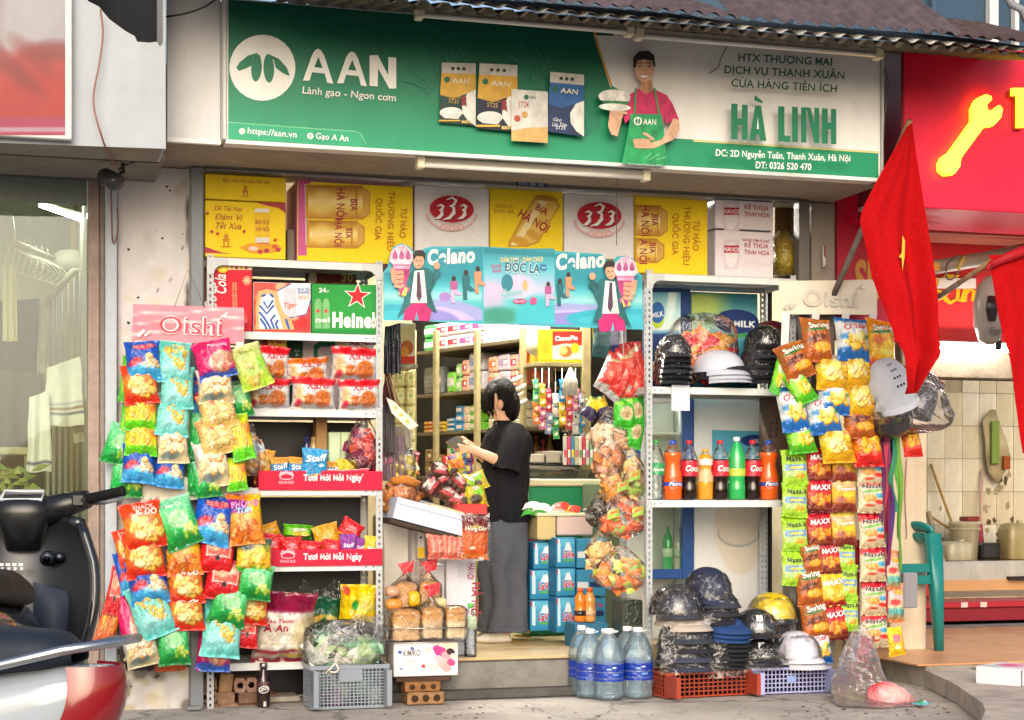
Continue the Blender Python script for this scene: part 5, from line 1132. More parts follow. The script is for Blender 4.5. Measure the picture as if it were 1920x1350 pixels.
A=Art('#c83018',1.1).vgrad([(0,'#c01818'),(.28,'#d8301c'),(.45,'#e88a2c'),(.7,'#a8501c'),(1,'#b0501c')]);chips(A,.55,.55,.32,.16,10,.2,41,('#f2bc38','#f0a42c'))
design('redchip','red and brown crisp bag with amber chips',1.1,.055,'#b02818',[],A)
A=Art('#a8d838',1.4).vgrad([(0,'#a4d43c'),(.3,'#b4d860'),(.45,'#d0dcb0'),(.62,'#b0d848'),(1,'#9cd028')]).rect(.08,.40,.92,.56,'#7fa8d4').ell(.5,.48,.3,.05,'#e8d860',0,.5).ell(.62,.26,.22,.10,'#eaa83c',0,.3).ell(.3,.3,.22,.08,'#c8e0a8',0,.5)
design('masalalime','lime green snack packet with black lettering',1.42,.03,'#9cd038',[('Masala',.52,.66,.8,.20,'#2a3a1c',3)],A,.04)
A=Art('#c02430',1.4).vgrad([(0,'#5a1418'),(.2,'#7a2018'),(.4,'#b0481c'),(.6,'#cc2a38'),(1,'#b81c2c')]);chips(A,.55,.36,.36,.17,16,.15,43,('#f2a830','#f4c048','#e88420'));A.ell(.5,.12,.4,.08,'#8a4a2c',0,.5)
design('maxred','red snack packet with bold white lettering',1.42,.03,'#7a1820',[('MAXX',.52,.64,.84,.20,'#fbfbfb',4,'#3a3a4c')],A,.04)
A=Art('#f0c428',1.4).vgrad([(0,'#8a1c20'),(.14,'#a83020'),(.24,'#e8b428'),(.7,'#f0c82c'),(1,'#f0d040')]);chips(A,.52,.34,.36,.15,14,.15,47,('#f8e488','#f2c040','#f4d868'))
design('maxyellow','yellow snack packet with bold white lettering',1.42,.03,'#d8a820',[('MAXX',.52,.60,.84,.20,'#fbfbfb',4,'#2a2a3c')],A,.04)
A=Art('#d8a42c',1.4).vgrad([(0,'#6a2418'),(.22,'#8a3c20'),(.34,'#e0a82c'),(.6,'#e8bc38'),(.8,'#d8b8a0'),(1,'#e8c430')]).ell(.3,.36,.22,.12,'#b06a58',0,.4).ell(.6,.18,.4,.1,'#7a2c1c',0,.5).ell(.65,.5,.25,.08,'#f0d03c',0,.5)
design('toonies','yellow and brown snack packet',1.42,.03,'#7a3a1c',[('Toonies',.54,.62,.82,.15,'#fbf4e8',3,'#8a2a28')],A,.04)
A=Art('#e0d4bc',1.5).vgrad([(0,'#c8b894'),(.3,'#dcccb0'),(.7,'#e4d8c4'),(.82,'#cc2434'),(1,'#c01c2c')]).ell(.4,.42,.26,.15,'#ee9a48',0,.2).ell(.38,.44,.18,.09,'#f4b870',0,.5).ell(.78,.5,.16,.09,'#5aa8cc',0,.3).ell(.8,.32,.2,.1,'#d8382c',0,.3).ell(.4,.22,.22,.05,'#c8502c',0,.3).ell(.5,.62,.4,.06,'#7cb860',10,.6)
design('masalared','cream and red snack packet',1.5,.03,'#8a1420',[('Masala',.52,.70,.84,.19,'#2a1c1c',4,'#f2ece4')],A,.04)
A=Art('#f0cc20',1.3).vgrad([(0,'#ecbc18'),(1,'#f2d430')]).ell(.5,.6,.25,.2,'#e88a9c',0,.4).ell(.5,.3,.2,.1,'#f8f0d0',0,.5)
design('yellowpack','small yellow snack packet with a pink print',1.4,.04,'#e0b818',[],A)
A=Art('#e8702c',1.6).vgrad([(0,'#e87a3c'),(.3,'#48a8a8'),(.4,'#f0d8b0'),(.7,'#d8c8d0'),(1,'#e89058')]).ell(.4,.5,.3,.12,'#d83c3c',0,.5).ell(.6,.75,.3,.1,'#f4b84c',0,.5)
design('orangepack','orange and teal snack packet',1.5,.04,'#e06a1c',[],A)
_bm={}
def bag(key,u,v,w,h,y,roll,label,group,pitch=-16,yaw=0,var=None,name='snack_bag',cat='crisp bag',desc=None):
 d_=D[key];R=random.Random(hash((round(u),round(v)))%9973);k=(key,R.randint(0,1)if var is None else var)
 if k not in _bm:_bm[k]=pouch_mesh(name,d_['asp'],d_['t'],d_['art'],d_['texts'],3+17*k[1]+len(_bm),d_['back'],seal=d_['seal'])
 o=bpy.data.objects.new(name,_bm[k]);COL.objects.link(o)
 o.location=P(u,v,y);wm,hm=w/SX(u,y),h/S(u,y)
 o.scale=(wm/.2,wm/.2*.95,hm/(.2*d_['asp'])/cos(radians(pitch)));o.rotation_euler=(radians(pitch),radians(roll),radians(yaw))
 lb=f"{desc or d_['desc']}, {label}"
 return tag(o,lb if len(lb.split())<17 else f"{d_['desc'].split(' with ')[0]}, {label}",cat,group)
# hanging cards
def card(pts,y,c,label,word,wc,oc,arc=None,straps=(),strap_len=20):
 uc=sum(p[0]for p in pts)/4;vc=sum(p[1]for p in pts)/4
 t=thing('snack_card',label,'display card',P(uc,vc,y))
 (ua,va),(ub,vb),(uc_,vc_),(ud,vd)=pts
 fn=lambda a,b,o=0:(lambda p:(p.x,p.y+o+.004*sin(a*9+b*3)+.003*sin(b*7),p.z))(P((ud+(uc_-ud)*a)*(1-b)+(ua+(ub-ua)*a)*b,(vd+(vc_-vd)*a)*(1-b)+(va+(vb-va)*a)*b,y))
 A=Art(c,.4)
 for k in range(7):A.band(.2+.13*k,.25,.012,'#ffffff' if k%2 else '#e8909c',.03,5+k,.06)if c!='#e8e0cc' else A
 m=MB();m.grid(lambda a,b:fn(a,b),40,14,A if arc else None,c=c);m.grid(lambda a,b:fn(a,b,.003),12,6,None,c='#d8cfc0',flip=True)
 d=Decal(m,y-.008,off=.001)
 L=lambda a,b:((ud+(uc_-ud)*a)*(1-b)+(ua+(ub-ua)*a)*b,(vd+(vc_-vd)*a)*(1-b)+(va+(vb-va)*a)*b)
 H=vd-va
 d.text(word,L(.24,.26),L(.80,.24),H*.44,wc,.05,.0)
 d.text(word,L(.24,.26),L(.80,.24),H*.44,arc or '#d8d4c4',.0)
 d.poly([L(.78,.72),L(.86,.88),L(.84,.76),L(.92,.72)],wc)
 for k in range(6):d.ell(*L(.06+.02*k,.2+.05*(k%3)),4-.4*k,4-.4*k,wc)
 m.build('card_face','vinyl',t)
 for k,(a,ln)in enumerate(straps):
  m=MB();u,v=L(a,.05);p,q=P(u-7,v,y-.006),P(u+7,v,y-.006);e=P(u,v+ln,y+.012)
  m.add([p,q,(q.x,e.y,e.z),(p.x,e.y,e.z)],[(0,3,2,1)],hx('#eceae6'));m.add([(p.x,p.y+.003,p.z),(q.x,p.y+.003,q.z),(q.x,e.y+.003,e.z),(p.x,e.y+.003,e.z)],[(0,1,2,3)],hx('#e0dedA'))
  m.build('hanging_strap','plastic',t)
 return t
YC=-.10
card([(249,570),(457,577),(458,645),(248,642)],YC,'#ee8796','pink snack card hanging in front of the whitewashed pillar','Oishi','#f8eeee','#f8eeee',arc='#d83a58',straps=((.06,24),(.36,24),(.66,26),(.96,40)))
card([(262,902),(455,885),(456,930),(264,945)],YC,'#e8e0cc','cream snack card half hidden between the two clusters of crisps','Oishi','#d0ccc0','#b8b4a8',straps=((.1,24),(.38,22),(.68,22),(.97,22)))
m=MB();m.tube([P(327,576,YC),P(352,505,-.03),P(384,577,YC)],.0016,'#5a5048',5);solo(m,'hanging_string','cloth','thin string holding up the pink snack card','string')
GU,GL_='crisp bags hanging under the pink card','crisp bags hanging in the lower crisp cluster'
for a in[('green',238,712,26,90,8,'slipping out left of the top blue bag'),('green',240,800,34,90,8,'thin edge behind the left column middle'),
  ('mint',222,838,56,80,18,'left edge behind the lime bags'),('mint',238,895,64,84,6,'lowest left corner above the cream card'),
  ('mint',378,810,52,110,2,'behind the tan bags, upper'),('mint',372,880,48,100,-2,'behind the white bag, dark edge'),
  ('fish',376,742,36,70,-4,'sliver between second and third columns'),('mint',448,752,46,70,-10,'pale one behind the white bag under the lime bag')]:
 bag(a[0],a[1],a[2],a[3],a[4],YC+.045,a[5],a[6],GU)
cols={'first':[('fish',268,681,70,70,-4),('orange',262,726,70,70,-5),('corn',263,779,64,64,3),('corn',264,826,66,64,3),('fish',259,873,66,70,3)],
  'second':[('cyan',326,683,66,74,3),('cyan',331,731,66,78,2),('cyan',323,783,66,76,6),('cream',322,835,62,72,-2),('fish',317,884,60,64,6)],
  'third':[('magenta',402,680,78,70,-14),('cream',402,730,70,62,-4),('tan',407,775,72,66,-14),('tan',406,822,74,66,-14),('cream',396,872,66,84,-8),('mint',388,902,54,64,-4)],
  'fourth':[('lime',470,692,64,80,-20),('corn',450,822,46,84,-10),('corn',442,892,42,58,-4)]}
for cn,L_ in cols.items():
 for k,(key,u,v,w,h,r)in enumerate(L_):
  bag(key,u,v,w*.97,h*1.06,YC-(.03 if cn!='fourth' else .05),r,f'{ORD[k + 1]} down {cn} column under pink card',GU)
for a in[('amber',206,1158,40,112,18,'sticking out far left'),('redbox',216,1110,30,90,12,'narrow one at the left edge'),('magenta',252,1165,64,140,-12,'long one at the left'),
  ('orange',234,1030,34,72,-14,'edge behind the second orange bag'),('fish',238,1076,40,80,-12,'edge behind the blue bag'),
  ('black',256,1228,68,62,4,'lowest one'),('amber',316,1238,62,44,-2,'bottom edge under the green bag'),('magenta',400,1218,66,86,6,'hanging behind the lowest turquoise bag'),
  ('redbox',461,1183,44,66,4,'lowest at the right, beside the rice bag'),('orange',470,1142,62,64,6,'right edge near the rice bag')]:
 bag(a[0],a[1],a[2],a[3],a[4],YC+.02,a[5],a[6],GL_)
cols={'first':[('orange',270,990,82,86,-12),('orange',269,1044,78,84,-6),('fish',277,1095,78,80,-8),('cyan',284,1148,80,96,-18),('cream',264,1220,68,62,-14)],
  'second':[('mint',335,984,76,92,-20),('purple',343,1042,70,78,-3),('orange',347,1098,70,72,-4),('orange',347,1148,70,72,-3),('mint',324,1208,64,80,-3)],
  'third':[('fish',397,980,76,88,12),('redbox',405,1040,68,74,8),('redbox',417,1090,72,74,10),('mint',427,1138,74,76,14),('cyan',414,1184,78,98,8)],
  'fourth':[('purple',458,977,68,92,-3),('corndark',474,1044,70,62,4),('mint',476,1094,68,66,10)]}
for cn,L_ in cols.items():
 for k,(key,u,v,w,h,r)in enumerate(L_):
  bag(key,u,v,w*.98,h*1.04,YC-.05,r,f'{ORD[k + 1]} down {cn} column of lower cluster',GL_)
YR=-.12
card([(1460,527),(1643,524),(1645,590),(1463,589)],YR,'#e8e0cc','cream snack card hanging beside the red flag','Oishi','#c8c6bc','#dedace',straps=((.06,62),(.37,22),(.68,20),(.96,22)))
m=MB();m.tube([P(1527,529,YR),P(1548,495,-.05),P(1577,528,YR)],.0016,'#9a8a60',5);solo(m,'hanging_string','cloth','thin string holding up the cream snack card by the flag','string')
m=MB();q=P(1545,480,.0);m.tube([q+Vector((0,0,.06)),q,P(1546,500,-.02)],.012,'#d8d2c6',7);m.tube([q+Vector((0,-.01,.06)),q+Vector((0,-.01,-.03))],.006,'#8a3a30',6);solo(m,'plastic_hook','plastic','small pale hook with a strip of tape on the grey pillar above the cream card','hook')
GR='crisp bags hanging under the cream card on the right'
for k,a in enumerate([('swing',1525,643,58,80,3,'second from left in the top row'),('ostar',1590,643,64,78,3,'in the middle of the top row'),('swingy',1644,650,56,90,8,'at the right of the top row'),('swing',1486,682,60,66,-18,'lower one at the left of the top row'),
  ('green',1457,705,22,74,22,'turned edge on at the far left'),('green',1492,723,44,76,-26,'tilted beside the edge on bag'),('yellow',1552,706,66,66,4,'left one of two under the top row'),('yellow',1598,700,60,62,-3,'right one of two under the top row'),
  ('ostar',1480,772,54,80,-6,'leftmost below the green bags'),('ostar',1556,750,62,64,4,'right of the leftmost, upper'),('ostar',1537,782,62,72,-4,'between the other two, lower'),('yellow',1607,752,58,68,5,'upper right beside the blue bags'),
  ('swing',1604,794,60,66,4,'third row at right under a yellow bag'),('green',1494,822,54,62,-8,'low at left above the small packets'),('yellow',1560,838,64,68,-4,'lowest yellow one above the small packets'),('redchip',1618,845,58,66,-2,'lowest at right above the small packets')]):
 key,u,v,w,h,r,lb=a
 bag(key,u,v,w*.98,h*1.05,YR-.045-(.02 if key=='green' and v>700 and v<760 else 0),r,lb,GR)
bag('yellow',1642,740,52,90,YR+.03,4,'behind the helmet bag',GR);bag('swingy',1640,790,46,70,YR+.03,2,'behind the helmet bag, lower',GR)
bag('redchip',1704,833,36,54,-.1,-4,'alone under the helmet bag',GR)
GM='small snack packets in hanging strips'
strips=[('masalalime',1487,[877,938,1000,1066],50,66,'leftmost lime strip'),('maxred',1533,[872,929,993],48,64,'left red strip'),('toonies',1579,[872,929,993],48,64,'yellow brown strip'),('masalared',1627,[880,930,995,1058,1122,1182],50,66,'cream red strip')]
for key,u,vs_,w,h,lb in strips:
 for k,v in enumerate(vs_):
  bag(key,u+(2*k if key=='masalared' else 0),v,w,h,YR-.01-.008*(k%2),[-1,2,-2,1,2,-1][k],f'{ORD[k + 1]} down the {lb}',GM,pitch=-6,name='snack_packet',cat='snack packet')
for key,u,v,w,h,r,lb in[('swing',1516,1046,40,58,-4,'top of the lower left brown strip'),('swing',1512,1100,50,72,-3,'second of the lower left brown strip'),('swing',1522,1163,52,74,-5,'third of the lower left brown strip'),
  ('maxred',1553,1046,42,60,-3,'top of the lower middle strip'),('maxyellow',1557,1104,48,66,-4,'in the lower middle strip'),('maxred',1562,1167,48,68,-5,'bottom of the lower middle strip'),('masalalime',1588,1092,36,66,3,'upper one half behind the yellow packet'),('masalalime',1590,1150,36,66,2,'lower one half behind the red packet'),('masalalime',1584,1040,36,60,2,'topmost one half behind the red strip'),
  ('ostar',1528,1214,48,66,-8,'lowest, above the lilac crate'),('yellowpack',1676,1203,32,54,-6,'lowest at right beside the kerb'),('orangepack',1676,1130,32,74,2,'beside the hanging ribbons, lower'),('orangepack',1672,1070,28,74,2,'beside the hanging ribbons, upper')]:
 bag(key,u,v,w,h,YR-.015,r,lb,GM,pitch=-6,name='snack_packet',cat='snack packet')
m=MB()
for k,v in enumerate((1040,1100,1160)):q=P(1606,v,YR+.02);m.box(q.x-.018,q.x+.018,YR+.01,YR+.03,q.z-.09,q.z+.09,'#7a1520',r=.008)
solo(m,'snack_strip','film','dark red backs of a turned packet strip between lime and cream red packets','snack strip')
RB=['#8a2440','#a83058','#5a1c4c','#7a2a5c','#3a8a48','#58a83c','#7a1c30','#a0527c','#6a9a3c','#2c7a58','#c0384c','#4a2c6c']
nm={'#8a2440':'dark red','#a83058':'crimson','#5a1c4c':'purple','#7a2a5c':'plum','#3a8a48':'green','#58a83c':'light green','#7a1c30':'maroon','#a0527c':'mauve','#6a9a3c':'olive green','#2c7a58':'sea green','#c0384c':'rose red','#4a2c6c':'violet'}
order=[0,6,2,1,10,3,7,11,9,4,5,8]
for k,i in enumerate(order):
 u=1649+3.4*k;R=random.Random(k);m=MB();vt,vb=782+R.uniform(-6,10),[1180,1080,1120,1000,1150,1060,1040,1090,960,900,1010,1070][k]
 n=22;w=.014
 for off in(0,.004):
  pts=[]
  for q in range(n+1):
   s=q/n;v=vt+(vb-vt)*s;uu=u+5*sin(s*5+k)*s+3*sin(s*11+k*2)
   p=P(uu,v,YR-.02-.012*(k%3)+.01*sin(s*7+k));a=.6*sin(s*4+k)
   pts+=[(p.x-w*cos(a),p.y-w*sin(a)+off,p.z),(p.x+w*cos(a),p.y+w*sin(a)+off,p.z)]
  m.add(pts,[(2*q,2*q+1,2*q+3,2*q+2)if not off else(2*q,2*q+2,2*q+3,2*q+1)for q in range(n)],hx(RB[i]),smooth=True)
 solo(m,'ribbon','satin',f'long {nm[RB[i]]} ribbon hanging right of the snack packets, {ORD[k + 1]} from the left','ribbon','hanging ribbons beside the cream pillar')
# GOODS ON THE LEFT RACK
E_=.0012
def deco_coke(d):
 d.rect(393,496,473,506,'#f0d8b0');
 for k in range(8):d.rect(396+9*k,498,401+9*k,505,'#c83830' if k%2 else '#d8a040')
 d.ell(418,503,10,9,'#e8c020');d.ell(418,503,6,5,'#f4e060')
 d.text('Coca',(407,586),(404,530),22,'#f4eeee',.02,.35);d.text('Cola',(424,552),(423,515),20,'#f4eeee',.02,.35)
 for u in(440,445):d.text('TẾT NGUYÊN ĐÁN',(u,590),(u-1,530),4,'#f0c890',.0)
 for k in range(12):d.line([(463,526),(463+9*cos(k*pi/6),526+9*sin(k*pi/6))],1.4,'#f4c8a0')
 for k in range(9):d.line([(462,606),(452-14*cos(k*.35),606-26*sin(k*.35))],1.2,'#e86a68')
carton('drinks_carton',391,496,473,LZ[1]+E_,.03,.34,'#cf1830','#b01428','red cola carton standing on end with white script at the left of the top shelf',deco_coke,'drink cartons on the top snack shelf')
def deco_tiger(d):
 A=Art('#e84a44').vgrad([(0,'#d83a38'),(1,'#e85a50')])
 for k in range(14):A.ell((k*.37)%1,(k*.23)%1,.10,.10,['#f08a5c','#f4b08a','#d02c30'][k%3],0,.5)
 d.art(476,531,582,618,A,1.5)
 d.poly([(516,548),(545,531),(582,531),(582,560),(576,588),(538,596),(520,580)],'#e4e6ee');d.line([(516,548),(545,532)],2,'#2a4c98');d.line([(538,597),(574,590),(583,562)],2,'#2a4c98')
 d.rect(532,540,556,594,'#c8ccd8');d.text('Tiger',(531,577),(556,576),9,'#e0603c',.04,.3);d.text('BÌNH YÊN',(558,545),(581,545),5,'#3a6ab8',.04);d.text('HẠNH PHÚC',(558,551),(581,551),5,'#3a6ab8',.04);d.text('2025',(558,561),(579,561),7,'#e88a4c',.02)
 d.poly([(480,618),(479,575),(484,546),(500,542),(520,546),(524,566),(532,586),(546,600),(552,618)],'#d8b078')
 d.poly([(486,616),(486,578),(490,556),(504,550),(514,556),(516,574),(524,592),(530,616)],'#e8ecf4')
 for pts in([(486,585),(496,597),(508,617)],[(487,573),(500,588),(514,572)],[(488,597),(496,608),(500,617)],[(494,565),(502,578),(512,563)],[(516,590),(508,600),(514,616)],[(521,600),(517,608),(521,617)],[(536,598),(542,617)],[(490,556),(498,552)],[(506,551),(513,557)]):d.line(pts,4,'#2a5cb0')
carton('beer_carton',475,530,583,LZ[1]+E_,.03,.30,'#e84a44','#c8c0bc','red and white beer carton with a printed striped big cat',deco_tiger,'drink cartons on the top snack shelf')
def deco_hein(d):
 A=Art('#1d8a38').ell(.5,.5,.6,.6,'#239a40',0,1);d.art(585,534,711,620,A,3)
 d.star(670,555,27,'#e8e6e0',k=.40,rot=4);d.star(670,555,22,'#d8202c',k=.40,rot=4)
 for u in(596,611):d.poly([(u-6,616),(u-6,570),(u-3,560),(u+4,560),(u+7,570),(u+7,616)],'#7ab878');d.star(u,583,5,'#d8202c')
 d.text('24',(598,548),(611,548),8,'#e8efe8',.05);d.text('LON',(611,548),(617,548),4,'#e8efe8',.02);d.text('nel',(592,604),(618,604),9,'#e8efe8',.05)
 d.text('Heine',(623,612),(697,613),25,'#f0f0ea',.09);d.text('k',(698,613),(711,613),25,'#f0f0ea',.09)
carton('beer_carton',584,533,712,LZ[1]+E_,.03,.32,'#1d8a38','#166a2c','green beer carton with a red star at the right of the top shelf',deco_hein,'drink cartons on the top snack shelf')
def deco_dk(d):d.text('30',(640,527),(662,527),13,'#d8b050',.05);d.text('APPLE WATCH',(618,536),(664,537),6,'#d8b0a0',.02);d.ell(586,522,8,12,'#d8c8a8')
carton('dark_carton',575,513,668,LZ[1]+E_,.345+.02,.05,'#8a3028','#5a2018','dark red carton behind the star and cat beer cartons',deco_dk,'drink cartons on the top snack shelf')
def dcol(key,desc,asp,t,back,texts,A,seal=.05):design(key,desc,asp,t,back,texts,A,seal)
def karo(top):
 A=Art('#e8e2e6',.7).vgrad([(0,'#dcd8e0'),(.62,'#ece8ec'),(.74,'#f0ecee'),(.80,top),(1,top)])
 for cx,cy,r in((.68,.36,.20),(.36,.32,.13)):
  A.ell(cx,cy,r,r*.95,'#e08a4c',0,.15)
  for k in(-.5,0,.5):A.ell(cx+r*k,cy,.012,r*.8*sqrt(1-k*k),'#c06a30',20,.8);A.ell(cx,cy+r*k/.7,r*.8*sqrt(1-k*k),.012,'#c06a30',10,.8)
 A.ell(.14,.35,.1,.3,'#f0d0a0',0,.6).ell(.13,.2,.07,.1,'#d84060',0,.5);return A
design('karo','white and red cracker pack',.72,.05,'#d8d4d8',[('Karo',.56,.66,.5,.13,'#c83050',4)],karo('#d01c30'),.06)
design('karoo','white and orange cracker pack',.72,.05,'#d8d4d8',[('Karo',.56,.66,.5,.13,'#c83050',4)],karo('#e0742c'),.06)
def stand(key,u,w,h,zs,y,roll,label,group,v_lift=0,pitch=4,cat='snack pack',name='snack_pack',yaw=0,desc=None):
 s=S(u,y);vmid=V0-(zs-CAM.z)*s-h/2*(1+.12*abs(sin(radians(roll))))-v_lift
 return bag(key,u,vmid,w,h,y,roll,label,group,pitch=pitch,yaw=yaw,name=name,cat=cat,desc=desc)
GK='waffle cracker packs on the second snack shelf'
for key,u,w,h,lift,y,lb in[('karo',500,86,58,0,.06,'lower row, left'),('karo',585,84,60,0,.05,'lower row, middle'),('karo',670,80,58,0,.05,'lower row, right'),
        ('karo',508,66,66,52,.09,'upper row, left under a yellow pack'),('karoo',573,80,50,48,.10,'upper row, middle, with an orange top'),('karo',662,90,64,54,.09,'upper row, right'),('karo',662,78,52,90,.2,'topmost and furthest back at right')]:
 stand(key,u,w,h,LZ[2]+.002,y,[0,2,-2,3,-3,2,0][[500,585,670,508,573,662,662].index(u)],lb,GK,v_lift=lift)
design('sieu','yellow pack',.7,.04,'#d8a820',[('SIÊU',.6,.5,.5,.2,'#c83020',8)],Art('#e8b828').ell(.15,.6,.12,.2,'#8a2c1c',0,.5),.06)
stand('sieu',512,52,34,LZ[2]+.002,.16,-6,'on top of the left crackers with red lettering',GK,v_lift=106)
carton('green_carton',538,632,566,LZ[2]+E_,.3,.1,'#1d4a34','#163a28','dark green carton standing behind the waffle crackers',lambda d:d.text('24',(553,655),(553,668),8,'#9ab8a4',.02),None)
carton('white_carton',567,636,640,LZ[2]+E_,.3,.1,'#c8b8b8','#b0a4a4','white carton with a green ring print behind the waffle crackers',lambda d:(d.poly([(588,680),(588,648),(598,640),(640,640),(640,680)],'#2a6a4c'),d.poly([(596,680),(596,655),(602,650),(640,650),(640,680)],'#b8a8a8')),None)
def tray(u0,u1,v0,zs,label,vtx):
 a,b=P(u0,900,-.012).x,P(u1,900,-.012).x;z1=P((u0+u1)/2,v0,-.012).z
 t=thing('display_tray',label,'display tray',((a+b)/2,.15,zs),'red display trays on the snack rack')
 m=MB();m.box(a,b,-.012,-.006,zs-.012,z1,'#d4143c',r=.001);d=Decal(m,-.0125,off=.0008)
 uc=(u0+u1)/2;v1=vtx+8;o=(u0-485)
 L_=537+o*.4
 d.poly([(L_-12,vtx+1),(L_-14,vtx-8),(L_-8,vtx-11),(L_,vtx-13),(L_+8,vtx-11),(L_+14,vtx-8),(L_+12,vtx+1),(L_,vtx+3)],'#f0b8c8');d.poly([(L_-10,vtx),(L_-11,vtx-5),(L_,vtx-9),(L_+11,vtx-5),(L_+10,vtx),(L_,vtx+1)],'#d4143c')
 for k in range(5):d.ell(L_-10+5*k,vtx-11-(2 if k==2 else 0),2,2,'#f0b8c8')
 d.text('KINH DO',(L_-14,vtx+10),(L_+14,vtx+10),5,'#f0b8c8',.04)
 d.text('Tươi Mới Mỗi Ngày',(569,vtx+4),(679,vtx+4),11,'#f6e4ea',.06)
 m.build('printed_front','card',t)
 m=MB();m.box(a,b,-.0055,.24,zs+.001,zs+.004,'#b01030',r=0);m.box(a,a+.003,-.005,.24,zs+.0045,z1-.01,'#b01030',r=0);m.box(b-.003,b,-.005,.24,zs+.0045,z1-.01,'#b01030',r=0);m.box(a,b,.241,.244,zs+.001,z1,'#b01030',r=0);m.build('tray_body','card',t)
tray(485,717,883,LZ[3],'upper red display tray with white lettering',897);tray(492,717,1030,LZ[4],'lower red display tray with white lettering',1045)
def staf(c1,c2,tc_,nm_):
 A=Art(c1,1.6).vgrad([(0,c1),(1,c1)]).ell(.5,.22,.42,.14,c2,15,.3).ell(.5,.2,.3,.08,'#f0e0b0',15,.4).ell(.75,.55,.12,.06,'#e8f0f8',0,.4);return A
design('stafblue','blue cake pack with white lettering',1.45,.035,'#2a90c8',[('Staff',.54,.66,.8,.24,'#f6f8fa',8)],staf('#3a9ad0','#d8a850',0,0))
design('stafmix','blue cake pack with an orange top',1.3,.035,'#3a80b8',[('Staff',.54,.58,.8,.22,'#f6f8fa',8)],Art('#4a94cc',1.3).vgrad([(0,'#5aa0d0'),(.5,'#4a94cc'),(.72,'#4a94cc'),(.8,'#e8a83c'),(1,'#e09a30')]).ell(.5,.28,.4,.2,'#e8cc8c',15,.4))
design('stafyel','yellow cake pack with white lettering',1.0,.035,'#d8b828',[('Staff',.54,.4,.75,.2,'#f6f4e8',4,'#8a7a20')],Art('#dcc430').ell(.5,.25,.4,.2,'#b8a028',10,.5))
design('stafred','red and green cake pack',.62,.03,'#c02840',[('Staff',.54,.3,.6,.2,'#f6f0e8',4,'#8a8a30')],Art('#d83048',.6).vgrad([(0,'#8ab040'),(.4,'#c0b048'),(.5,'#d83048'),(.9,'#e04860'),(1,'#f0c8c8')]))
design('stafpurple','purple cake pack with white lettering',1.45,.035,'#8a3a98',[('Staff',.5,.52,.66,.2,'#f6f0f8',0)],Art('#9440a4',1.5).ell(.5,.2,.34,.1,'#e8d0a0',0,.4))
design('kdred','red snack pack with a pale crown print',1.2,.035,'#c02030',[('KINH DO',.5,.5,.5,.1,'#f0b8c0',6)],Art('#dc2834',1.2).ell(.5,.68,.2,.1,'#f0a8b0',0,.5).rect(.1,.14,.9,.24,'#f0c848'))
design('kdyel','orange yellow snack pack with a small crown print',1.0,.035,'#d89820',[('KINH DO',.5,.5,.4,.08,'#f8e0b0',0)],Art('#eca828',1.0).ell(.5,.62,.2,.12,'#f0c868',0,.4).rect(.0,.1,1,.16,'#4a2418'))
GS='small cake packs in the red trays'
for key,u,w,h,lift,y,r,lb in[('stafmix',524,36,52,0,.05,-3,'at the left of the upper tray'),('stafmix',557,36,52,0,.05,2,'second in the upper tray'),('stafblue',588,50,68,0,.03,4,'tall one in the middle of the upper tray'),
  ('stafmix',618,40,44,0,.10,3,'behind the red packs of the upper tray'),('stafyel',648,38,48,0,.09,2,'behind the red packs of the upper tray'),('stafred',630,46,28,0,.03,2,'left one lying low in the upper tray'),('stafred',668,48,30,0,.03,-4,'right one lying low in the upper tray'),('kdyel',496,34,66,0,.10,6,'leaning at the left end of the upper tray')]:
 stand(key,u,w,h,LZ[3]+.006,y,r,lb,GS,v_lift=lift+4)
for key,u,w,h,lift,y,r,lb in[('kdred',508,42,52,0,.04,4,'leftmost in the lower tray'),('kdred',546,40,46,0,.03,-3,'second in the lower tray'),('kdred',580,46,38,0,.04,5,'third in the lower tray'),('kdred',622,38,40,0,.04,3,'fourth in the lower tray'),('kdyel',612,50,52,16,.08,-16,'tilted on top of the red packs in the lower tray'),
  ('stafpurple',652,32,50,0,.03,-2,'in the lower tray'),('stafpurple',674,22,42,0,.05,3,'narrow one in the lower tray'),('stafyel',697,32,46,0,.04,4,'at the right end of the lower tray'),('kdred',655,44,40,34,.09,30,'lying on top at the right of the lower tray'),('kdyel',504,40,30,40,.10,-20,'behind the first red pack of the lower tray'),('green',556,56,26,42,.12,4,'behind the red packs of the lower tray')]:
 stand(key,u,w,h,LZ[4]+.006,y,r,lb,GS,v_lift=lift+3)
for k,(u,v0,c,lb)in enumerate([(628,810,'#c8dcb8','left'),(650,810,'#d4e4b8','right')]):
 carton('biscuit_box',u-11,v0,u+11,LZ[3]+E_,.16,.08,c,'#b0c8a0',f'pale green biscuit box behind the upper tray, {lb} of two',None,'pale green biscuit boxes')
carton('brown_box',592,780,614,LZ[3]+E_,.20,.1,'#a88050','#8a6840','tall brown box behind the upper tray',None)
for k,(u,c,h)in enumerate([(575,'#2a2c5c',84),(588,'#b09060',82)]):
 m=MB();q=P(u,915,.22);s=1/S(u,.22);m.lathe(q.x,.22,[(.001,LZ[3]+.001),(7*s,LZ[3]+.002),(7*s,LZ[3]+h*s),(5*s,LZ[3]+(h+3)*s),(5*s,LZ[3]+(h+14)*s),(.001,LZ[3]+(h+15)*s)],c,14);solo(m,'small_bottle','gloss',['dark blue small bottle at the back of the third snack shelf','tan small bottle at the back of the third snack shelf'][k],'bottle')
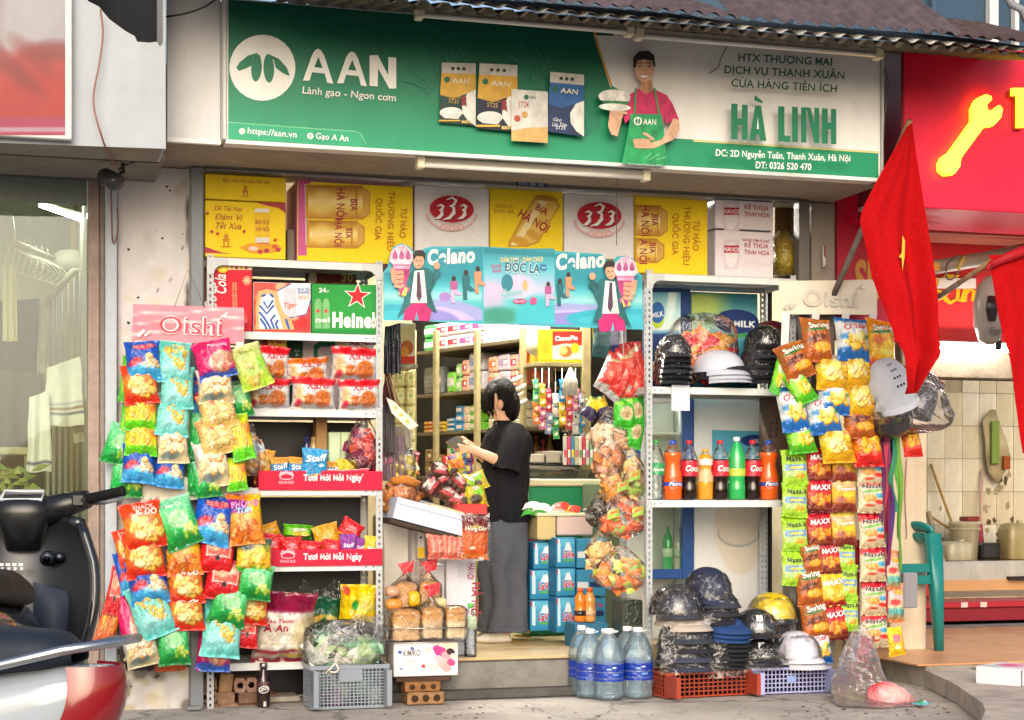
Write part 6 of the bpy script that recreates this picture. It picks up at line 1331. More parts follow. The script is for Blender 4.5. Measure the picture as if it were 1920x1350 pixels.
def film_bag(name,u0,v0,u1,v1,y,dep,cols,n,label,cat='bag',seed=1,mt='clearfilm',knot=True,group=None,base=None,item='film',isz=.035):
 """clear plastic bag filled with small packets; film is its own part"""
 c=P((u0+u1)/2,(v0+v1)/2,y);rx=(u1-u0)/2/SX((u0+u1)/2,y);rz=(v1-v0)/2/S((u0+u1)/2,y)
 t=thing(name,label,cat,(c.x,y,c.z-rz),group);R=random.Random(seed)
 for q in range(len(cols)):
  m=MB()
  for k in range(n//len(cols)+1):
   a,p=R.uniform(0,2*pi),R.random()**.4
   x,z=c.x+rx*.80*p*cos(a),c.z-rz*.28+rz*.62*p*sin(a);yy=y+R.uniform(-.5,.5)*dep;w,h=isz*R.uniform(.7,1.3),isz*R.uniform(.5,.9)
   M=Matrix.Translation((x,yy,z))@Matrix.Rotation(R.uniform(-1.2,1.2),4,'Y')@Matrix.Rotation(R.uniform(-.6,.6),4,'X')@Matrix.Rotation(R.uniform(-.7,.7),4,'Z')
   mm=MB(M);mm.grid(lambda a,b:((a-.5)*2*w,-.35*w*(sin(a*pi)*sin(b*pi))**.5-.05*w*sin(a*9+b*5),(b-.5)*2*h),6,5,None,c=cols[q]);mm.grid(lambda a,b:((a-.5)*2*w,.3*w*(sin(a*pi)*sin(b*pi))**.5,(b-.5)*2*h),6,5,None,c=cols[q],flip=True)
   b0=len(m.V);m.V+=mm.V;m.F+=[tuple(i+b0 for i in f)for f in mm.F];m.C+=mm.C;m.I+=mm.I;m.S+=mm.S
  m.build('packet_filling',item,t)['kind']='stuff'
 m=MB();n1,n2=36,30;o=Vector((seed*3.1,seed,0))
 def fn(a,b):
  w=2*pi*a;zz=-1+2*b
  prof=sqrt(max(0,1-abs(zz)**3.0))if zz<.1 else((1-zz)**.8*.95+.06 if knot else sqrt(max(0,1-zz**4)))
  prof*=1+.10*noise.noise(Vector((cos(w)*1.7,sin(w)*1.7,zz*2))+o)+.05*noise.noise(Vector((cos(w)*5,sin(w)*5,zz*3))+o)
  return(c.x+rx*prof*cos(w),y+dep*1.1*prof*sin(w),c.z+rz*zz)
 m.grid(fn,n1,n2,None,c='#ffffff');m.build('plastic_film',mt,t)
 return t
film_bag('candy_bag',648,778,716,884,.08,.07,['#d83a2c','#e8603c','#8a2450','#c02838'],60,'clear plastic bag of red and orange sweets at the right of the third snack shelf',seed=4)
film_bag('bread_bag',452,792,492,892,.06,.05,['#e8d8c0','#e8a860','#c8d8e8'],24,'clear bag of buns with a blue label half behind the crisps',seed=6)
A=Art('#e6e0d6',1.2).vgrad([(0,'#a02848'),(.07,'#8a2440'),(.09,'#e4d8c0'),(.72,'#e8e4dc'),(.76,'#8c1c44'),(1,'#7a1a3c')]).ell(.85,.42,.26,.34,'#e4d8b4',0,.15).ell(.35,.2,.34,.07,'#b03048',4,.2).ell(.35,.25,.33,.06,'#f0ece0',4,.2).ell(.75,.12,.3,.04,'#e8b840',0,.4)
design('rice1','large white and maroon rice bag',1.2,.07,'#d8d0c4',[('Gạo Thơm',.34,.60,.48,.06,'#b0304c',3),('A An',.30,.48,.40,.11,'#a82848',3)],A)
A=Art('#14583c',1.2).vgrad([(0,'#1a6444'),(.5,'#14583a'),(1,'#124c34')]).ell(.35,.66,.2,.06,'#d8b03c',20,.4).ell(.75,.66,.2,.07,'#d8c880',-20,.4)
for k in range(7):A.band(.15+.05*k,.02*(k%3),.008,'#5ab890',.012,9+k,.02)
design('rice2','dark green rice bag',1.3,.06,'#124c34',[],A)
A=Art('#e8c41c',1.0).vgrad([(0,'#1c2c68'),(.2,'#1c2c68'),(.26,'#e8c01c'),(1,'#ecc820')]).ell(.35,.62,.1,.1,'#3a9a48',0,.2).ell(.7,.6,.26,.12,'#e0cc6a',0,.5).ell(.12,.88,.1,.1,'#c05838',0,.4)
design('rice3','yellow and navy rice bag',1.0,.06,'#d8b41c',[],A)
stand('rice2',596,76,116,LZ[5]+.002,.20,4,'standing behind the white one on the lowest snack shelf','rice bags on the lowest snack shelf',cat='rice bag',name='rice_bag')
stand('rice1',528,116,132,LZ[5]+.002,.10,3,'on the lowest snack shelf','rice bags on the lowest snack shelf',cat='rice bag',name='rice_bag')
stand('rice3',668,74,96,LZ[5]+.002,.16,4,'at the right of the lowest snack shelf','rice bags on the lowest snack shelf',cat='rice bag',name='rice_bag',v_lift=42)
m=MB();q=P(668,1235,.16);m.box(q.x-.11,q.x+.11,.08,.26,LZ[5]+.001,LZ[5]+.125,'#4a4440',r=.01);solo(m,'dark_sack','cloth','dark filled sack under the yellow rice bag','sack')
m=MB()
for u,w in((600,70),(668,70),(545,60)):
 q=P(u,1100,.16);x0_,x1_=P(u-w/2,1100,.16).x,P(u+w/2,1100,.16).x;zt_=P(u,{600:1085,668:1088,545:1092}[u],.16).z;hh=.13
 m.grid(lambda a,b:(x0_+(x1_-x0_)*(a*(1-.1*b)+.05*b),.19+.03*sin(a*5+u)*b-.02*b,zt_-hh+hh*b*(1-.45*sin(a*pi))),14,10,None,c='#ffffff')
solo(m,'plastic_film','clearfilm','crumpled clear tops of the rice bags on the lowest snack shelf','plastic film')
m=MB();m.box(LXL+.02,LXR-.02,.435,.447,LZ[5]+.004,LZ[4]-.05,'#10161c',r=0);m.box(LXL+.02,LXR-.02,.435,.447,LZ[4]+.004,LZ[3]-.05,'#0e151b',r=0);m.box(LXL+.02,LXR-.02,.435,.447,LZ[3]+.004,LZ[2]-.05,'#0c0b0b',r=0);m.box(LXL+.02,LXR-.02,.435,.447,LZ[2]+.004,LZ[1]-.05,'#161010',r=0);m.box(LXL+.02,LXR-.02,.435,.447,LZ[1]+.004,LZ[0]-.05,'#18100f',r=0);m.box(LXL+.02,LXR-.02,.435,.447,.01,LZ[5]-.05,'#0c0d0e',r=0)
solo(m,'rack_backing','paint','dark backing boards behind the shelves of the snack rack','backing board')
# bricks and bottle under the snack rack
def brick(u,v,y,w,h,rot,c,label,holes=True,yaw=0):
 uc,s=u,1/S(u,y);p=P(u,v,y);t=thing('brick',label,'brick',p,'loose bricks under the snack rack')
 W_,H_,L_=w/SX(u,y),h*s,.20
 M=Matrix.Translation((p.x,y,p.z))@Matrix.Rotation(radians(yaw),4,'Z')@Matrix.Rotation(radians(rot),4,'Y')
 m=MB(M)
 if not holes:m.box(-W_/2,W_/2,0,L_,-H_/2,H_/2,c,r=.004)
 else:
  r=H_*.22;cs=(-W_*.24,W_*.24);n=12;V,Fc=[],[]
  for cx in cs:
   bse=len(V);hw=W_/4
   ring_o=[]
   for k in range(n):
    a=2*pi*k/n;ca,sa=cos(a),sin(a);q=max(abs(ca)/hw,abs(sa)/(H_/2));ring_o.append(((1 if cx>0 else -1)*W_/4+ca/q,sa/q))
   for k in range(n):V.append((ring_o[k][0],0,ring_o[k][1]))
   for k in range(n):V.append((cx+r*cos(2*pi*k/n),0,r*sin(2*pi*k/n)))
   for k in range(n):V.append((cx+r*cos(2*pi*k/n),.09,r*sin(2*pi*k/n)))
   for k in range(n):
    j=(k+1)%n;Fc+=[(bse+k,bse+j,bse+n+j,bse+n+k)]
  m.add(V,Fc,hx(c));
  for cx in cs:m.add([(cx+r*cos(2*pi*k/n),yy,r*sin(2*pi*k/n))for yy in(0,.09)for k in range(n)],[(k,(k+1)%n,n+(k+1)%n,n+k)for k in range(n)]+[tuple(range(n,2*n))],hx('#3c2a22'))
  m.box(-W_/2,W_/2,.0901,L_,-H_/2,H_/2,c,r=0);m.add([(x,yy,z)for yy in(0,.0901)for x,z in((-W_/2,-H_/2),(W_/2,-H_/2),(W_/2,H_/2),(-W_/2,H_/2))],[(0,4,5,1),(1,5,6,2),(2,6,7,3),(3,7,4,0)],hx(c))
 m.build('brick_body','brick',t)
for a in[(394,1332,.06,36,24,1,'#a8806e','pierced brick at the bottom left of the pile',True),(430,1332,.05,35,24,-2,'#b08a74','solid brick in the bottom row, second from left',False),(466,1330,.08,36,22,2,'#a07860','solid brick in the bottom row, third from left',False),
  (390,1307,.06,34,22,0,'#a08068','pierced brick in the middle row at the left',True),(424,1310,.07,33,23,1,'#a8856c','solid brick in the middle row, centre',False),(466,1309,.06,36,21,0,'#8a6a58','dark solid brick in the middle row at the right',False),
  (391,1284,.07,32,22,-3,'#96705c','solid brick in the top row at the left',False),(424,1281,.09,25,37,6,'#b8946e','brick standing upright in the top row',False),(461,1285,.06,44,27,-1,'#ac8874','pierced brick at the top right of the pile',True),(514,1318,.18,26,32,20,'#94705c','brick leaning behind the dark bottle',False)]:
 brick(*a)
m=MB();q=PZ(530,1330,.0);m.box(q.x-.1,q.x+.14,.12,.34,.005,.035,'#b0a79a',r=.006);solo(m,'concrete_slab','concrete','flat broken concrete slab beside the bricks under the snack rack','slab')
m=MB();a,b,z0,z1=rect(350,1325,378,1344,-.09);m.box(a,b,-.1,-.025,.006,z1,'#8b9192',r=.006);m.box(a+.015,b-.012,-.103,-.1001,z0+.018,z1-.018,'#3a3c3c',r=0);solo(m,'steel_base_plate','paint','grey slotted steel foot on the ground beside the brick pile','steel foot')
def lathe_bottle(name,q,s,prof,parts,label,group=None,cat='bottle',n=20):
 t=thing(name,label,cat,q,group)
 for pname,pr,c,mt in parts:
  m=MB();m.lathe(q.x,q.y,[(r*s,q.z+z*s)for r,z in pr],c,n);m.build(pname,mt,t)
 return t
q=PZ(494,1344,0.0);q.y=-.02;q=Vector((P(494,1340,-.02).x,-.02,.005));s=1/S(494,-.02)
lathe_bottle('dark_bottle',q,s,None,[('body',[(.1,0),(12.5,.5),(13,3),(13,40),(12,50),(8,60),(6.5,66),(6.5,72)],'#2c1618','gloss'),('cap',[(7.5,72),(7.5,81),(.1,82)],'#b9b9bc','metal'),('label',[(13.3,26),(13.3,44),(12.6,47)],'#54343a','film')],'dark brown drink bottle with a silver cap standing on the ground by the bricks')
m=MB();d=Decal(m,q.y-14*s,off=.001);d.ell(495,1293,10,7,'#d8d4d4',-15);d.ell(495,1293,8.5,5.4,'#3a1e22',-15);d.text('Latte',(486,1297),(504,1292),7,'#e8e4e4',.03,.2);d.poly([(494,1315),(499,1315),(499,1325),(494,1325)],'#cfc6c6');
o=m.build('label_print','film',bpy.data.objects['dark_bottle'])
# crates
def crate(name,x0,x1,y0,y1,z0,z1,c,label,nx,nz,plate=None,mt='plastic',rot=0,bar=.006,group=None):
 cx,cy_=(x0+x1)/2,(y0+y1)/2;t=thing(name,label,'crate',(cx,cy_,z0),group);w,dp,h=x1-x0,y1-y0,z1-z0
 M=Matrix.Translation((cx,cy_,z0))@Matrix.Rotation(radians(rot),4,'Z')
 m=MB(M);hw,hd,th=w/2,dp/2,.009
 rim=h*.10
 def frame(za,zb,e):
  m.box(-hw-e,hw+e,-hd-e,-hd+th,za,zb,c,r=.002);m.box(-hw-e,hw+e,hd-th,hd+e,za,zb,c,r=.002);m.box(-hw-e,-hw+th,-hd+th+.0004,hd-th-.0004,za,zb,c,r=.002);m.box(hw-th,hw+e,-hd+th+.0004,hd-th-.0004,za,zb,c,r=.002)
 frame(h-rim,h,.005);frame(0,h*.07,.001)
 m.box(-hw+th,hw-th,-hd+th,hd-th,.001,.007,c,r=0);m.build('rim_and_base',mt,t)
 cw=.028
 for sx in(-1,1):
  for sy in(-1,1):m=MB(M);m.box(min(sx*hw,sx*(hw-cw)),max(sx*hw,sx*(hw-cw)),min(sy*hw,sy*(hw*0+hd-cw)),max(sy*hd,sy*(hd-cw)),h*.0705,h-rim-.0005,c,r=.002);m.build('corner_post',mt,t)
 m=MB(M);za,zb=h*.0708,h-rim-.0008
 for sy in(-1,1):
  yy=sy*(hd-.0045)
  for k in range(1,nx):x=-hw+cw+(w-2*cw)*k/nx;m.box(x-bar/2,x+bar/2,yy-.003,yy+.003,za,zb,c,r=0)
  for k in range(1,nz):z=za+(zb-za)*k/nz;m.box(-hw+cw+.0005,hw-cw-.0005,yy-.004,yy+.004,z-bar/2,z+bar/2,c,r=0)
 nd=max(3,int(nx*dp/w))
 for sx in(-1,1):
  xx=sx*(hw-.0045)
  for k in range(1,nd):y=-hd+cw+(dp-2*cw)*k/nd;m.box(xx-.003,xx+.003,y-bar/2,y+bar/2,za,zb,c,r=0)
  for k in range(1,nz):z=za+(zb-za)*k/nz;m.box(xx-.004,xx+.004,-hd+cw+.0005,hd-cw-.0005,z-bar/2,z+bar/2,c,r=0)
 m.build('lattice',mt,t)
 if plate:
  m=MB(M);a0,a1,b0,b1=plate[:4];m.box(-hw+w*a0,-hw+w*a1,-hd-.004,-hd+.0005,h*b0,h*b1,c if len(plate)<5 else plate[4],r=.002);m.build('name_plate',mt,t)
 return t
g=PZ(650,1352,0)
gx0,gx1=P(583,1350,-.26).x,P(729,1350,-.26).x;gh=P(655,1247,-.26).z
crate('grey_crate',gx0,gx1,-.26,.0-.012,.005,gh,'#8d97a4','large grey lattice crate on the ground in front of the snack rack',18,12,(.36,.66,.62,.9))
m=MB();R=random.Random(21)
for k in range(16):
 x,y,z=R.uniform(gx0+.05,gx1-.05),R.uniform(-.2,-.07),R.uniform(.05,gh-.06);c=R.choice(['#d8d4d0','#b87ab0','#9cc8a8','#c8c0a0','#e0dcd8','#5a8a68'])
 m.loft([(x,y,z-.05,.02,.02),(x,y,z-.045,.045,.035),(x,y,z+.03,.045,.035),(x,y,z+.05,.02,.02)],c,10)
solo(m,'packed_goods','film','white, pink and green packs packed inside the grey lattice crate','packs')
film_bag('plastic_bag',566,1160,722,1262,-.13,.10,['#9ad0b0','#e8e4dc','#d0d8d0','#b8d8a0'],34,'clear plastic bag of green and white goods on the grey crate',seed=12,knot=False,isz=.05)
m=MB();q=P(660,1190,-.2);m.grid(lambda a,b:(q.x-.13+.30*a,-.20-.04*sin(a*pi)*sin(b*pi)+.012*noise.noise(Vector((a*6,b*6,2))),q.z-.05+.12*b+.05*a-.05*(a-.5)**2+.01*sin(a*14)),22,16,None,c='#4a5058');solo(m,'grey_film_sheet','greyfilm','crumpled dark grey plastic film over the bag on the grey crate','plastic film')
m=MB();q=P(628,1255,-.29);m.tube([q+Vector((-.05,0,-.02)),q+Vector((-.02,-.01,.01)),q+Vector((0,-.012,.035)),q+Vector((.02,-.01,0)),q+Vector((.0,-.012,-.015)),q+Vector((-.03,-.01,-.012))],.006,'#e0dccc',6);solo(m,'tied_string','cloth','white string tied at the rim of the grey crate','string')
# GOODS ON THE RIGHT RACK
def deco_milk(d):
 A=Art('#3a8aa0').vgrad([(0,'#4a98b0'),(.3,'#88c0c8'),(.7,'#4a94a4'),(1,'#2a7888')]).ell(.15,.75,.35,.4,'#a8c468',0,.9).ell(.9,.2,.5,.06,'#e0e8e4',10,.5).ell(.7,.12,.6,.05,'#3a9a50',8,.4)
 d.art(1297,551,1420,640,A,1.8);d.ell(1381,603,42,23,'#1f3a78',2);d.ell(1381,602,40,21,'#16306c',2);d.text('MILK',(1376,612),(1417,614),11,'#dfe6ee',.05)
carton('milk_carton',1296,549,1421,RZ[1]+E_,.30,.1,'#3f90a4','#2c6a80','teal milk carton with a navy oval at the back of the helmet shelf',deco_milk,'milk cartons on the helmet rack')
def deco_milk2(d):
 A=Art('#9fd0d4').vgrad([(0,'#3a7cb0'),(.12,'#d8e8e0'),(.6,'#a8d4d8'),(1,'#78b8c8')]).ell(.7,.8,.15,.5,'#d8ecec',-10,.6);d.art(1222,548,1276,626,A,1.6)
 d.ell(1233,592,13,24,'#b0cc38',0);d.ell(1233,586,13,20,'#2a62a8');d.text('MILK',(1223,596),(1245,592),9,'#e8eef0',.04)
carton('milk_carton',1218,540,1295,RZ[1]+E_,.27,.12,'#1d3a70','#1a3260','pale blue milk carton behind the left black helmet',deco_milk2,'milk cartons on the helmet rack')
m=MB();q=P(1452,630,.25);m.loft([(q.x,.3,q.z-.07,.04,.04),(q.x,.3,q.z-.04,.10,.08),(q.x,.3,q.z+.02,.12,.10),(q.x,.3,q.z+.08,.08,.08),(q.x,.3,q.z+.10,.02,.02)],'#5e1c2c',20)
solo(m,'maroon_helmet','gloss','dark maroon helmet half hidden behind the cream card strap','helmet')
def helmet(q,rx,rz,c,label,roll=0,pitch=0,yaw=0,brim=.07,wrap=True,group=None,vents=False,brimc=None,name='helmet',cat='helmet',mt='gloss',stack=0,stackcols=None,film='clearfilm'):
 """open half helmet: dome, peak and (usually) the clear bag it is sold in; q is the middle of the rim"""
 t=thing(name,label,cat,q,group);M=Matrix.Translation(q)@Matrix.Rotation(radians(yaw),4,'Z')@Matrix.Rotation(radians(roll),4,'Y')@Matrix.Rotation(radians(pitch),4,'X')
 ry=rx*1.12
 def dome(mm,k,c_,z0=0):
  mm.grid(lambda a,b:(lambda w,e:(k*rx*cos(w)*cos(e)**.8,k*ry*sin(w)*cos(e)**.8,z0+k*rz*sin(e)))(2*pi*a,pi/2*b*.999),32,12,None,c=c_)
 m=MB(M);dome(m,1,c)
 for j in range(32):
  pass
 m.grid(lambda a,b:(rx*(.94+.06*b)*cos(-2*pi*a),ry*(.94+.06*b)*sin(-2*pi*a),-.002),32,1,None,c='#202022')
 m.build('shell',mt,t)
 m=MB(M)
 def peak(a,b,dz):w=-pi/2+(a-.5)*2.1;r=1+brim/rx*b*(cos((a-.5)*2.6));return(rx*r*cos(w),ry*r*sin(w),.008-.030*b*b-.02*(a-.5)**2+dz)
 m.grid(lambda a,b:peak(a,b,.003),16,5,None,c=brimc or c,flip=True);m.grid(lambda a,b:peak(a,b,0),16,5,None,c=brimc or c);m.build('peak',mt,t)
 if vents:
  m=MB(M)
  for i in(-1,0,1):
   for j in range(4):
    e=.5+.22*j;w=-pi/2+i*.16;p=[(1.004*rx*cos(w+dx)*cos(e+dy)**.8,1.004*ry*sin(w+dx)*cos(e+dy)**.8,1.004*rz*sin(e+dy))for dx,dy in((-.05,-.03),(.05,-.03),(.05,.03),(-.05,.03))]
    m.add(p,[(0,1,2,3)],hx('#2a2a2c'))
  m.build('vent',mt,t)['kind']='stuff'
 if wrap:
  m=MB(M);sd_=q.x*7+q.z*3
  m.grid(lambda a,b:(lambda w,e,k:(k*rx*cos(w)*cos(e)**.6,k*(ry+brim*.5*max(0,-sin(w)))*sin(w)*cos(e)**.6,-.03+k*(rz+.004)*(sin(e)+.18*(1-b))))(2*pi*a,pi/2*b*.999-.12*(1-b),1.035+.06*noise.noise(Vector((cos(2*pi*a)*3,sin(2*pi*a)*3,b*4+sd_)))+.06*noise.noise(Vector((cos(2*pi*a)*9,sin(2*pi*a)*9,b*9+sd_)))),48,20,None,c='#ffffff')
  m.build('plastic_wrap',film,t)
 return t
GH='helmets for sale on the helmet rack'
def hel(u,v,y,wpx,hpx,c,label,**k):q=P(u,v,y);return helmet(q,wpx/2/SX(u,y),hpx/S(u,y),c,label,group=k.pop('group',GH),**k)
hel(1346,700,.14,92,44,'#ccd2e2','pale grey white helmet in the middle of the helmet shelf',pitch=0,brim=.05,yaw=12,wrap=False)
for k in range(2):hel(1350,708+6*k,.13-.004*k,92,40,'#2c2e38',f'dark rimmed pale helmet nested under the pale one, {ORD[k + 1]} below',brim=.05,yaw=12,wrap=False,brimc='#c4cad8')
for k in range(6):hel(1258+1*k,716-10*k,.12+.004*k,70-2*k,30-(1 if k<5 else -10),['#2a2c32','#1f2126','#34363e'][k%3],f'black helmet in the left wrapped stack, {ORD[k + 1]} from the bottom',brim=.045,wrap=(k%2==1),yaw=-8+4*(k%2),group='black helmets stacked on the helmet rack')
for k in range(8):hel(1418+2.0*k,716-9.5*k,.14+.004*k,74-1.5*k,28+(12 if k==7 else 0),['#26292e','#1c1e22','#30333a'][k%3],f'black helmet in the right wrapped stack, {ORD[k + 1]} from the bottom',brim=.04,wrap=(k%2==1),yaw=10-5*(k%2),group='black helmets stacked on the helmet rack')
film_bag('raincoat_bag',1258,585,1382,712,.22,.09,['#e89a24','#d83040','#e8a83c','#e07a2c'],56,'clear bag of orange and red raincoats behind the pale helmet',seed=31,knot=False,isz=.06)
m=MB();a,b,z0,z1=rect(1259,722,1293,770,-.012);m.box(a,b,-.014,-.012,z0,z1,'#dfe6f0',r=.0004);d=Decal(m,-.014,off=.0006)
for k in range(4):d.rect(1264,753+3*k,1288-4*(k%2),754+3*k,'#a8b4c8')
d.rect(1266,730,1286,747,'#cdd5e2');solo(m,'paper_notice','card','small white paper notice hanging from the shelf above the bottles','notice')
GD='drink bottles in a row on the lower helmet shelf'
zb=RZ[2]+.001
def drink(u,wpx,hpx,kind,label,y=.06):
 q=P(u,938,y);q.z=zb;s=1/S(u,y);t=thing('drink_bottle',label,'bottle',q,GD);w=wpx/2*S(u,y)/SX(u,y);h=hpx
 prof=[(.2,0),(w*.88,.8),(w,4),(w*.98,h*.22),(w*.88,h*.30),(w*.98,h*.38),(w,h*.44),(w,h*.64),(w*.92,h*.72),(w*.6,h*.84),(w*.3,h*.92),(w*.26,h*.94)]
 if kind in('orange','peach'):prof=[(.2,0),(w*.92,.8),(w,4),(w,h*.34),(w*.98,h*.44),(w*.72,h*.58),(w*.92,h*.72),(w*.95,h*.78),(w*.72,h*.86),(w*.32,h*.93),(w*.28,h*.95)]
 S_={'cola':('#1c0c0c',.68,'#e9e9e9','#c81830'),'orange':('#e8601a',.80,'#f0c8a0','#2a50b8'),'peach':('#e89a2c',.9,'#e8c08a','#e0a030'),'clear':('#c8d4d8',.5,'#e0e8e8','#3a9a58'),'green':('#1fa050',.7,'#48c078','#f0f0ee')}[kind]
 liquid,lv,_,capc=S_
 def at(z):
  for(r0,z0),(r1,z1)in zip(prof,prof[1:]):
   if z0<=z<=z1:return r0+(r1-r0)*(z-z0)/(z1-z0+1e-9)
  return prof[-1][0]
 inside=[(r*.97,z)for r,z in prof if z<h*lv]+[(at(h*lv)*.97,h*lv),(.1,h*lv+.2)]
 if kind in('clear',):m=MB();m.lathe(q.x,y,[(r*s,zb+z*s)for r,z in prof],'#ffffff',22);m.build('body','clearfilm',t);m=MB();m.lathe(q.x,y,[(r*s*.94,zb+z*s)for r,z in inside],'#dfe8ea',22);m.build('drink','water',t)
 elif kind=='green':m=MB();m.lathe(q.x,y,[(r*s,zb+z*s)for r,z in prof],'#2fae5c',22);m.build('body','gloss',t)
 else:
  m=MB();m.lathe(q.x,y,[(at(h*lv)*s,zb+h*lv*s)]+[(r*s,zb+z*s)for r,z in prof if z>h*lv],'#ffffff',22);m.build('body','clearfilm',t);m=MB();m.lathe(q.x,y,[(r*s,zb+z*s)for r,z in inside],liquid,22);m.build('drink','gloss',t)
 m=MB();m.lathe(q.x,y,[(w*.34*s,zb+h*.935*s),(w*.36*s,zb+h*.94*s),(w*.36*s,zb+h*s),(.001,zb+(h+.5)*s)],capc,14);m.build('cap','plastic',t)
 lab={'cola':('#d01c34',.40,.66,[('Coca','#f4eeee',-.3)]),'orange':('#ea5c1c',.18,.38,[('Fanta','#e8e6f4',0)]),'peach':('#e8b88a',.36,.6,[]),'clear':('#2a9a5c',.42,.62,[('Sprite','#eef4ee',0)]),'green':('#b8d848',.38,.50,[])}[kind]
 m=MB();za,zc=h*lab[1],h*lab[2]
 ring=[(at(za+(zc-za)*k/6)*1.02*s,zb+(za+(zc-za)*k/6)*s)for k in range(7)];m.lathe(q.x,y,ring,lab[0],24,cap=False)
 for tx,tc2,_ in lab[3]:
  V,Fc,W_=text2d(tx,.05,.25);R0=w*1.045*s;tw=w*1.5*s;th_=tw/W_*1.0
  if tx=='Coca':tw=w*1.7*s;th_=(zc-za)*.45*s
  pts=[]
  for x,z in V:
   an=((x/W_-.5)*tw+(.15*w*s if u>1330 and tx=='Coca' else 0))/R0;zz=(za+(zc-za)*.32)*s+z*th_*.8;rr=at(zz/s)*1.05*s
   pts.append((q.x+rr*sin(an),y-rr*cos(an),zb+zz))
  if tx=='Fanta':m.lathe(q.x,y,[(at(h*.24)*1.03*s,zb+h*.235*s),(at(h*.27)*1.035*s,zb+h*.27*s),(at(h*.3)*1.03*s,zb+h*.30*s)],'#2a48a8',24,cap=False)
  m.add(pts,Fc,hx(tc2))
 if kind=='peach':
  m.lathe(q.x,y,[(at(h*.70)*1.02*s,zb+h*.68*s),(at(h*.78)*1.03*s,zb+h*.8*s)],'#e8e0dc',24,cap=False)
 m.build('label','film',t);return t
for a in[(1230,30,113,'clear','clear lemonade bottle with a green label at the left end of the row'),(1261,34,112,'orange','orange soda bottle with a blue cap, second from the left'),(1292,31,112,'cola','cola bottle with a red cap and turned label, third from the left'),
  (1322,29,96,'peach','short amber drink bottle with a pale label in the middle'),(1350,31,112,'cola','cola bottle with a red cap between the amber and green bottles'),(1381,31,118,'green','green lemonade bottle with a white cap'),(1411,31,112,'cola','cola bottle with a red cap right of the green bottle'),(1441,35,112,'orange','darker orange soda bottle with a blue cap at the right end')]:drink(*a)
yf=.50
t=thing('drinks_fridge','white drinks fridge with a blue door frame behind the helmet rack','fridge',(P(1330,900,yf).x,yf+.3,zf))
fx0,fx1=P(1216,900,yf).x,P(1442,900,yf).x
m=MB();xs=P(1302,900,yf).x;m.box(xs,fx1,yf+.02,yf+.62,zf,P(1370,730,yf).z,'#d6dde2',r=.01);m.box(fx0,xs-.0005,yf+.32,yf+.62,zf,P(1370,730,yf).z,'#dfe0d8',r=.01)
d=Decal(m,yf+.02,off=.002);A=Art('#c8d0d4').vgrad([(0,'#e0e2e4'),(.5,'#d6dadc'),(1,'#bcc8cc')]).ell(.0,.62,.28,.10,'#6fb888',0,.6).ell(1,.72,.06,.3,'#4a9a6c',0,.5);A.ell(.62,.45,.36,.22,'#d8d0c4',0,.08).ell(.62,.62,.36,.1,'#bcc0bc',0,.2).ell(.6,.66,.16,.06,'#7c947c',0,.6)
d.art(1304,735,1440,1180,A,3);d.poly([(1335,806),(1438,809),(1438,870),(1335,870)],'#4a9ab8');d.ell(1413,826,24,11,'#1c2f70');d.text('MILK',(1408,830),(1434,831),7,'#c8d4e4',.04)
for c_,k in(('#aab0ac',0),('#cfc8bc',3)):d.ell(1385,1000-k,40-k,26-k*.5,c_)
m.build('cabinet','plastic',t)
m=MB();zt2,zb2=P(1300,742,yf).z,P(1300,1085,yf).z
m.box(P(1280,900,yf).x,xs-.001,yf,yf+.04,zb2,zt2,'#1f4a8c',r=.004);m.box(fx0,P(1280,900,yf).x-.0005,yf,yf+.04,zb2,zb2+.06,'#1f4a8c',r=.004);m.box(fx0,P(1280,900,yf).x-.0005,yf,yf+.04,zt2-.05,zt2,'#e0e0d8',r=.004);dr_=m.build('door_frame','plastic',t)
m=MB();m.box(fx0,P(1280,900,yf).x-.001,yf+.015,yf+.02,zb2+.061,zt2-.051,'#ffffff',r=0);m.build('door_glass','pane',dr_)
m=MB();
for v in(945,810,1070):z=P(1250,v,yf).z;m.box(fx0+.005,xs-.01,yf+.06,yf+.31,z-.012,z,'#e8e8e0',r=.002)
m.build('inner_shelf','plastic',t)['kind']='stuff'
for u,c,h_,lb in((1252,'#48b068',80,'green bottle standing in the fridge'),(1272,'#d8d4c8',74,'clear bottle standing in the fridge beside the green one')):
 q=P(u,1066,yf+.12);q.z=P(1250,1070,yf).z+.001;s=1/S(u,yf+.12)
 lathe_bottle('fridge_bottle',q,s,None,[('body',[(.1,0),(9,1),(9.5,4),(9.5,h_*.65),(8,h_*.75),(3,h_*.92),(3,h_)],c,'gloss'),('cap',[(3.6,h_),(3.6,h_+6),(.1,h_+6.3)],'#d8d4cc','plastic'),('label',[(9.8,h_*.3),(9.8,h_*.5)],'#c8e0c0','film')],lb)
carton('brown_carton',1443,745,1478,RZ[2]+E_,.24,.15,'#6a5446','#54443a','tall brown carton with dark print behind the right end of the drink bottles',lambda d:(d.text('0 GSL',(1448,820),(1450,790),7,'#3a2c24',.03),d.text('500 ML',(1458,820),(1460,780),5,'#3a2c24',.02)))
m=MB();m.box(P(1445,900,.46).x,RXR+.02,.44,.46,.01,ZSOF-.4,'#2a2a2c',r=0);solo(m,'dark_partition','paint','dark partition board behind the right end of the helmet rack','board')
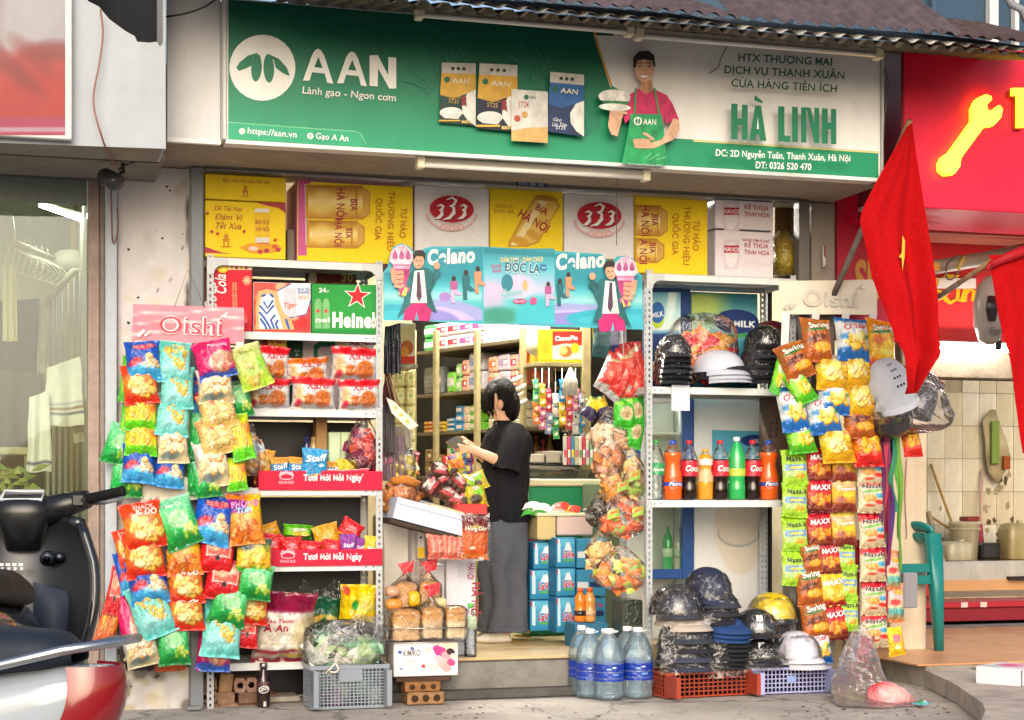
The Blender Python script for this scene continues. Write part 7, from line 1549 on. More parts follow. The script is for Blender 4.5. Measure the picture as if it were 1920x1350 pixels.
# crates of helmets and caps
rc=crate('red_crate',P(1228,1310,-.20).x,P(1393,1310,-.20).x,-.30,.03-.04,.006,P(1310,1258,-.25).z,'#a8432c','red brown lattice crate under the wrapped caps',16,5,rot=6)
lc=crate('lilac_crate',P(1399,1307,-.2).x,P(1545,1305,-.2).x,-.28,-.02,.006,P(1470,1250,-.24).z,'#a9acd8','pale lilac lattice crate under the white helmet',18,5,(.44,.56,.42,.68,'#8fa4d8'))
for nm_,u0,u1,zt_ in(('red',1230,1392,P(1310,1268,-.25).z),('lilac',1402,1543,P(1470,1262,-.24).z)):
 m=MB();R=random.Random(5)
 for k in range(9):
  x=P(u0,0,-.15).x+.06+(P(u1,0,-.15).x-P(u0,0,-.15).x-.12)*(k%5)/4;y=-.20+.09*(k//5)
  m.loft([(x,y,.02,.05,.05),(x,y,.03,.06,.05),(x,y,zt_-.03,.06,.05),(x,y,zt_,.03,.03)],R.choice(['#2a2a30','#33343c','#1e1f24','#26282e']),10)
 solo(m,'wrapped_hats','cloth',f'dark wrapped caps packed inside the {nm_} crate','caps')
GC='wrapped caps and helmets on the crates'
hel(1268,1150,-.17,92,56,'#3a3c44','dark helmet in clear wrap, top of the left stack',brim=.03,group=GC,yaw=-10,film='clearfilm')
hel(1276,1172,-.175,88,22,'#c8bcb0','pale lined helmet peak under the dark helmet of the left stack',brim=.06,group=GC,yaw=14,wrap=False)
for k in range(4):hel(1280+2*k,1246-17*k,-.17-.003*k,92,34,['#3a3e50','#44485a','#2e3038','#3c404c'][k],f'wrapped dark cap low in the left stack, {ORD[k + 1]} from the bottom',brim=.05,group=GC,yaw=8*(-1)**k,name='cap',cat='cap',mt='satin')
hel(1326,1115,-.10,78,52,'#2c3450','navy cap in clear wrap, top of the middle stack',brim=.05,group=GC,yaw=6,name='cap',cat='cap',mt='satin',pitch=8)
for k in range(3):hel(1338,1160-15*k,-.12,80,26,['#2a2c36','#34363e','#3a3e4c'][k],f'wrapped dark cap under the navy cap, {ORD[3 - k]} below it',brim=.05,group=GC,yaw=-6+5*k,name='cap',cat='cap',mt='satin')
for k in range(9):hel(1345+1.5*k-(4 if k>5 else 0),1236-8.2*k,-.16-.002*k,74,18,'#2c4a80' if k>5 else('#24282a' if k%2 else '#2c3034'),f'{"blue" if k > 5 else "black"} cap in the middle stack of peaks, {ORD[k + 1]} from the bottom',brim=.075,group=GC,yaw=10,name='cap',cat='cap',mt='satin',wrap=False,pitch=6)
hel(1424,1232,-.20,74,34,'#2a2c30','black and white printed helmet low on the lilac crate',brim=.04,group=GC,yaw=4,vents=True)
hel(1416,1186,-.17,74,46,'#2c2e34','black and white printed helmet upper on the lilac crate',brim=.04,group=GC,yaw=8,vents=True)
for(u,v)in((1424,1216),(1420,1165)):
 m=MB();q=P(u,v,-.285)
 m.grid(lambda a,b:(q.x-.02+.04*a+.012*b,q.y-.03+.035*b*b,q.z-.045+.08*b),4,8,Art('#dcdce0').rect(0,.45,1,.55,'#3a3a40').rect(.4,0,.6,1,'#b8b8c0'));solo(m,'chequered_sticker','film',f'white chequered panel on the {"lower" if v > 1200 else "upper"} black helmet of the lilac crate','sticker')
hel(1448,1160,-.06,84,50,'#e8c81e','glossy yellow child helmet in clear wrap',brim=.02,group=GC,yaw=-20,brimc='#202020')
m=MB();q=P(1444,1172,-.08);m.loft([(q.x,q.y,q.z-.07,.10,.09),(q.x,q.y,q.z-.02,.115,.1),(q.x,q.y,q.z+.03,.118,.1),(q.x,q.y,q.z+.04,.11,.09)],'#25262a',20);solo(m,'helmet','gloss','black helmet under the yellow child helmet','helmet',GC)
hel(1491,1232,-.18,78,50,'#d9d8e4','white helmet with lilac print on the lilac crate',brim=.045,group=GC,yaw=16)
hel(1493,1243,-.18,82,26,'#d0d0dc','white helmet nested under the printed white one',brim=.05,group=GC,yaw=16,wrap=False)
m=MB()
for u0,u1,v0,v1,y,sd_ in((1238,1400,1222,1262,-.315,1),(1390,1470,1215,1255,-.315,2),(1330,1400,1200,1270,-.32,3),(1240,1320,1165,1235,-.30,4),(1290,1370,1150,1200,-.27,5)):
 a0,a1=P(u0,0,y).x,P(u1,0,y).x;z0,z1=P((u0+u1)/2,v1,y).z,P((u0+u1)/2,v0,y).z
 m.grid(lambda a,b:(a0+(a1-a0)*a,y-.03*sin(a*pi)+.02*noise.noise(Vector((a*8,b*5,sd_))),z0+(z1-z0)*b+.012*noise.noise(Vector((a*9,sd_,b)))-.02*(a-.5)**2),26,10,None,c='#ffffff')
solo(m,'plastic_wrapping','clearfilm','crinkled clear plastic wrapping spilling over the edges of both crates','plastic film')
q=P(1676,745,-.2)
hel(1672,752,-.20,84,86,'#c4c9d6','pale grey helmet with vents hanging in a clear bag beside the flag',group='helmets hanging in a clear bag by the flag',roll=-24,pitch=14,vents=True,wrap=False,brim=.02,mt='satin')
hel(1664,785,-.17,82,36,'#2b2d33','dark helmet lining showing under the pale grey hanging helmet',group='helmets hanging in a clear bag by the flag',roll=160,pitch=-14,wrap=False,brim=.01)
hel(1716,775,-.12,54,66,'#34343f','dark helmet behind the pale grey hanging helmet',group='helmets hanging in a clear bag by the flag',roll=30,wrap=False,brim=.02)
m=MB();c0=P(1696,748,-.18);
m.grid(lambda a,b:(lambda w,zz,k:(c0.x+k*.26*cos(w)*sqrt(max(0,1-abs(zz)**2.6))+.10*max(0,-zz)*cos(w)+.03*zz*-1,c0.y+k*.17*sin(w)*sqrt(max(0,1-abs(zz)**2.6)),c0.z+.20*zz))(2*pi*a,-1+2*b,1+.16*noise.noise(Vector((cos(2*pi*a)*2.4,sin(2*pi*a)*2.4,b*4)))+.12*noise.noise(Vector((cos(2*pi*a)*7,sin(2*pi*a)*7,b*9)))),44,24,None,c='#ffffff')
solo(m,'clear_bag','milkfilm','clear plastic bag around the hanging helmets beside the red flag','plastic bag')
t=thing('plastic_bag','large open clear plastic bag with a pink bundle in it on the ground','plastic bag',PZ(1650,1320,0))
b0=PZ(1668,1322,0);tp=P(1612,1172,-.25)
m=MB()
def bagf(a,b):
 w=2*pi*a;c=b0*(1-b)+tp*b;c=c+Vector((-.10*sin(b*pi)*.6+.0,0,0));k=(1-b)**.55*(1+.18*noise.noise(Vector((cos(w)*2,sin(w)*2,b*3))))+.02
 return(c.x+.235*k*cos(w)-.06*(1-b),c.y-.02+.12*k*sin(w),.008+(c.z)*b**1.0+.05*(1-b)*b*noise.noise(Vector((cos(w)*4,sin(w)*4,1))))
m.grid(bagf,44,26,None,c='#ffffff');m.build('film','milkfilm',t)
m=MB();q=PZ(1664,1318,0)
m.grid(lambda a,b:(lambda w,e,k:(q.x+.135*k*cos(w)*cos(e),q.y-.03+.09*k*sin(w)*cos(e),.007+.11*k*max(0,sin(e))*(1-.3*cos(w)*cos(e))))(2*pi*a,pi/2*b,1+.16*cos(pi/2*b)*noise.noise(Vector((cos(2*pi*a)*2.5,sin(2*pi*a)*2.5,b*3)))),30,12,Art('#e88a92').ell(.4,.6,.3,.3,'#e8505c',0,.8).ell(.8,.4,.2,.3,'#e8b0a8',0,.8));m.build('pink_bundle','film',t)
m=MB();q=P(1612,1200,-.22);m.grid(lambda a,b:(q.x-.05+.1*a+.05*b,q.y-.05*sin(a*pi),q.z-.14+.16*b+.01*sin(a*12)),10,10,None,c='#c85a6c');m.build('pink_paper','film',t)
def chair(dx,dz,label):
 cx,y0,zb_=P(1700,0,.05).x+dx,.0,.1405;C_='#137a78'
 R_=PZ(1762,1220,.14);t=thing('plastic_chair',label,'chair',(R_.x-.22,R_.y+.2,.14),'stacked teal plastic chairs')
 xr_,yf_=R_.x+dx,R_.y+.01
 L_=xr_-.50
 zt2=.14+(1210-1000)/S(1755,yf_)+dz
 def leg(x,y,sx,z0,ztop):
  m=MB();
  pts=[(x,y,z0),(x-sx*.012,y+.005,z0+(ztop-z0)*.5),(x-sx*.035,y+.01,ztop)]
  m.loft([(p[0],p[1],p[2],.026+.014*k,.026+.010*k)for k,p in enumerate(pts)],C_,10,squash=4);m.build('leg','plastic',t)
 leg(xr_,yf_,1,zb_ if dz==0 else zb_+.10,zt2-.04);leg(L_,yf_,-1,zb_ if dz==0 else zb_+.10,zt2-.04);leg(xr_,yf_+.40,1,zb_ if dz==0 else zb_+.10,zt2-.12);leg(L_,yf_+.40,-1,zb_ if dz==0 else zb_+.10,zt2-.12)
 for sx,x in((1,xr_-.035),(-1,L_+.035)):
  m=MB();m.tube([(x,yf_+.01,zt2-.06),(x-sx*.005,yf_+.01,zt2-.02),(x-sx*.04,yf_+.06,zt2),(x-sx*.06,yf_+.25,zt2+.005),(x-sx*.05,yf_+.42,zt2+.02)],[.036,.04,.042,.04,.034],C_,10,flat=.6);m.build('arm','plastic',t)
 m=MB();zs_=zt2-.245;m.grid(lambda a,b:(L_+.03+(xr_-L_-.06)*a,yf_+.0+.44*b,zs_-.012*sin(a*pi)-.02*b+.01),12,10,None,c=C_);m.grid(lambda a,b:(L_+.03+(xr_-L_-.06)*a,yf_+.0+.44*b,zs_-.012*sin(a*pi)-.02*b-.004),12,10,None,c=C_,flip=True)
 m.box(L_+.02,xr_-.02,yf_-.008,yf_-.0002,zs_-.045,zs_+.012,C_,r=.004);m.build('seat','plastic',t)
 m=MB();m.grid(lambda a,b:(L_+.06+(xr_-L_-.12)*a,yf_+.42+.10*b-.03*sin(a*pi),zt2-.15+.42*b-.05*(2*a-1)**4*b),12,10,None,c=C_);m.grid(lambda a,b:(L_+.06+(xr_-L_-.12)*a,yf_+.43+.10*b-.03*sin(a*pi),zt2-.15+.42*b-.05*(2*a-1)**4*b),12,10,None,c=C_,flip=True);m.build('backrest','plastic',t)
chair(0,0,'lower of two stacked teal plastic armchairs beside the ribbons');chair(-.012,.075,'upper of two stacked teal plastic armchairs beside the ribbons')
m=MB();q=P(1708,1110,.35);m.box(q.x-.05,q.x+.05,.35,.40,q.z-.1,q.z+.12,'#8f9096',r=.006);solo(m,'grey_box','plastic','small grey box seen under the teal chairs','box')
# the red flags
def flag(y,top,pts_l,pts_r,vts,label,seed,pole):
 t=thing('red_flag',label,'flag',P(top[0],top[1],y),'red flags in front of the repair shop');m=MB()
 def fn(a,b,o=0):
  v=vts[0]+(vts[-1]-vts[0])*(1-b);ul=np.interp(v,vts,pts_l);ur=np.interp(v,vts,pts_r);u=ul+(ur-ul)*a
  w=(1-b);p=P(u,v,y);return(p.x,y+(.034*sin(a*8.5+seed+w*2)+.018*sin(a*14+5*w+seed)+.03*noise.noise(Vector((a*3,w*4,seed))))*min(1,w*2+.12)+o,p.z)
 m.grid(fn,40,44,None,c='#b2050c');m.grid(lambda a,b:fn(a,b,.003),40,44,None,c='#b2050c',flip=True)
 m.build('cloth','cloth',t)
 m=MB();m.tube([P(*pole[0]),P(*pole[1])],.016,'#a88a68',10);m.tube([P(*pole[0])+(P(*pole[1])-P(*pole[0]))*.55,P(*pole[1])],.0175,'#8c8078',10);m.build('pole','wood',t);return t
ft=flag(-.78,(1706,232),[1704,1690,1655,1625,1617,1640,1662,1680,1695,1703],[1711,1714,1722,1729,1733,1744,1750,1757,1760,1712],[232,260,325,385,410,520,580,640,664,738],'large red flag hanging in folds on a slanted wooden pole beside the cream card',1.0,((1706,225,-.78),(1560,560,-.10)))
m=MB();d=Decal(m,-.83,off=.001);d.poly([(1692,441),(1697,452),(1696,482),(1692,508),(1691,484),(1685,482),(1691,474)],'#d8b03c');o=m.build('yellow_star','satin',ft)
flag(-.45,(1880,500),[1856,1862,1872,1885,1900,1915],[1960,1970,1985,1995,2000,2005],[478,520,580,660,740,850],'second red flag cut off by the right edge of the photo',2.3,((1858,490,-.45),(1752,562,.1)))
m=MB();q=P(1858,490,-.47);m.tube([P(1940,462,-.47),P(1895,480,-.47),P(1858,496,-.47)],[.035,.03,.022],'#a81420',10);m.tube([q,q+Vector((-.03,0,-.06))],.012,'#a81420',8);solo(m,'rolled_flag_edge','satin','rolled dark red upper edge of the second flag tied to its pole','cloth')
# INSIDE THE DOORWAY
emit('shop_lamp',(1,.95,.85),470)
for k,(x,y)in enumerate(((P(960,0,1.2).x,1.3),(P(900,0,2.6).x,2.9))):
 t=thing('ceiling_tube',['lit ceiling tube just inside the doorway of the shop','lit ceiling tube deep inside the shop'][k],'tube light',(x,y,ZC-.2))
 m=MB();m.tube([(x-.6,y,ZC-.12),(x+.6,y,ZC-.12)],.018,'#ffffff',10);m.build('tube','shop_lamp',t)
 m=MB();m.box(x-.62,x+.62,y-.03,y+.03,ZC-.095,ZC-.002,'#e0ddd0',r=.004);m.build('housing','paint',t)
# stacked water cartons
def deco_water(u0,v0,u1,v1,front=True):
 def f(d):
  w,h=u1-u0,v1-v0;A=Art('#2a8ab8').vgrad([(0,'#1f7ca8'),(.5,'#3a9cc8'),(1,'#2f8cc0')]).ell(.5,.9,.5,.2,'#58b0d4',0,.8);d.art(u0+1,v0+2,u1-1,v1-2,A,2)
  X=lambda a:u0+w*a;Y=lambda b:v0+h*b
  d.poly([(X(.42),Y(.42)),(X(.56),Y(.14)),(X(.62),Y(.2)),(X(.66),Y(.12)),(X(.82),Y(.42))],'#dce8f0');d.rect(X(.08),Y(.2),X(.22),Y(.82),'#c0d8e4');d.rect(X(.10),Y(.05),X(.18),Y(.2),'#d8e8f0');d.rect(X(.02),Y(.04),X(.08),Y(.2),'#b02a44')
  d.text('LaVie',(X(.36),Y(.66)),(X(.92),Y(.66)),h*.22,'#f4eef0',.12);d.text('LaVie',(X(.36),Y(.66)),(X(.92),Y(.66)),h*.22,'#c81e3c',.05);d.rect(X(.38),Y(.72),X(.9),Y(.79),'#5aa848')
 return f
GW='blue water cartons stacked inside the doorway'
def wcart(u0,u1,v0,v1,y,dep,label):
 s_,z0=S((u0+u1)/2,y),None
 z0=P((u0+u1)/2,v1,y).z
 return carton('water_carton',u0,v0,u1,max(z0,zf+.001),y,dep,'#2f8ab4','#2678a8',label,deco_water(u0,v0,u1,v1),GW,z1=P((u0+u1)/2,v0,y).z)
wcart(994,1040,1125,1183,.86,.24,'bottom carton of the left column of blue water cartons');wcart(994,1040,1068,1124,.86,.24,'middle carton of the left column of blue water cartons');wcart(1000,1040,1016,1067,.86,.24,'top carton of the left column of blue water cartons')
wcart(1043,1079,1119,1186,.70,.2,'bottom carton of the right column of blue water cartons');wcart(1043,1079,1065,1118,.70,.2,'middle carton of the right column of blue water cartons');wcart(1043,1079,1008,1064,.70,.2,'top carton of the right column of blue water cartons')
for k,(v0,v1)in enumerate(((1010,1065),(1067,1118),(1121,1186))):
 carton('water_carton',1080,v0,1136,max(P(1108,v1,.74).z,zf+.001),.74,.2,'#3a92bc','#2a7aa4',f'sideways blue water carton right of the columns, {ORD[k + 1]} from the top',(lambda v0,v1:lambda d:(d.rect(1083,v0+24,1103,v0+36,'#dfe8ee'),d.rect(1106,v0+24,1132,v0+34,'#1f3a6c'),d.text('LaVie',(1106,v0+17),(1130,v0+17),8,'#c83a54',.04)))(v0,v1),GW)
for k,(u0,u1,v0,v1,y,c,lb)in enumerate([(972,998,1100,1185,1.25,'#e8c420','yellow carton at the bottom left of the water cartons'),(976,998,1065,1100,1.25,'#d8d0a8','pale carton above the yellow one'),(974,1000,1024,1064,1.2,'#4a9a3c','green carton left of the water cartons'),(968,1008,990,1024,1.1,'#c8383c','red box of packets left of the storage boxes')]):
 carton('carton',u0,v0,u1,max(P((u0+u1)/2,v1,y).z,zf+.001),y,.2,c,c,lb,None,None)
for u0,u1,c,lb in((1008,1043,'#c8b884','beige plastic storage box on the left water cartons'),(1045,1112,'#d8c0b8','clear pinkish storage box on the right water cartons')):
 y=.80;t=thing('storage_box',lb,'storage box',P((u0+u1)/2,1016,y));z0,z1=P(u0,1013,.78).z,P(u0,962,y).z;a,b=P(u0,0,y).x,P(u1,0,y).x;z0=P(1020,1013,.86).z+.004 if u0<1040 else P(1060,1006,.7).z+.004
 m=MB();m.box(a,b,y,y+.22,z0,z1-.02,c,r=.008);m.build('body','plastic',t);m=MB();m.box(a-.006,b+.006,y-.006,y+.226,z1-.0195,z1,'#e4dcb8',r=.004);m.build('lid','plastic',t)
m=MB();R=random.Random(3)
for k in range(12):
 q=P(R.uniform(985,1075),R.uniform(950,966),.85);m.grid(lambda a,b:(q.x-.05+.1*a+.03*b,q.y-.03+.03*b,q.z-.02+.04*b+.015*sin(a*pi)),5,4,None,c=R.choice(['#e8c82c','#d8d4cc','#4aa83c','#e8e4dc','#c83a2c']))
solo(m,'loose_packets','film','loose yellow and white packets lying on the storage boxes','packets')
t=thing('chest_freezer','chest freezer with a green front and a dark curved glass lid','freezer',P(1080,1000,1.35))
y=1.3;a,b=P(993,0,y).x,P(1215,0,y).x
m=MB();m.box(a,b,y,y+.7,zf,P(1060,912,y).z,'#1a8a5c',r=.01);m.build('body','plastic',t);m=MB();m.box(a-.01,b,y-.015,y+.72,P(1060,912,y).z+.0005,P(1060,898,y).z,'#d8d0b0',r=.008);m.build('rim','plastic',t)
m=MB();z=P(1060,898,y).z;m.grid(lambda p,q:(a+.02+(b-a-.03)*p,y+.02+.66*q,z+.002+.10*sin(q*pi*.9)*(1-.15*p)),16,12,None,c='#2e3026');m.build('lid','gloss',t)
m=MB()
for k in range(4):q=P(1000+30*k,885,1.7);m.box(q.x-.06,q.x+.08,1.65,1.85,z+.11,z+.17+.02*(k%2),['#d8d0c0','#c8c0b0','#e0d8cc','#b8b4a8'][k],r=.008)
solo(m,'boxes_on_freezer','card','pale boxes and film lying on the freezer lid','boxes')
# interior shelving, left unit (runs away to the left), built along a slanted line
Ps,Pe=P(985,900,1.75),P(778,900,3.1);LL=(Pe-Ps).length;DIR=(Pe-Ps).normalized();NRM=Vector((DIR.y,-DIR.x,0));NRM=NRM if NRM.y>0 else -NRM
def US(u):
 d=ray(u,V0);d2=Vector((d.x,d.y));den=d2.x*DIR.y-d2.y*DIR.x;r=Ps-CAM
 return(d2.y*r.x-d2.x*r.y)/den*(1 if True else 1)
def chk():
 s=US(985);return s
def UP(s,z,dep=0.0):p=Ps+DIR*s+NRM*dep;return Vector((p.x,p.y,z))
def UZ(u,v):
 s=US(u);p=UP(s,0);return CAM.z+(V0-v)/F*(p-CAM).dot(FWD)
if abs((UP(US(800),0)-CAM).dot(RGT)/(UP(US(800),0)-CAM).dot(FWD)*F+U0-800)>3:
 _us=US
 def US(u):return -_us(u)
t=thing('interior_shelf','tall brown shelving in the shop behind the woman with tissue packs','shelf',UP(LL/2,zf))
UM=Matrix(((DIR.x,NRM.x,0,Ps.x),(DIR.y,NRM.y,0,Ps.y),(0,0,1,0),(0,0,0,1)))
levels=[UZ(985,633),UZ(985,722),UZ(898,805),UZ(898,890),UZ(898,960)]
for z in levels:
 m=MB(UM);m.box(-.02,LL,.0,.42,z-.025,z,'#6f6448',r=.003);m.build('shelf_board','wood',t)
for u in(985,899,822,779):
 m=MB(UM);s=US(u);m.box(s-.022,s+.022,-.035,-.002,zf,UZ(u,620 if u!=985 else 615),'#b3a578',r=.004);m.build('post','wood',t)
m=MB(UM);m.box(-.02,LL+.75,.43,.45,zf,levels[0]+.5,'#14110c',r=0);m.build('back_panel','wood',t)  # near-black colour paints in the recess shade; panel runs past the unit's end
GI='packs on the brown interior shelving'
CN={'#f0dfe4':'pale pink','#e45aa0':'pink','#f4f0ee':'white','#48b060':'green','#e8a890':'salmon','#c83a50':'red','#e8703c':'orange','#8a98c0':'lilac grey','#7ac83c':'lime','#3a8ac0':'blue','#e8c83c':'yellow','#8a6a40':'brown','#d8d0b8':'cream','#6a6a68':'grey','#a890b0':'mauve'}
def upack(u0,u1,zs,hpx,dep,c,c2,label,rows=1,nm='tissue_pack',cat='tissue pack',mt='film',round_=.012):
 s0,s1=sorted((US(u0),US(u1)));um=(u0+u1)/2;sc_=(UP(US(um),0)-CAM).dot(FWD)/F;h=hpx*sc_
 m=MB(UM)
 for k in range(rows):
  za,zb=zs+.001+h*k/rows,zs+h*(k+1)/rows-.002;m.box(s0+.003,s1-.003,dep,dep+.2,za,zb,c,r=round_)
  m.box(s0+.012,s1-.012,dep-.0015,dep-.0005,za+(zb-za)*.3,za+(zb-za)*.72,c2,r=0)
  m.box(s0+.02,s0+.02+(s1-s0)*.3,dep-.0025,dep-.0016,za+(zb-za)*.4,za+(zb-za)*.62,'#e8e0e0',r=0)
 return solo(m,nm,mt,label,cat,GI)
tops=[(783,805,'#48b060','#e8e4dc'),(806,826,'#f0dfe4','#c83a50'),(827,848,'#f0dfe4','#c83a50'),(849,872,'#f4f0ee','#e45aa0'),(873,897,'#f0dfe4','#e45aa0')]
for k,(a,b,c,c2)in enumerate(tops):upack(a,b,levels[0],50,.05,c,c2,f'{CN[c]} and {CN.get(c2, "white")} tissue pack on the top interior shelf, {ORD[k + 1]} from the left',rows=2)
upack(899,938,levels[0],34,.06,'#f4f0ee','#e8e4e0','white wrapped rolls on the top interior shelf, right part',nm='paper_rolls',cat='paper rolls');upack(940,975,levels[0],30,.06,'#f4f0ee','#e8e4e0','white wrapped rolls at the right end of the top interior shelf',nm='paper_rolls',cat='paper rolls')
mids=[(783,818,52,'#6a6a68','#7a7a76',1),(826,842,40,'#7ac83c','#c8c8c0',1),(843,853,54,'#8ab878','#c0d8a8',2),(854,866,60,'#e8a890','#c83a50',2),(867,893,72,'#c8c4c8','#8a98c0',2),(903,920,62,'#e8a890','#e8703c',2),(921,943,64,'#c8b8c4','#a890b0',2),(944,958,62,'#e8a890','#c83a50',2),(959,978,72,'#e8703c','#8a68b0',2)]
for k,(a,b,h,c,c2,r)in enumerate(mids):upack(a,b,levels[1],h,.05,c,c2,f'{CN.get(c, "greenish")} tissue pack on the second interior shelf, {ORD[k + 1]} from the left',rows=r)
for k,(a,b,h,c,c2)in enumerate([(783,802,22,'#e8703c','#e8c83c'),(803,820,20,'#e8c83c','#c83a2c'),(826,842,26,'#3a8ac0','#d8d0b8'),(843,856,48,'#3a8ac0','#d8d0b8'),(857,868,46,'#d8d0b8','#e8a890'),(869,892,48,'#7ac83c','#d8d0b8'),(904,930,60,'#d8d0b8','#b8b090'),(931,972,52,'#d8d0b8','#a8a080')]):
 upack(a,b,levels[2],h,.05,c,c2,f'{CN.get(c)} packet stack on the third interior shelf, {ORD[k + 1]} from the left',rows=3,nm='packet_stack',cat='packets',round_=.006)
for k,(a,b,h,c,c2)in enumerate([(785,800,50,'#8a6a40','#a88450'),(801,818,40,'#8a6a40','#b89058'),(826,836,60,'#48b060','#d8d0b8'),(837,848,54,'#f4f0ee','#3a8ac0'),(849,860,60,'#3a8ac0','#e45aa0'),(861,872,50,'#6a4a8a','#e8c83c'),(873,884,56,'#c83a50','#d8d0b8'),(885,896,60,'#f4f0ee','#48b060'),(904,925,60,'#d8d0b8','#48b060')]):
 upack(a,b,levels[3],h,.05,c,c2,f'{CN.get(c, "violet")} goods on the fourth interior shelf, {ORD[k + 1]} from the left',rows=2,nm='goods_pack',cat='pack',round_=.008)
m=MB(UM)
for k in range(4):m.box(US(812)-.1+.09*k,US(812)-.02+.09*k,.08,.2,levels[3]+.21,levels[3]+.26,'#d8d0c0',r=.01)
m=MB();
for k,(u,v)in enumerate(((965,712),(972,728),(968,742),(974,756))):q=P(u,v,1.6);m.loft([(q.x-.04,q.y,q.z-.02,.01,.01),(q.x-.02,q.y,q.z-.022,.03,.03),(q.x+.02,q.y,q.z+.01,.03,.03),(q.x+.045,q.y,q.z+.03,.012,.012)],'#e0dac8',12)
solo(m,'white_gloves','cloth','bundle of white gloves hanging behind the head of the woman','gloves')
for k in range(8):
 for j in range(2):
  u0=742+19*j;v0=692+34*k
  carton('tissue_pack',u0,v0,u0+18,P(u0+9,v0+33,1.1).z,1.1,.2,'#dcd89a' if k<5 else '#b8cc90','#d8d48c',f'pale yellow tissue pack in the stack left of the interior shelving, row {ORD[k + 1]} down, {"left" if j == 0 else "right"}',(lambda u0,v0:lambda d:(d.rect(u0+3,v0+10,u0+15,v0+22,'#e8e4b8'),d.ell(u0+9,v0+16,4,4,'#a8c060')))(u0,v0),'pale yellow tissue packs stacked by the snack rack',r=.012,mt='film')
m=MB();q=P(760,985,1.1);m.box(q.x-.16,q.x+.08,1.08,1.32,zf,P(760,966,1.1).z,'#8a8068',r=.01);solo(m,'stack_base','wood','low wooden base under the stack of yellow tissue packs','base')
def deco_cake(d):
 d.rect(747,612,777,640,'#eedca0');d.ell(763,652,12,14,'#c86a2c');d.ell(757,662,9,12,'#e8a040',20);d.rect(746,668,778,682,'#d83a2c')
carton('cake_box',745,605,779,P(762,683,.7).z,.7,.2,'#efe6cc','#e0d4b0','cream and red cake box hanging high behind the snack rack upright',deco_cake)
m=MB();m.box(P(738,0,.7).x,P(782,0,.7).x,.68,.95,P(760,690,.7).z,P(760,684,.7).z,'#c8c0a8',r=.002);solo(m,'small_wall_shelf','wood','small pale wall shelf under the cream cake box','shelf')
p0,p1=P(722,612,.12),P(752,606,.12)
wave_cloth(((p0.x,p0.z),(p1.x,p1.z)),P(740,702,.12).z,.12,.02,'#20222c','black_bags','bundle of black plastic bags hanging beside the snack rack upright','plastic bags',2.2,6,None,mt='film',taper=.1)
for k,(u0,v0,u1,v1,c,lb)in enumerate([(722,700,738,760,'#5a2c34','dark brown brush hanging under the black bags'),(719,752,745,850,'#6a6468','grey broom head hanging beside the snack rack upright'),(722,820,770,900,'#8a7680','grey purple broom head behind the sloping snack box'),(740,800,782,870,'#b0a898','pale broom bristles behind the grey broom')]):
 p0,p1=P(u0,v0,.16+.05*k),P(u0+(u1-u0)*.7,v0-4,.16+.05*k)
 wave_cloth(((p0.x,p0.z),(p1.x,p1.z)),P((u0+u1)/2,v1,.16+.05*k).z,.16+.05*k,.02,c,'broom',lb,'broom',k+1.3,9,None,'brooms hanging beside the snack rack',taper=.6)
m=MB();Q=[P(724,745,.1),P(738,752,.1),P(785,798,.1),P(768,806,.1),P(735,775,.1)]
m.add(Q,[(4,3,2,1,0)],hx('#e6e0d0'));m.add([q+Vector((0,.004,0))for q in Q],[(0,1,2,3,4)],hx('#e6e0d0'));d=Decal(m,.1,off=.001);d.ell(752,778,4,3,'#e0c030',40);d.ell(764,790,4,3,'#e0c030',40);d.ell(742,765,3,3,'#e0c030',40)
solo(m,'white_banner','vinyl','white paper tag with yellow dots sloping beside the snack rack','tag')
for k in range(3):
 m=MB();m.tube([P(722+4*k,700,.13),P(738+9*k,768+8*k,.16)],.005,['#8a6a48','#6a4a3c','#a08458'][k],6);solo(m,'broom_stick','wood',f'thin wooden broom handle beside the snack rack, {ORD[k + 1]} from the left','broom handle')
film_bag('yellow_packet_bag',738,838,780,900,.3,.06,['#e0c030','#d8d0b0','#c8b840'],20,'clear bag of yellow packets behind the brooms',seed=44,knot=False)
# right interior unit
y=2.1
t=thing('side_shelf','brown side shelving in the shop right of the woman','shelf',P(1080,900,y))
ya_=y
for v,u0,u1,yy in((680,1000,1098,1.5),(716,987,1066,2.1),(800,985,1066,2.1),(868,985,1120,2.1)):
 m=MB();z=P((u0+u1)/2,v,yy).z;m.box(P(u0,0,yy).x,P(u1,0,yy).x,yy,yy+.4,z-.025,z,'#a3956c',r=.003);m.build('shelf_board','wood',t)
for u,yy in((1100,1.5),(986,2.1)):
 m=MB();x=P(u,0,yy).x;m.box(x-.03,x+.03,yy-.002,yy+.05,zf,P(u,600,yy).z,'#b5a67a',r=.004);m.build('post','wood',t)
m=MB();m.box(P(985,0,2.55).x,P(1240,0,2.55).x,2.55,2.6,zf,P(1100,590,2.55).z,'#17150f',r=0);m.build('back_panel','wood',t)  # near-black colour paints in the shade between the shelves
def deco_pie(d):
 A=Art('#e8e0c4').rect(.0,.5,1,1,'#d8281c').ell(.5,.3,.5,.26,'#efe4c4',0,.3).ell(.45,.28,.22,.2,'#b0602c',20,.3).ell(.36,.32,.14,.14,'#e8c070',20,.3).ell(.76,.4,.14,.18,'#e8c020',0,.3);d.art(1036,621,1092,674,A,1.3)
 d.text('ChocoPie',(1041,639),(1083,637),8,'#f8f0e8',.06);d.rect(1011,620,1035,674,'#e8c820');d.ell(1022,650,8,14,'#e8a01c')
carton('cake_box',1010,618,1093,P(1050,679,1.45).z+.001,1.45+.06,.2,'#e0c020','#c8a818','red and yellow cake box on the high shelf right of the woman',deco_pie)
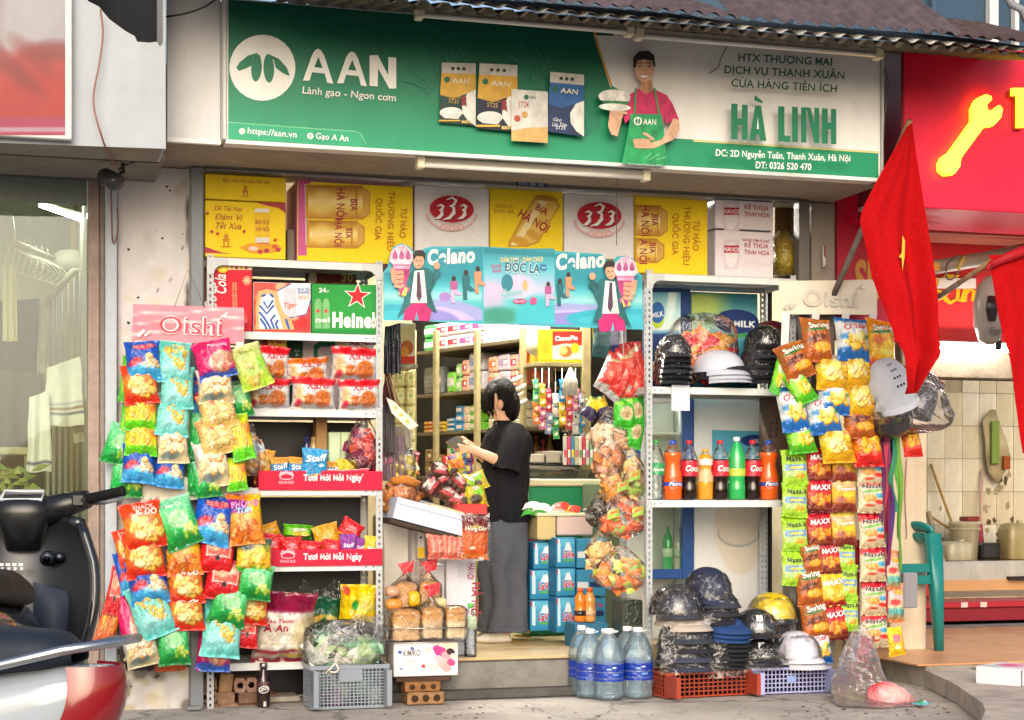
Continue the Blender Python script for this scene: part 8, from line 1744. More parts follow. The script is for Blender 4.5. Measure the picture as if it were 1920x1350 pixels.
m=MB();q=P(1010,645,1.54);m.tube([(q.x,1.53,q.z),(q.x,1.56,q.z)],.085,'#e4dcb8',24);solo(m,'round_tin','plastic','round cream tin lid beside the red and yellow cake box','tin')
for k,(u0,u1,c)in enumerate([(990,998,'#c8b088'),(999,1008,'#a88858'),(1010,1026,'#6a2c3c'),(1028,1038,'#d8d0b0'),(1040,1052,'#7a3048'),(1053,1062,'#c8c0a0')]):
 carton('book_box',u0,690-3*(k%2),u1,P(1030,716,2.12).z+.001,2.14,.2,c,c,f'narrow upright box on the side shelf above the glass jars, {ORD[k + 1]} from the left',None,'narrow boxes on the side shelf')
for k in range(4):
 u=995+19*k;q=P(u,800,2.2);q.z=P(1025,800,2.1).z+.001;s=1/S(u,2.2);t=thing('glass_jug',f'tall clear glass jug on the dark side shelf, {ORD[k + 1]} from the left','jug',q,'glass jugs on the side shelf')
 m=MB();m.lathe(q.x,q.y,[(.1*s,q.z),(9*s,q.z+.002),(9.5*s,q.z+36*s),(5*s,q.z+52*s),(4*s,q.z+62*s),(5.5*s,q.z+66*s)],'#ffffff',18);m.build('body','clearfilm',t)
m=MB();
for k in range(14):u=1058+1.8*k;m.tube([P(1070,690,1.4),P(u,715,1.38),P(u-1+3*sin(k),742,1.38)],.008,'#d8d4c8' if k%3 else '#c0bcae',6)
solo(m,'mop_head','cloth','white string mop head hanging under the cake shelf','mop')
m=MB();R=random.Random(17)
for k in range(150):
 u,v=R.uniform(1055,1098),R.uniform(735,820);q=P(u,v,1.45+R.uniform(0,.1));a=R.uniform(0,6.3);r=R.uniform(.012,.03)
 m.add([q,q+Vector((r*cos(a),-.01,r*sin(a))),q+Vector((r*cos(a+.5),.0,r*sin(a+.5)))],[(0,1,2)],hx(R.choice(['#3a4a34','#6a7a38','#2a3a3c','#4a8a8c','#c0705c','#8a9a48'])))
tag(m.build('small_hanging_goods','film'),kind='stuff',label='tangle of small dark green hanging goods right of the woman',cat='goods')
for k in range(9):
 u=1060+7.0*k;m=MB();z0,z1=P(u,872,1.35).z,P(u,818,1.35).z;a=P(u-3,0,1.35).x;b=P(u+3,0,1.35).x;m.box(a,b,1.35,1.37,z0,z1,['#c8c4bc','#d0506c','#4a8ab8','#b8c8a0','#e8e0d8','#c83a4c','#d8d8d0','#88b890','#d8c8c8'][k],r=.003);m.box(a+.003,b-.003,1.346,1.3495,z0+.05,z0+.10,['#d84a5c','#e8e4e0','#e8d048','#d8607c','#5a9a5c','#f0e8e8','#c84a9c','#f0f0e8','#5a7ac0'][k],r=.001)
 solo(m,'toothbrush_pack','film',f'thin hanging toothbrush pack right of the woman, {ORD[k + 1]} from the left','toothbrush pack','hanging toothbrush packs')
for k in range(6):
 u=992+13*k;q=P(u,868,2.15);q.z=P(1050,868,2.1).z+.001;s=1/S(u,2.15);h=[40,46,38,48,36,42][k]
 lathe_bottle('sauce_bottle',q,s,None,[('body',[(.1,0),(6.5,.5),(7,4),(7,h*.6),(3,h*.85),(3,h)],['#8a2a30','#7a4a20','#a8404c','#8a6a28','#9a2c3c','#6a2c28'][k],'gloss'),('cap',[(3.5,h),(3.5,h+5),(.1,h+5.2)],'#c8383c','plastic')],f'{["red", "brown", "rose", "amber", "crimson", "maroon"][k]} sauce bottle on the low side shelf, {ORD[k + 1]} from the left','sauce bottles on the low side shelf')
# hanging goods at the right side of the doorway
for k,(u0,v0,u1,v1,y,c,c2,lb)in enumerate([(1108,618,1142,672,.5,'#8ab8c0','#2a7c80','teal bottomed refill pack hanging high at the right of the doorway'),(1142,618,1160,668,.5,'#c8d0e4','#2a3c90','blue and white refill pack hanging beside the teal one'),(1160,618,1172,672,.5,'#c8c8dc','#1c2c70','narrow navy refill pack hanging beside the blue one'),(1110,612,1120,655,.55,'#e8d82c','#e0cc20','yellow pack strip hanging left of the refill packs')]):
 A=Art(c,1.5).vgrad([(0,c2),(.35,c2),(.45,c),(1,c)]);key=f'refill{k}';design(key,lb,1.5,.05,c2,[],A)
 d_=D[key];o=bag(key,(u0+u1)/2,(v0+v1)/2,u1-u0,v1-v0,y,[6,-3,2,0][k],'','refill packs hanging in the doorway',pitch=-5,name='refill_pack',cat='refill pack');o['label']=lb
A=Art('#d84438',1.5).vgrad([(0,'#b8bcc0'),(.14,'#c8c8c4'),(.18,'#d04038'),(.7,'#e0584c'),(1,'#c83c38')]).ell(.5,.8,.5,.07,'#e8c8a0',20,.3).ell(.35,.4,.14,.12,'#f0b0a0',0,.8)
design('redtube','red and silver packet',1.5,.08,'#c83c34',[],A)
for k,(u,v,w,h,r)in enumerate([(1140,705,44,80,28),(1166,700,44,84,8),(1184,690,42,90,-8),(1150,725,40,60,34),(1186,720,40,66,-14),(1172,735,42,54,6)]):
 o=bag('redtube',u,v,w,h,.25+.02*(k%3),r,'','bunch of red packets hanging at the doorway',pitch=-10,name='red_packet',cat='packet');o['label']=['red and silver packet leaning left in the hanging bunch','red and silver packet in the middle front of the hanging bunch','red and silver packet nearest the helmet rack upright','red and silver packet lowest at the left of the bunch','red and silver packet low at the right of the bunch','red and silver packet lowest in the middle of the bunch'][k]
design('lemon','yellow pack',1.2,.06,'#2a1c4c',[],Art('#2a1c4c',1.2).vgrad([(0,'#2a1c50'),(.45,'#241848'),(.5,'#e8d020'),(.8,'#f0d828'),(1,'#5a9a3c')]))
for k,(u,v,r)in enumerate(((1106,768,34),(1126,766,-20))):o=bag('lemon',u,v,28,44,.3,r,'','yellow and purple packs',pitch=-10,name='lemon_pack',cat='pack');o['label']=f'yellow and dark purple pack under the red bunch, {"left" if k == 0 else "right"} of two'
design('greenpk','green packet',1.1,.05,'#3aa030',[],Art('#48b838',1.1).ell(.5,.5,.3,.26,'#d8c8a0',10,.3).ell(.5,.45,.2,.14,'#b09868',0,.5).ell(.2,.8,.2,.1,'#a8e070',0,.5))
for k,(u,v,w,h,r)in enumerate([(1168,778,44,56,6),(1190,772,36,62,-6),(1188,812,34,60,16)]):o=bag('greenpk',u,v,w,h,.22,r,'','green packets hanging at the right of the doorway',pitch=-8,name='green_packet',cat='packet');o['label']=f'green packet with beige picture by the helmet rack, {ORD[k + 1]} of three from left'
GF='clear bags of dried food hanging by the helmet rack'
hang=[(1108,770,1180,862,.22,['#f0c8a0','#e0a878','#f4d8b8'],1),(1112,820,1172,900,.18,['#e89858','#d88848','#f0b080'],2),(1160,848,1210,915,.14,['#f4c070','#f8d088','#c8dc78'],3),(1126,872,1172,952,.16,['#f0a848','#e09838','#f8b860'],4),(1166,868,1212,938,.12,['#f8b880','#f0a870','#b8d868'],5),(1120,930,1214,1010,.10,['#ff7030','#ff8848','#f86028','#b8dc60'],6),(1098,1000,1152,1070,.14,['#f4cc88','#e8bc78','#f0c878'],7),(1112,1030,1216,1108,.06,['#ff9040','#ffa050','#f88038','#c8dc60'],8),(1104,930,1136,985,.2,['#4a443c','#5a5448','#3a342c'],9)]
lbs=['pale brown dried food, highest','brown dried snacks below the highest','golden snacks nearest the upright, upper','long amber snacks in the middle','peach snacks nearest the upright, lower','bright orange snacks in a wide bag','pale yellow snacks low at left','orange snacks in the lowest wide bag','dark seeds in a small bag']
for(a,b,c,d_,y,cols_,sd_),lb in zip(hang,lbs):film_bag('snack_pouch',a,b-8,c,d_,y,.06,cols_,26,f'clear bag of {lb}','snack pouch',sd_+50,group=GF,isz=.035)
for u,v0,v1,c in((1168,905,918,'#88b83c'),(1190,885,900,'#88b83c'),(1196,952,966,'#98c040'),(1150,955,972,'#a0c848'),(1190,1052,1066,'#90b838')):
 m=MB();q=P(u,(v0+v1)/2,.02);m.grid(lambda a,b:(q.x+(a-.5)*.07,q.y-.005*sin(a*pi),q.z+(b-.5)*.05+.02*(a-.5)),4,3,Art(c).rect(.1,.5,.9,.9,'#d8704c'));solo(m,'paper_tag','film',f'green and orange label card on the snack pouches at height {"abcde"[0] if 0 else "of the " + {905: "amber", 885: "golden", 952: "bright orange", 955: "left orange", 1052: "lowest orange"}[v0] + " bag"}','label card')
m=MB();m.tube([P(1168,610,.2),P(1172,800,.2),P(1160,1000,.16),P(1165,1040,.1)],.003,'#b8b0a0',5);solo(m,'thin_cord','cloth','cord carrying the snack pouches beside the helmet rack upright','cord')
m=MB();m.box(P(1192,0,.5).x,P(1206,0,.5).x,.49,.5,P(1200,860,.5).z,P(1200,735,.5).z,'#2a58a8',r=.002);m.box(P(1200,0,.5).x,P(1207,0,.5).x,.486,.4899,P(1200,860,.5).z,P(1200,735,.5).z,'#d8e0e4',r=.001);solo(m,'blue_strip','plastic','narrow blue and white board behind the green packets','board')
# goods at the left of the doorway
y=.02
ctr=P(798,968,y)
M=Matrix.Translation(ctr)@Matrix.Rotation(radians(14.5),4,'Y')
w_,h_=132/SX(798,y),40/S(798,y)
t=thing('snack_box','pale blue white open box tilted to the right holding snack packets','box',ctr)
m=MB(M);m.box(-w_/2,w_/2,-.10,-.095,-h_/2,h_/2,'#cdd5ea',r=.001);m.box(-w_/2,w_/2,.155,.16,-h_/2,h_/2+.03,'#c8cede',r=.001);m.box(-w_/2,-w_/2+.005,-.0945,.1545,-h_/2,h_/2,'#c0c8da',r=.001);m.box(w_/2-.005,w_/2,-.0945,.1545,-h_/2,h_/2,'#c0c8da',r=.001);m.box(-w_/2+.0055,w_/2-.0055,-.0945,.1545,-h_/2,-h_/2+.005,'#b8c0d0',r=0)
m.box(-w_/2+.006,w_/2-.006,-.1012,-.1003,h_*.18,h_*.24,'#a8b0c8',r=0);m.build('box_body','card',t)
m=MB(M);m.box(-w_/2-.01,w_/2+.01,-.09,.15,-h_/2-.03,-h_/2-.002,'#4a3a30',r=.004);solo(m,'dark_tray','wood','dark wooden tray under the tilted snack box','tray')
m=MB(M);m.box(-.01,w_/2-.01,-.092,.06,h_/2-.012,h_/2+.012,'#dcc8a0',r=.006);solo(m,'paper_sheet','card','cream cardboard flap lying in the tilted snack box','cardboard')
design('coffee','brown and white snack packet',1.1,.05,'#3a2420',[],Art('#4a2c24',1.1).ell(.5,.5,.3,.2,'#d8d0d0',20,.3).ell(.5,.3,.4,.12,'#b84a4c',0,.5).ell(.4,.75,.25,.1,'#e0d8c8',0,.4).ell(.7,.6,.2,.1,'#e89098',0,.4))
design('tea','yellow, green and black snack packet',1.1,.05,'#8a8a20',[],Art('#c8b830',1.1).ell(.6,.6,.25,.2,'#8ac830',20,.3).ell(.4,.3,.3,.2,'#3a2c1c',0,.4).ell(.5,.75,.2,.1,'#e8e4d8',0,.4))
R=random.Random(77)
for k,(key,u,v,w,h,r)in enumerate([('coffee',806,912,42,34,-50),('coffee',826,900,44,36,-20),('coffee',838,924,44,40,24),('coffee',852,905,40,36,40),('coffee',856,936,40,40,10),('tea',876,915,40,44,14),('tea',890,932,40,46,-8),('tea',872,940,40,44,30),('tea',896,905,36,36,-24),('coffee',822,884,36,30,10),('tea',850,880,34,28,-30),('redbox',838,872,26,26,20),('purple',856,866,28,30,-15)]):
 o=bag(key,u,v,w,h,.06+.02*(k%3),r,'','snack packets x',pitch=-20,yaw=R.uniform(-20,20),name='snack_packet',cat='snack packet');o['label']=f'{D[key]["desc"]} on tilted box, number {["one","two","three","four","five","six","seven","eight","nine","ten","eleven","twelve","thirteen"][k]} from upper left'.replace('number ','packet ')
film_bag('sausage_bag',722,898,785,948,.16,.08,['#c87838','#d08848','#b86828'],22,'clear bag of brown baked sticks left of the tilted box',seed=71,knot=False,isz=.05)
for k,(u,v,w,h,r,c)in enumerate([(742,958,56,24,14,'#9a6a38'),(760,905,60,12,6,'#c88038')]):
 m=MB();q=P(u,v,.1);m.tube([q+Vector((-.08,0,.01)),q+Vector((0,-.01,.015)),q+Vector((.08,0,-.01))],[.02,.028,.02],c,10);solo(m,'bread_stick','bread',['brown bread stick left of the tilted box','long orange bread stick above the tilted box'][k],'bread')
A=Art('#d8806c',1.0).vgrad([(0,'#c86a58'),(1,'#e09888')])
for k in range(8):A.ell(.08+.12*k,.5,.035,.5,['#d8705c','#e8a898'][k%2],0,.5)
design('sausage','pink sausage pack',.85,.04,'#c87060',[],A)
for k,(u,v,w,h)in enumerate([(822,1024,48,48),(850,1026,40,46)]):o=bag('sausage',u,v,w,h,-.04-.01*k,[-2,5][k],'','sausage packs under the tilted box',pitch=-5,name='sausage_pack',cat='sausage pack');o['label']=['pink sausage pack hanging under the tilted box, left one','pink sausage pack hanging under the tilted box, right one'][k]
A=Art('#c8642c',1.5).vgrad([(0,'#a83c14'),(.06,'#d88a28'),(.14,'#c05a24'),(.55,'#d06a34'),(.62,'#b04a28'),(.75,'#6a1c20'),(1,'#5a141c')]).ell(.5,.74,.22,.06,'#b8a830',0,.3).ell(.35,.27,.12,.05,'#e0d0c0',0,.2)
design('noodle','brown orange food pack',1.5,.03,'#a04420',[('Hồng Đào',.5,.66,.84,.13,'#f2e8d0',0,'#5a2018')],A)
o=bag('noodle',889,1008,52,82,-.07,1,'',None,pitch=-2,name='food_pack',cat='food pack');o['label']='brown and orange food pack with white script hanging beside the woman';
m=MB();a,b,z0,z1=rect(860,1052,918,962,-.09);m.grid(lambda p,q:(a+(b-a)*p,-.095+.006*sin(p*9+q*4),z0+(z1-z0)*q),12,14,None,c='#ffffff');solo(m,'clear_sleeve','clearfilm','clear sleeve around the brown and orange food pack','plastic film')
m=MB();q=P(870,955,-.03);m.box(q.x-.05,q.x+.13,-.05,.03,q.z-.03,q.z+.03,'#c83a34',r=.006);solo(m,'red_tray','plastic','small red tray edge above the brown food pack','tray')
for k,(u0,u1,v0,v1,y,txt,lb)in enumerate([(836,892,1048,1205,.16,True,'tall white carton with red lettering right of the bread'),(800,835,1058,1205,.20,False,'white carton between the bread and the lettered carton'),(771,800,990,1120,.22,False,'grey cream carton behind the red tied bread bags'),(782,797,998,1048,.18,False,'small white and yellow carton above the bread')]):
 def dz(d,k=k,u0=u0,v0=v0):
  if k==0:
   d.rect(858,1056,890,1082,'#cfd0dc');d.text('HANOI',(878,1056),(876,1086),12,'#a83048',.05);d.text('HÀ NỘI',(886,1092),(882,1160),14,'#a83048',.05)
  if k==2:d.text('KẾ THỪA',(786,1052),(786,1092),7,'#8a3a48',.03);d.text('NGỌC VỊ',(778,1055),(778,1090),5,'#7a5a68',.01)
  if k==3:d.rect(783,1026,796,1046,'#e8c02c');d.ell(789,1008,2.5,2.5,'#3a5a98')
 carton('white_carton',u0,v0,u1,max(P((u0+u1)/2,v1,y).z,0.006)if k in(2,3)else zf+.001,y,.18,['#dcdce6','#d8d6dc','#b8b0a8','#e0ddd8'][k],'#b8b4b8',lb,dz,'white cartons behind the bread')
m=MB();a=P(720,0,.3).x;b=P(770,0,.3).x;m.box(a,b,.3,.34,.0+.006,P(745,960,.3).z,'#dedad0',r=.004);solo(m,'white_door_panel','paint','cream white panel between the snack rack and the cartons','panel')
def loaf(u0,v0,u1,v1,y,c,label,tie=None):
 q=P((u0+u1)/2,v1,y);w=(u1-u0)/2/SX((u0+u1)/2,y);h=(v1-v0)/S((u0+u1)/2,y)
 t=thing('bread_loaf',label,'bread',q,'bagged bread loaves');m=MB(Matrix.Translation(q))
 m.loft([(0,0,.002,w*.86,.05),(0,0,.012,w*.92,.055),(0,0,h*.45,w*.90,.055),(0,0,h*.62,w*.98,.06),(0,0,h*.8,w*.99,.06),(0,0,h*.93,w*.86,.05),(0,0,h*.97,w*.5,.03)],[c,c,c,'#d8a868','#cf9a5c','#c89050','#c08848'],26,squash=5);m.build('crumb','bread',t)
 m=MB(Matrix.Translation(q));hh=h*(1.0 if tie is None else 1.45)
 m.grid(lambda a,b:(lambda an,k:(w*1.08*k*(abs(cos(an))**.5)*(1 if cos(an)>0 else -1),.075*k*(abs(sin(an))**.5)*(1 if sin(an)>0 else -1),.001+hh*b))(2*pi*a,(1.0 if b<.62 or tie is None else max(.07,1-((b-.62)/.33)**.8))*(1+.07*noise.noise(Vector((a*7,b*6,u0))))*(1 if tie is not None or b<.9 else 1-3*(b-.9))),36,22,None,c='#ffffff');m.build('plastic_wrap','clearfilm',t)
 if tie:
  m=MB();p=q+Vector((0,0,hh));m.add([p+Vector((-.045,-.01,.03)),p+Vector((.05,-.012,.05)),p+Vector((.045,-.008,-.012)),p+Vector((-.01,-.012,-.02))],[(3,2,1,0)],hx(tie));m.tube([p+Vector((0,0,-.03)),p+Vector((0,0,.0))],.012,tie,8);m.build('tie_tag','film',t)
 return t
ybr=-.10
loaf(731,1140,788,1200,ybr,'#e0b888','large bagged loaf at the left of the front row',None);loaf(786,1136,829,1196,ybr-.01,'#e0c49c','bagged loaf in the middle of the front row','#d82030');loaf(831,1136,872,1196,ybr,'#e8d0a8','pale bagged loaf at the right of the front row',None)
loaf(738,1090,780,1140,.04,'#d8a878','bagged loaf in the back row with a red tied neck','#c82434');loaf(782,1088,824,1140,.04,'#e0b890','bagged loaf in the back row, right, with a red tie','#d82030')
for k,(u0,u1,v0,v1,c,lb)in enumerate([(722,748,1098,1118,'#c89878','brown topped bun pack at the left, upper'),(722,752,1122,1142,'#d89038','amber bun pack at the left, lower'),(764,786,1108,1136,'#e8b420','yellow pack between the bagged loaves'),(800,836,1120,1138,'#e0cc98','pale bun behind the front loaves')]):
 m=MB();q=P((u0+u1)/2,v1,-.02);w=(u1-u0)/2/SX(u0,0);h=(v1-v0)/S(u0,0);m.loft([(q.x,q.y,q.z,w*.9,.04),(q.x,q.y,q.z+h*.3,w,.05),(q.x,q.y,q.z+h*.8,w*.95,.045),(q.x,q.y,q.z+h,w*.6,.02)],c,20,squash=4);solo(m,'bun_pack','film',lb,'bun pack','bun packs by the loaves')
t=thing('wire_basket','thin wire basket holding the bagged loaves','basket',P(800,1200,-.1));m=MB()
zt_,zb_=P(800,1178,-.18).z,P(800,1203,-.12).z;a,b=P(727,0,-.18).x,P(874,0,-.18).x
for z in(zt_,zb_):m.tube([(a,-.18,z),(b,-.18,z),(b,.05,z),(a,.05,z),(a,-.18,z)],.0028,'#c8c8c8',6)
m.build('rim_wire','metal',t);m=MB()
for k in range(15):x=a+(b-a)*k/14;m.tube([(x,-.18,zt_ if k in(0,14)else zb_),(x,-.18,zb_),(x,.05,zb_),(x,.05,zt_)],.0022,'#b8b8b8',5)
m.build('cross_wire','metal',t)
def deco_kim(d):
 A=Art('#eeeaec').ell(.35,.1,.5,.25,'#f4dce0',0,.9).ell(.9,.9,.2,.2,'#e8d8c0',0,.9);d.art(741,1205,856,1264,A,2)
 d.text('KIMIKO',(756,1231),(788,1229),11,'#2a2028',.02,.2);d.text('Gelato',(760,1242),(782,1242),7,'#e898a8',.0,.2);d.rect(759,1246,784,1247,'#d8b0b8')
 for u,v,r,c in((750,1223,4,'#4a60a8'),(773,1216,4,'#5a70b0'),(752,1254,3,'#8a98c8'),(803,1219,6,'#f0c8c0'),(820,1217,9,'#e0509c'),(826,1222,12,'#d83c8c'),(838,1230,11,'#e8a0a8'),(832,1243,12,'#f0b8b0'),(846,1242,8,'#d84a88'),(822,1235,8,'#f0c0c8'),(845,1222,8,'#3a2028'),(812,1250,10,'#f4d0d0'),(794,1249,4,'#d84858'),(837,1252,9,'#f0a8a8'),(850,1230,6,'#f0d0c8')):d.ell(u,v,r,r*.8,c,20)
carton('printed_box',738,1204,859,P(798,1268,-.16).z,-.16,.2,'#efecee','#c8c0bc','white box with pink fruit print under the wire basket',deco_kim)
for k,(u0,u1,v0,v1,c,lb)in enumerate([(760,826,1280,1298,'#a87448','upper pierced brick under the white printed box'),(764,833,1299,1319,'#b08860','lower pierced brick under the white printed box')]):
 y=-.19;a,b=P(u0,0,y).x,P(u1,0,y).x;z0,z1=P(u0,v1,y).z,P(u0,v0,y).z
 if k==1:z0=.005
 t=thing('brick',lb,'brick',((a+b)/2,y,z0),'pierced bricks under the white printed box');m=MB();m.box(a,b,y,y+.17,z0,z1,c,r=.004);m.build('brick_body','brick',t)
 zc=(z0+z1)/2;r=(z1-z0)*.3
 for j in range(3):m=MB();x=a+(b-a)*(.2+.3*j);m.add([(x+r*cos(w),y-.0012,zc+r*sin(w))for w in np.linspace(0,2*pi,13)[:-1]],[tuple(range(12))[::-1]],hx('#4a3424'));m.build('brick_hole','brick',t)
m=MB();a,b=P(742,0,-.14).x,P(845,0,-.14).x;m.box(a,b,-.15,.03,P(798,1279,-.16).z+.001,P(798,1269,-.16).z,'#5a4030',r=.004);solo(m,'dark_board','wood','dark board between the bricks and the white printed box','board')
for k,(u,v1,h,w,y,lb)in enumerate([(882,1205,100,12,.06,'clear water bottle with a pale green label standing on the step'),(842,1180,76,9,.20,'clear bottle with a green cap half hidden behind the bread')]):
 q=P(u,v1,y);q.z=zf+.001;s=1/S(u,y);lathe_bottle('water_bottle',q,s,None,[('body',[(.1,0),(w,.5),(w*1.02,5),(w*.95,h*.2),(w,h*.28),(w,h*.66),(w*.8,h*.78),(w*.36,h*.88),(w*.34,h*.93)],'#ffffff','clearfilm'),('drink',[(.1,.6),(w*.94,1),(w*.94,h*.66),(.1,h*.68)],'#dfeaf0','water'),('cap',[(w*.4,h*.92),(w*.4,h),(.1,h+.3)],'#58c84c','plastic'),('label',[(w*1.04,h*.52),(w*1.04,h*.70),(w*.93,h*.76)],'#c0d8b8','film')],lb)
for k,(u,c,lb)in enumerate([(1088,'#e8801c','bright orange drink bottle in front of the water cartons'),(1106,'#e8a050','pale orange drink bottle right of the bright one')]):
 y=.5;q=P(u,1160,y);q.z=zf+.001;s=1/S(u,y);h=66
 q.z=P(u,1166,y).z;lathe_bottle('orange_bottle',q,s,None,[('body',[(.1,0),(10,.6),(11,4),(11,24),(9.5,30),(11,36),(10.5,46),(6,54),(5,57)],c,'gloss'),('cap',[(5.6,56),(5.6,64),(.1,65)],'#e86a28','plastic'),('label',[(11.3,12),(11.3,22)],'#2c2420' if k==0 else '#e0b890','film')],lb)
m=MB();q=P(1097,1185,.5);m.box(q.x-.09,q.x+.12,.42,.62,zf+.001,P(1097,1167,.5).z-.001,'#2a6a90',r=.004);solo(m,'low_carton','card','low blue carton under the orange drink bottles','carton')
# six large water jugs on the ground by the step
def jug(u,v1,y,wpx,hpx,label,z0=None):
 q=P(u,v1,y);q.z=.006 if z0 is None else z0;s=1/S(u,y);w=wpx/2/SX(u,y);h=hpx*s;t=thing('water_jug',label,'water jug',q,'large water jugs beside the step')
 prof=[(.002,0),(w*.86,.003),(w*.96,h*.03),(w,h*.07),(w*.93,h*.14),(w,h*.19),(w,h*.25)]+[(w*(1-.03*(k%2)),h*(.26+.022*k))for k in range(12)]+[(w,h*.55),(w*.99,h*.62),(w*.90,h*.71),(w*.68,h*.82),(w*.42,h*.90),(w*.27,h*.925),(w*.25,h*.945)]
 m=MB();m.lathe(q.x,y,[(r,q.z+z)for r,z in prof],'#ffffff',28);m.build('body','bottled',t)
 m=MB();m.lathe(q.x,y,[(w*1.012,q.z+h*.262),(w*.985,q.z+h*.30),(w*1.012,q.z+h*.34),(w*.985,q.z+h*.39),(w*1.012,q.z+h*.44),(w*1.014,q.z+h*.505)],'#1438a4',28,cap=False)
 A_=[(-.35,.44,.06,'#8ab0e0'),(0,.46,.05,'#c8d8f0'),(.1,.36,.08,'#6a94d8'),(-.2,.33,.05,'#3a6cc8')]
 for an,zz,rr,c in A_:
  pts=[(q.x+w*1.03*sin(an+rr*3*cos(k*pi/4)),y-w*1.03*cos(an+rr*3*cos(k*pi/4)),q.z+h*(zz+rr*.22*sin(k*pi/4)))for k in range(8)];m.add(pts,[tuple(range(8))],hx(c))
 m.build('label','film',t)
 m=MB();m.lathe(q.x,y,[(w*.30,q.z+h*.93),(w*.32,q.z+h*.935),(w*.32,q.z+h*.995),(.002,q.z+h)],'#eef0f4',18);m.build('cap','plastic',t)
 m=MB();m.tube([(q.x-w*.30,y,q.z+h*.93),(q.x-w*.1,y+w*.35,q.z+h*.96),(q.x+w*.5,y+w*.35,q.z+h*.965),(q.x+w*.62,y,q.z+h*.955),(q.x+w*.3,y-w*.02,q.z+h*.935)],w*.05,'#e8eaf0',8,flat=.5);m.build('handle','plastic',t)
jug(1142,1306,-.24,54,132,'front water jug, left one of the two nearest the camera');jug(1196,1306,-.22,54,132,'front water jug, right one beside the red crate');jug(1106,1298,-.12,50,128,'water jug second from the left in the group');jug(1090,1278,.00,46,130,'leftmost water jug against the step');jug(1176,1292,-.06,50,128,'water jug in the back between the two front ones');jug(1138,1230,.10,62,118,'largest darker water jug at the back of the group',z0=zf+.001 if False else .006)
m=MB();a,b=P(1168,0,.2).x,P(1206,0,.2).x;m.box(a,b,.2,.40,zf+.001,P(1190,1125,.2).z,'#3a4438',r=.01);solo(m,'dark_bag_stack','film','dark bags stacked behind the water jugs beside the rack upright','bags')
m=MB();m.box(P(1120,0,1.0).x,P(1205,0,1.0).x,1.0,1.3,zf+.001,P(1160,905,1.0).z,'#6a7a60',r=.01);solo(m,'stacked_boxes','card','dim greenish stack of boxes behind the snack pouches','boxes')
# more stock crowding the interior shelves
R=random.Random(5);nz_=['pink','white','green','orange','red','lilac grey','blue','yellow']
hexs=['#e88ab4','#f0ece8','#5cb870','#e8803c','#c83a50','#98a4c8','#3a8ac0','#e8c83c']
for lv,u0,nm_ in((4,786,'lowest'),(2,800,'third'),(3,790,'fourth')):
 for k in range(9):
  a=u0+20*k;i=R.randrange(8);upack(a,a+17,levels[lv],R.uniform(26,46),.27,hexs[i],hexs[(i+3)%8],f'{nz_[i]} goods pack at the back of the {nm_} interior shelf, {ORD[k + 1]} from the left',rows=2,nm='goods_pack',cat='pack')
for k in range(12):
 i=R.randrange(8);u=988+9.5*k
 carton('goods_pack',u,838+R.randint(-8,6),u+8.5,P(1050,868,2.1).z+.001,2.26,.1,hexs[i],hexs[i],f'{nz_[i]} pack on the low side shelf behind the sauce bottles, {ORD[k + 1]} from the left',None,'packs on the low side shelf')
for k in range(9):
 i=(k*3+1)%8;u=990+11*k
 carton('goods_pack',u,640+R.randint(-6,10),u+10,P(1030,680,2.3).z+.001,2.3,.1,hexs[i],hexs[i],f'{nz_[i]} pack at the back behind the high cake box, {ORD[k + 1]} from the left',None,'packs behind the cake box')
# small goods hanging in the doorway and inside
for c_ in range(8):
 u=1004+12.5*c_;y=1.42+.03*(c_%4);v0=712+9*(c_*5%4)
 m=MB();m.tube([P(u,690,y+.012),P(u,v0+84,y+.012)],.003,'#e0dcd0',5);solo(m,'hanging_strip','plastic',f'thin strip of hanging sachets behind the doorway, {ORD[c_ + 1]} from the left','strip','strips of sachets right of the woman')
 for q in range(4):
  i=(c_*5+2+(q>1))%8;A=Art(hexs[i],1.4).ell(.5,.4,.3,.2,'#f0e8d8',20,.4).rect(.15,.7,.85,.82,hexs[(i+4)%8]);key=f'hang{i}'
  if key not in D:design(key,f'{nz_[i]} sachet',1.4,.03,hexs[i],[],A)
  bag(key,u+R.uniform(-1,1),v0+10+21*q,12.5,23,y,R.uniform(-9,9),f'{ORD[q + 1]} down the {ORD[c_ + 1]} sachet strip behind the doorway','sachets hanging right of the woman',pitch=-8,name='sachet',cat='sachet')
for k in range(10):
 i=(k*3)%8;u=758+5*(k%2)+2*k;v=900+13*k
 if f'hang{i}' in D:bag(f'hang{i}',724+5*(k%5)*2.6,858+22*(k//5),18,24,.28+.01*k,R.uniform(-25,25),f'in the heap beside the brooms, {["upper", "lower"][k // 5]} row, {ORD[k % 5 + 1]} from the left','sachets heaped beside the brooms',name='sachet',cat='sachet')
# THE WOMAN
yw_=1.0
def W(u,v,dy=0.0):p=P(u,v,yw_);return Vector((p.x,p.y+dy,p.z))
sw=1/S(935,yw_)
FZ=zf+.002
per=thing('person','woman in a black t-shirt and wide grey trousers looking at a phone in the doorway','person',(W(940,1190).x,yw_,FZ))
V_,E2,Rr=[],[],[]
def vtx(p,r,par=None):
 V_.append(tuple(p));Rr.append(r)
 if par is not None:E2.append((par,len(V_)-1))
 return len(V_)-1
pel=vtx(W(945,985),.10);sp1=vtx(W(945,930),.10,pel);sp2=vtx(W(947,870),.11,sp1);ch=vtx(W(950,825),.11,sp2);nk=vtx(W(944,795),.05,ch);nk2=vtx(W(937,778,-.01),.042,nk)
h1=vtx(W(930,762,-.015),.062,nk2);h2=vtx(W(931,742,-.01),.082,h1);h3=vtx(W(935,725,.0),.072,h2)
fc=vtx(W(918,765,-.015),.035,h1);ns=vtx(W(911,757,-.015),.012,fc)
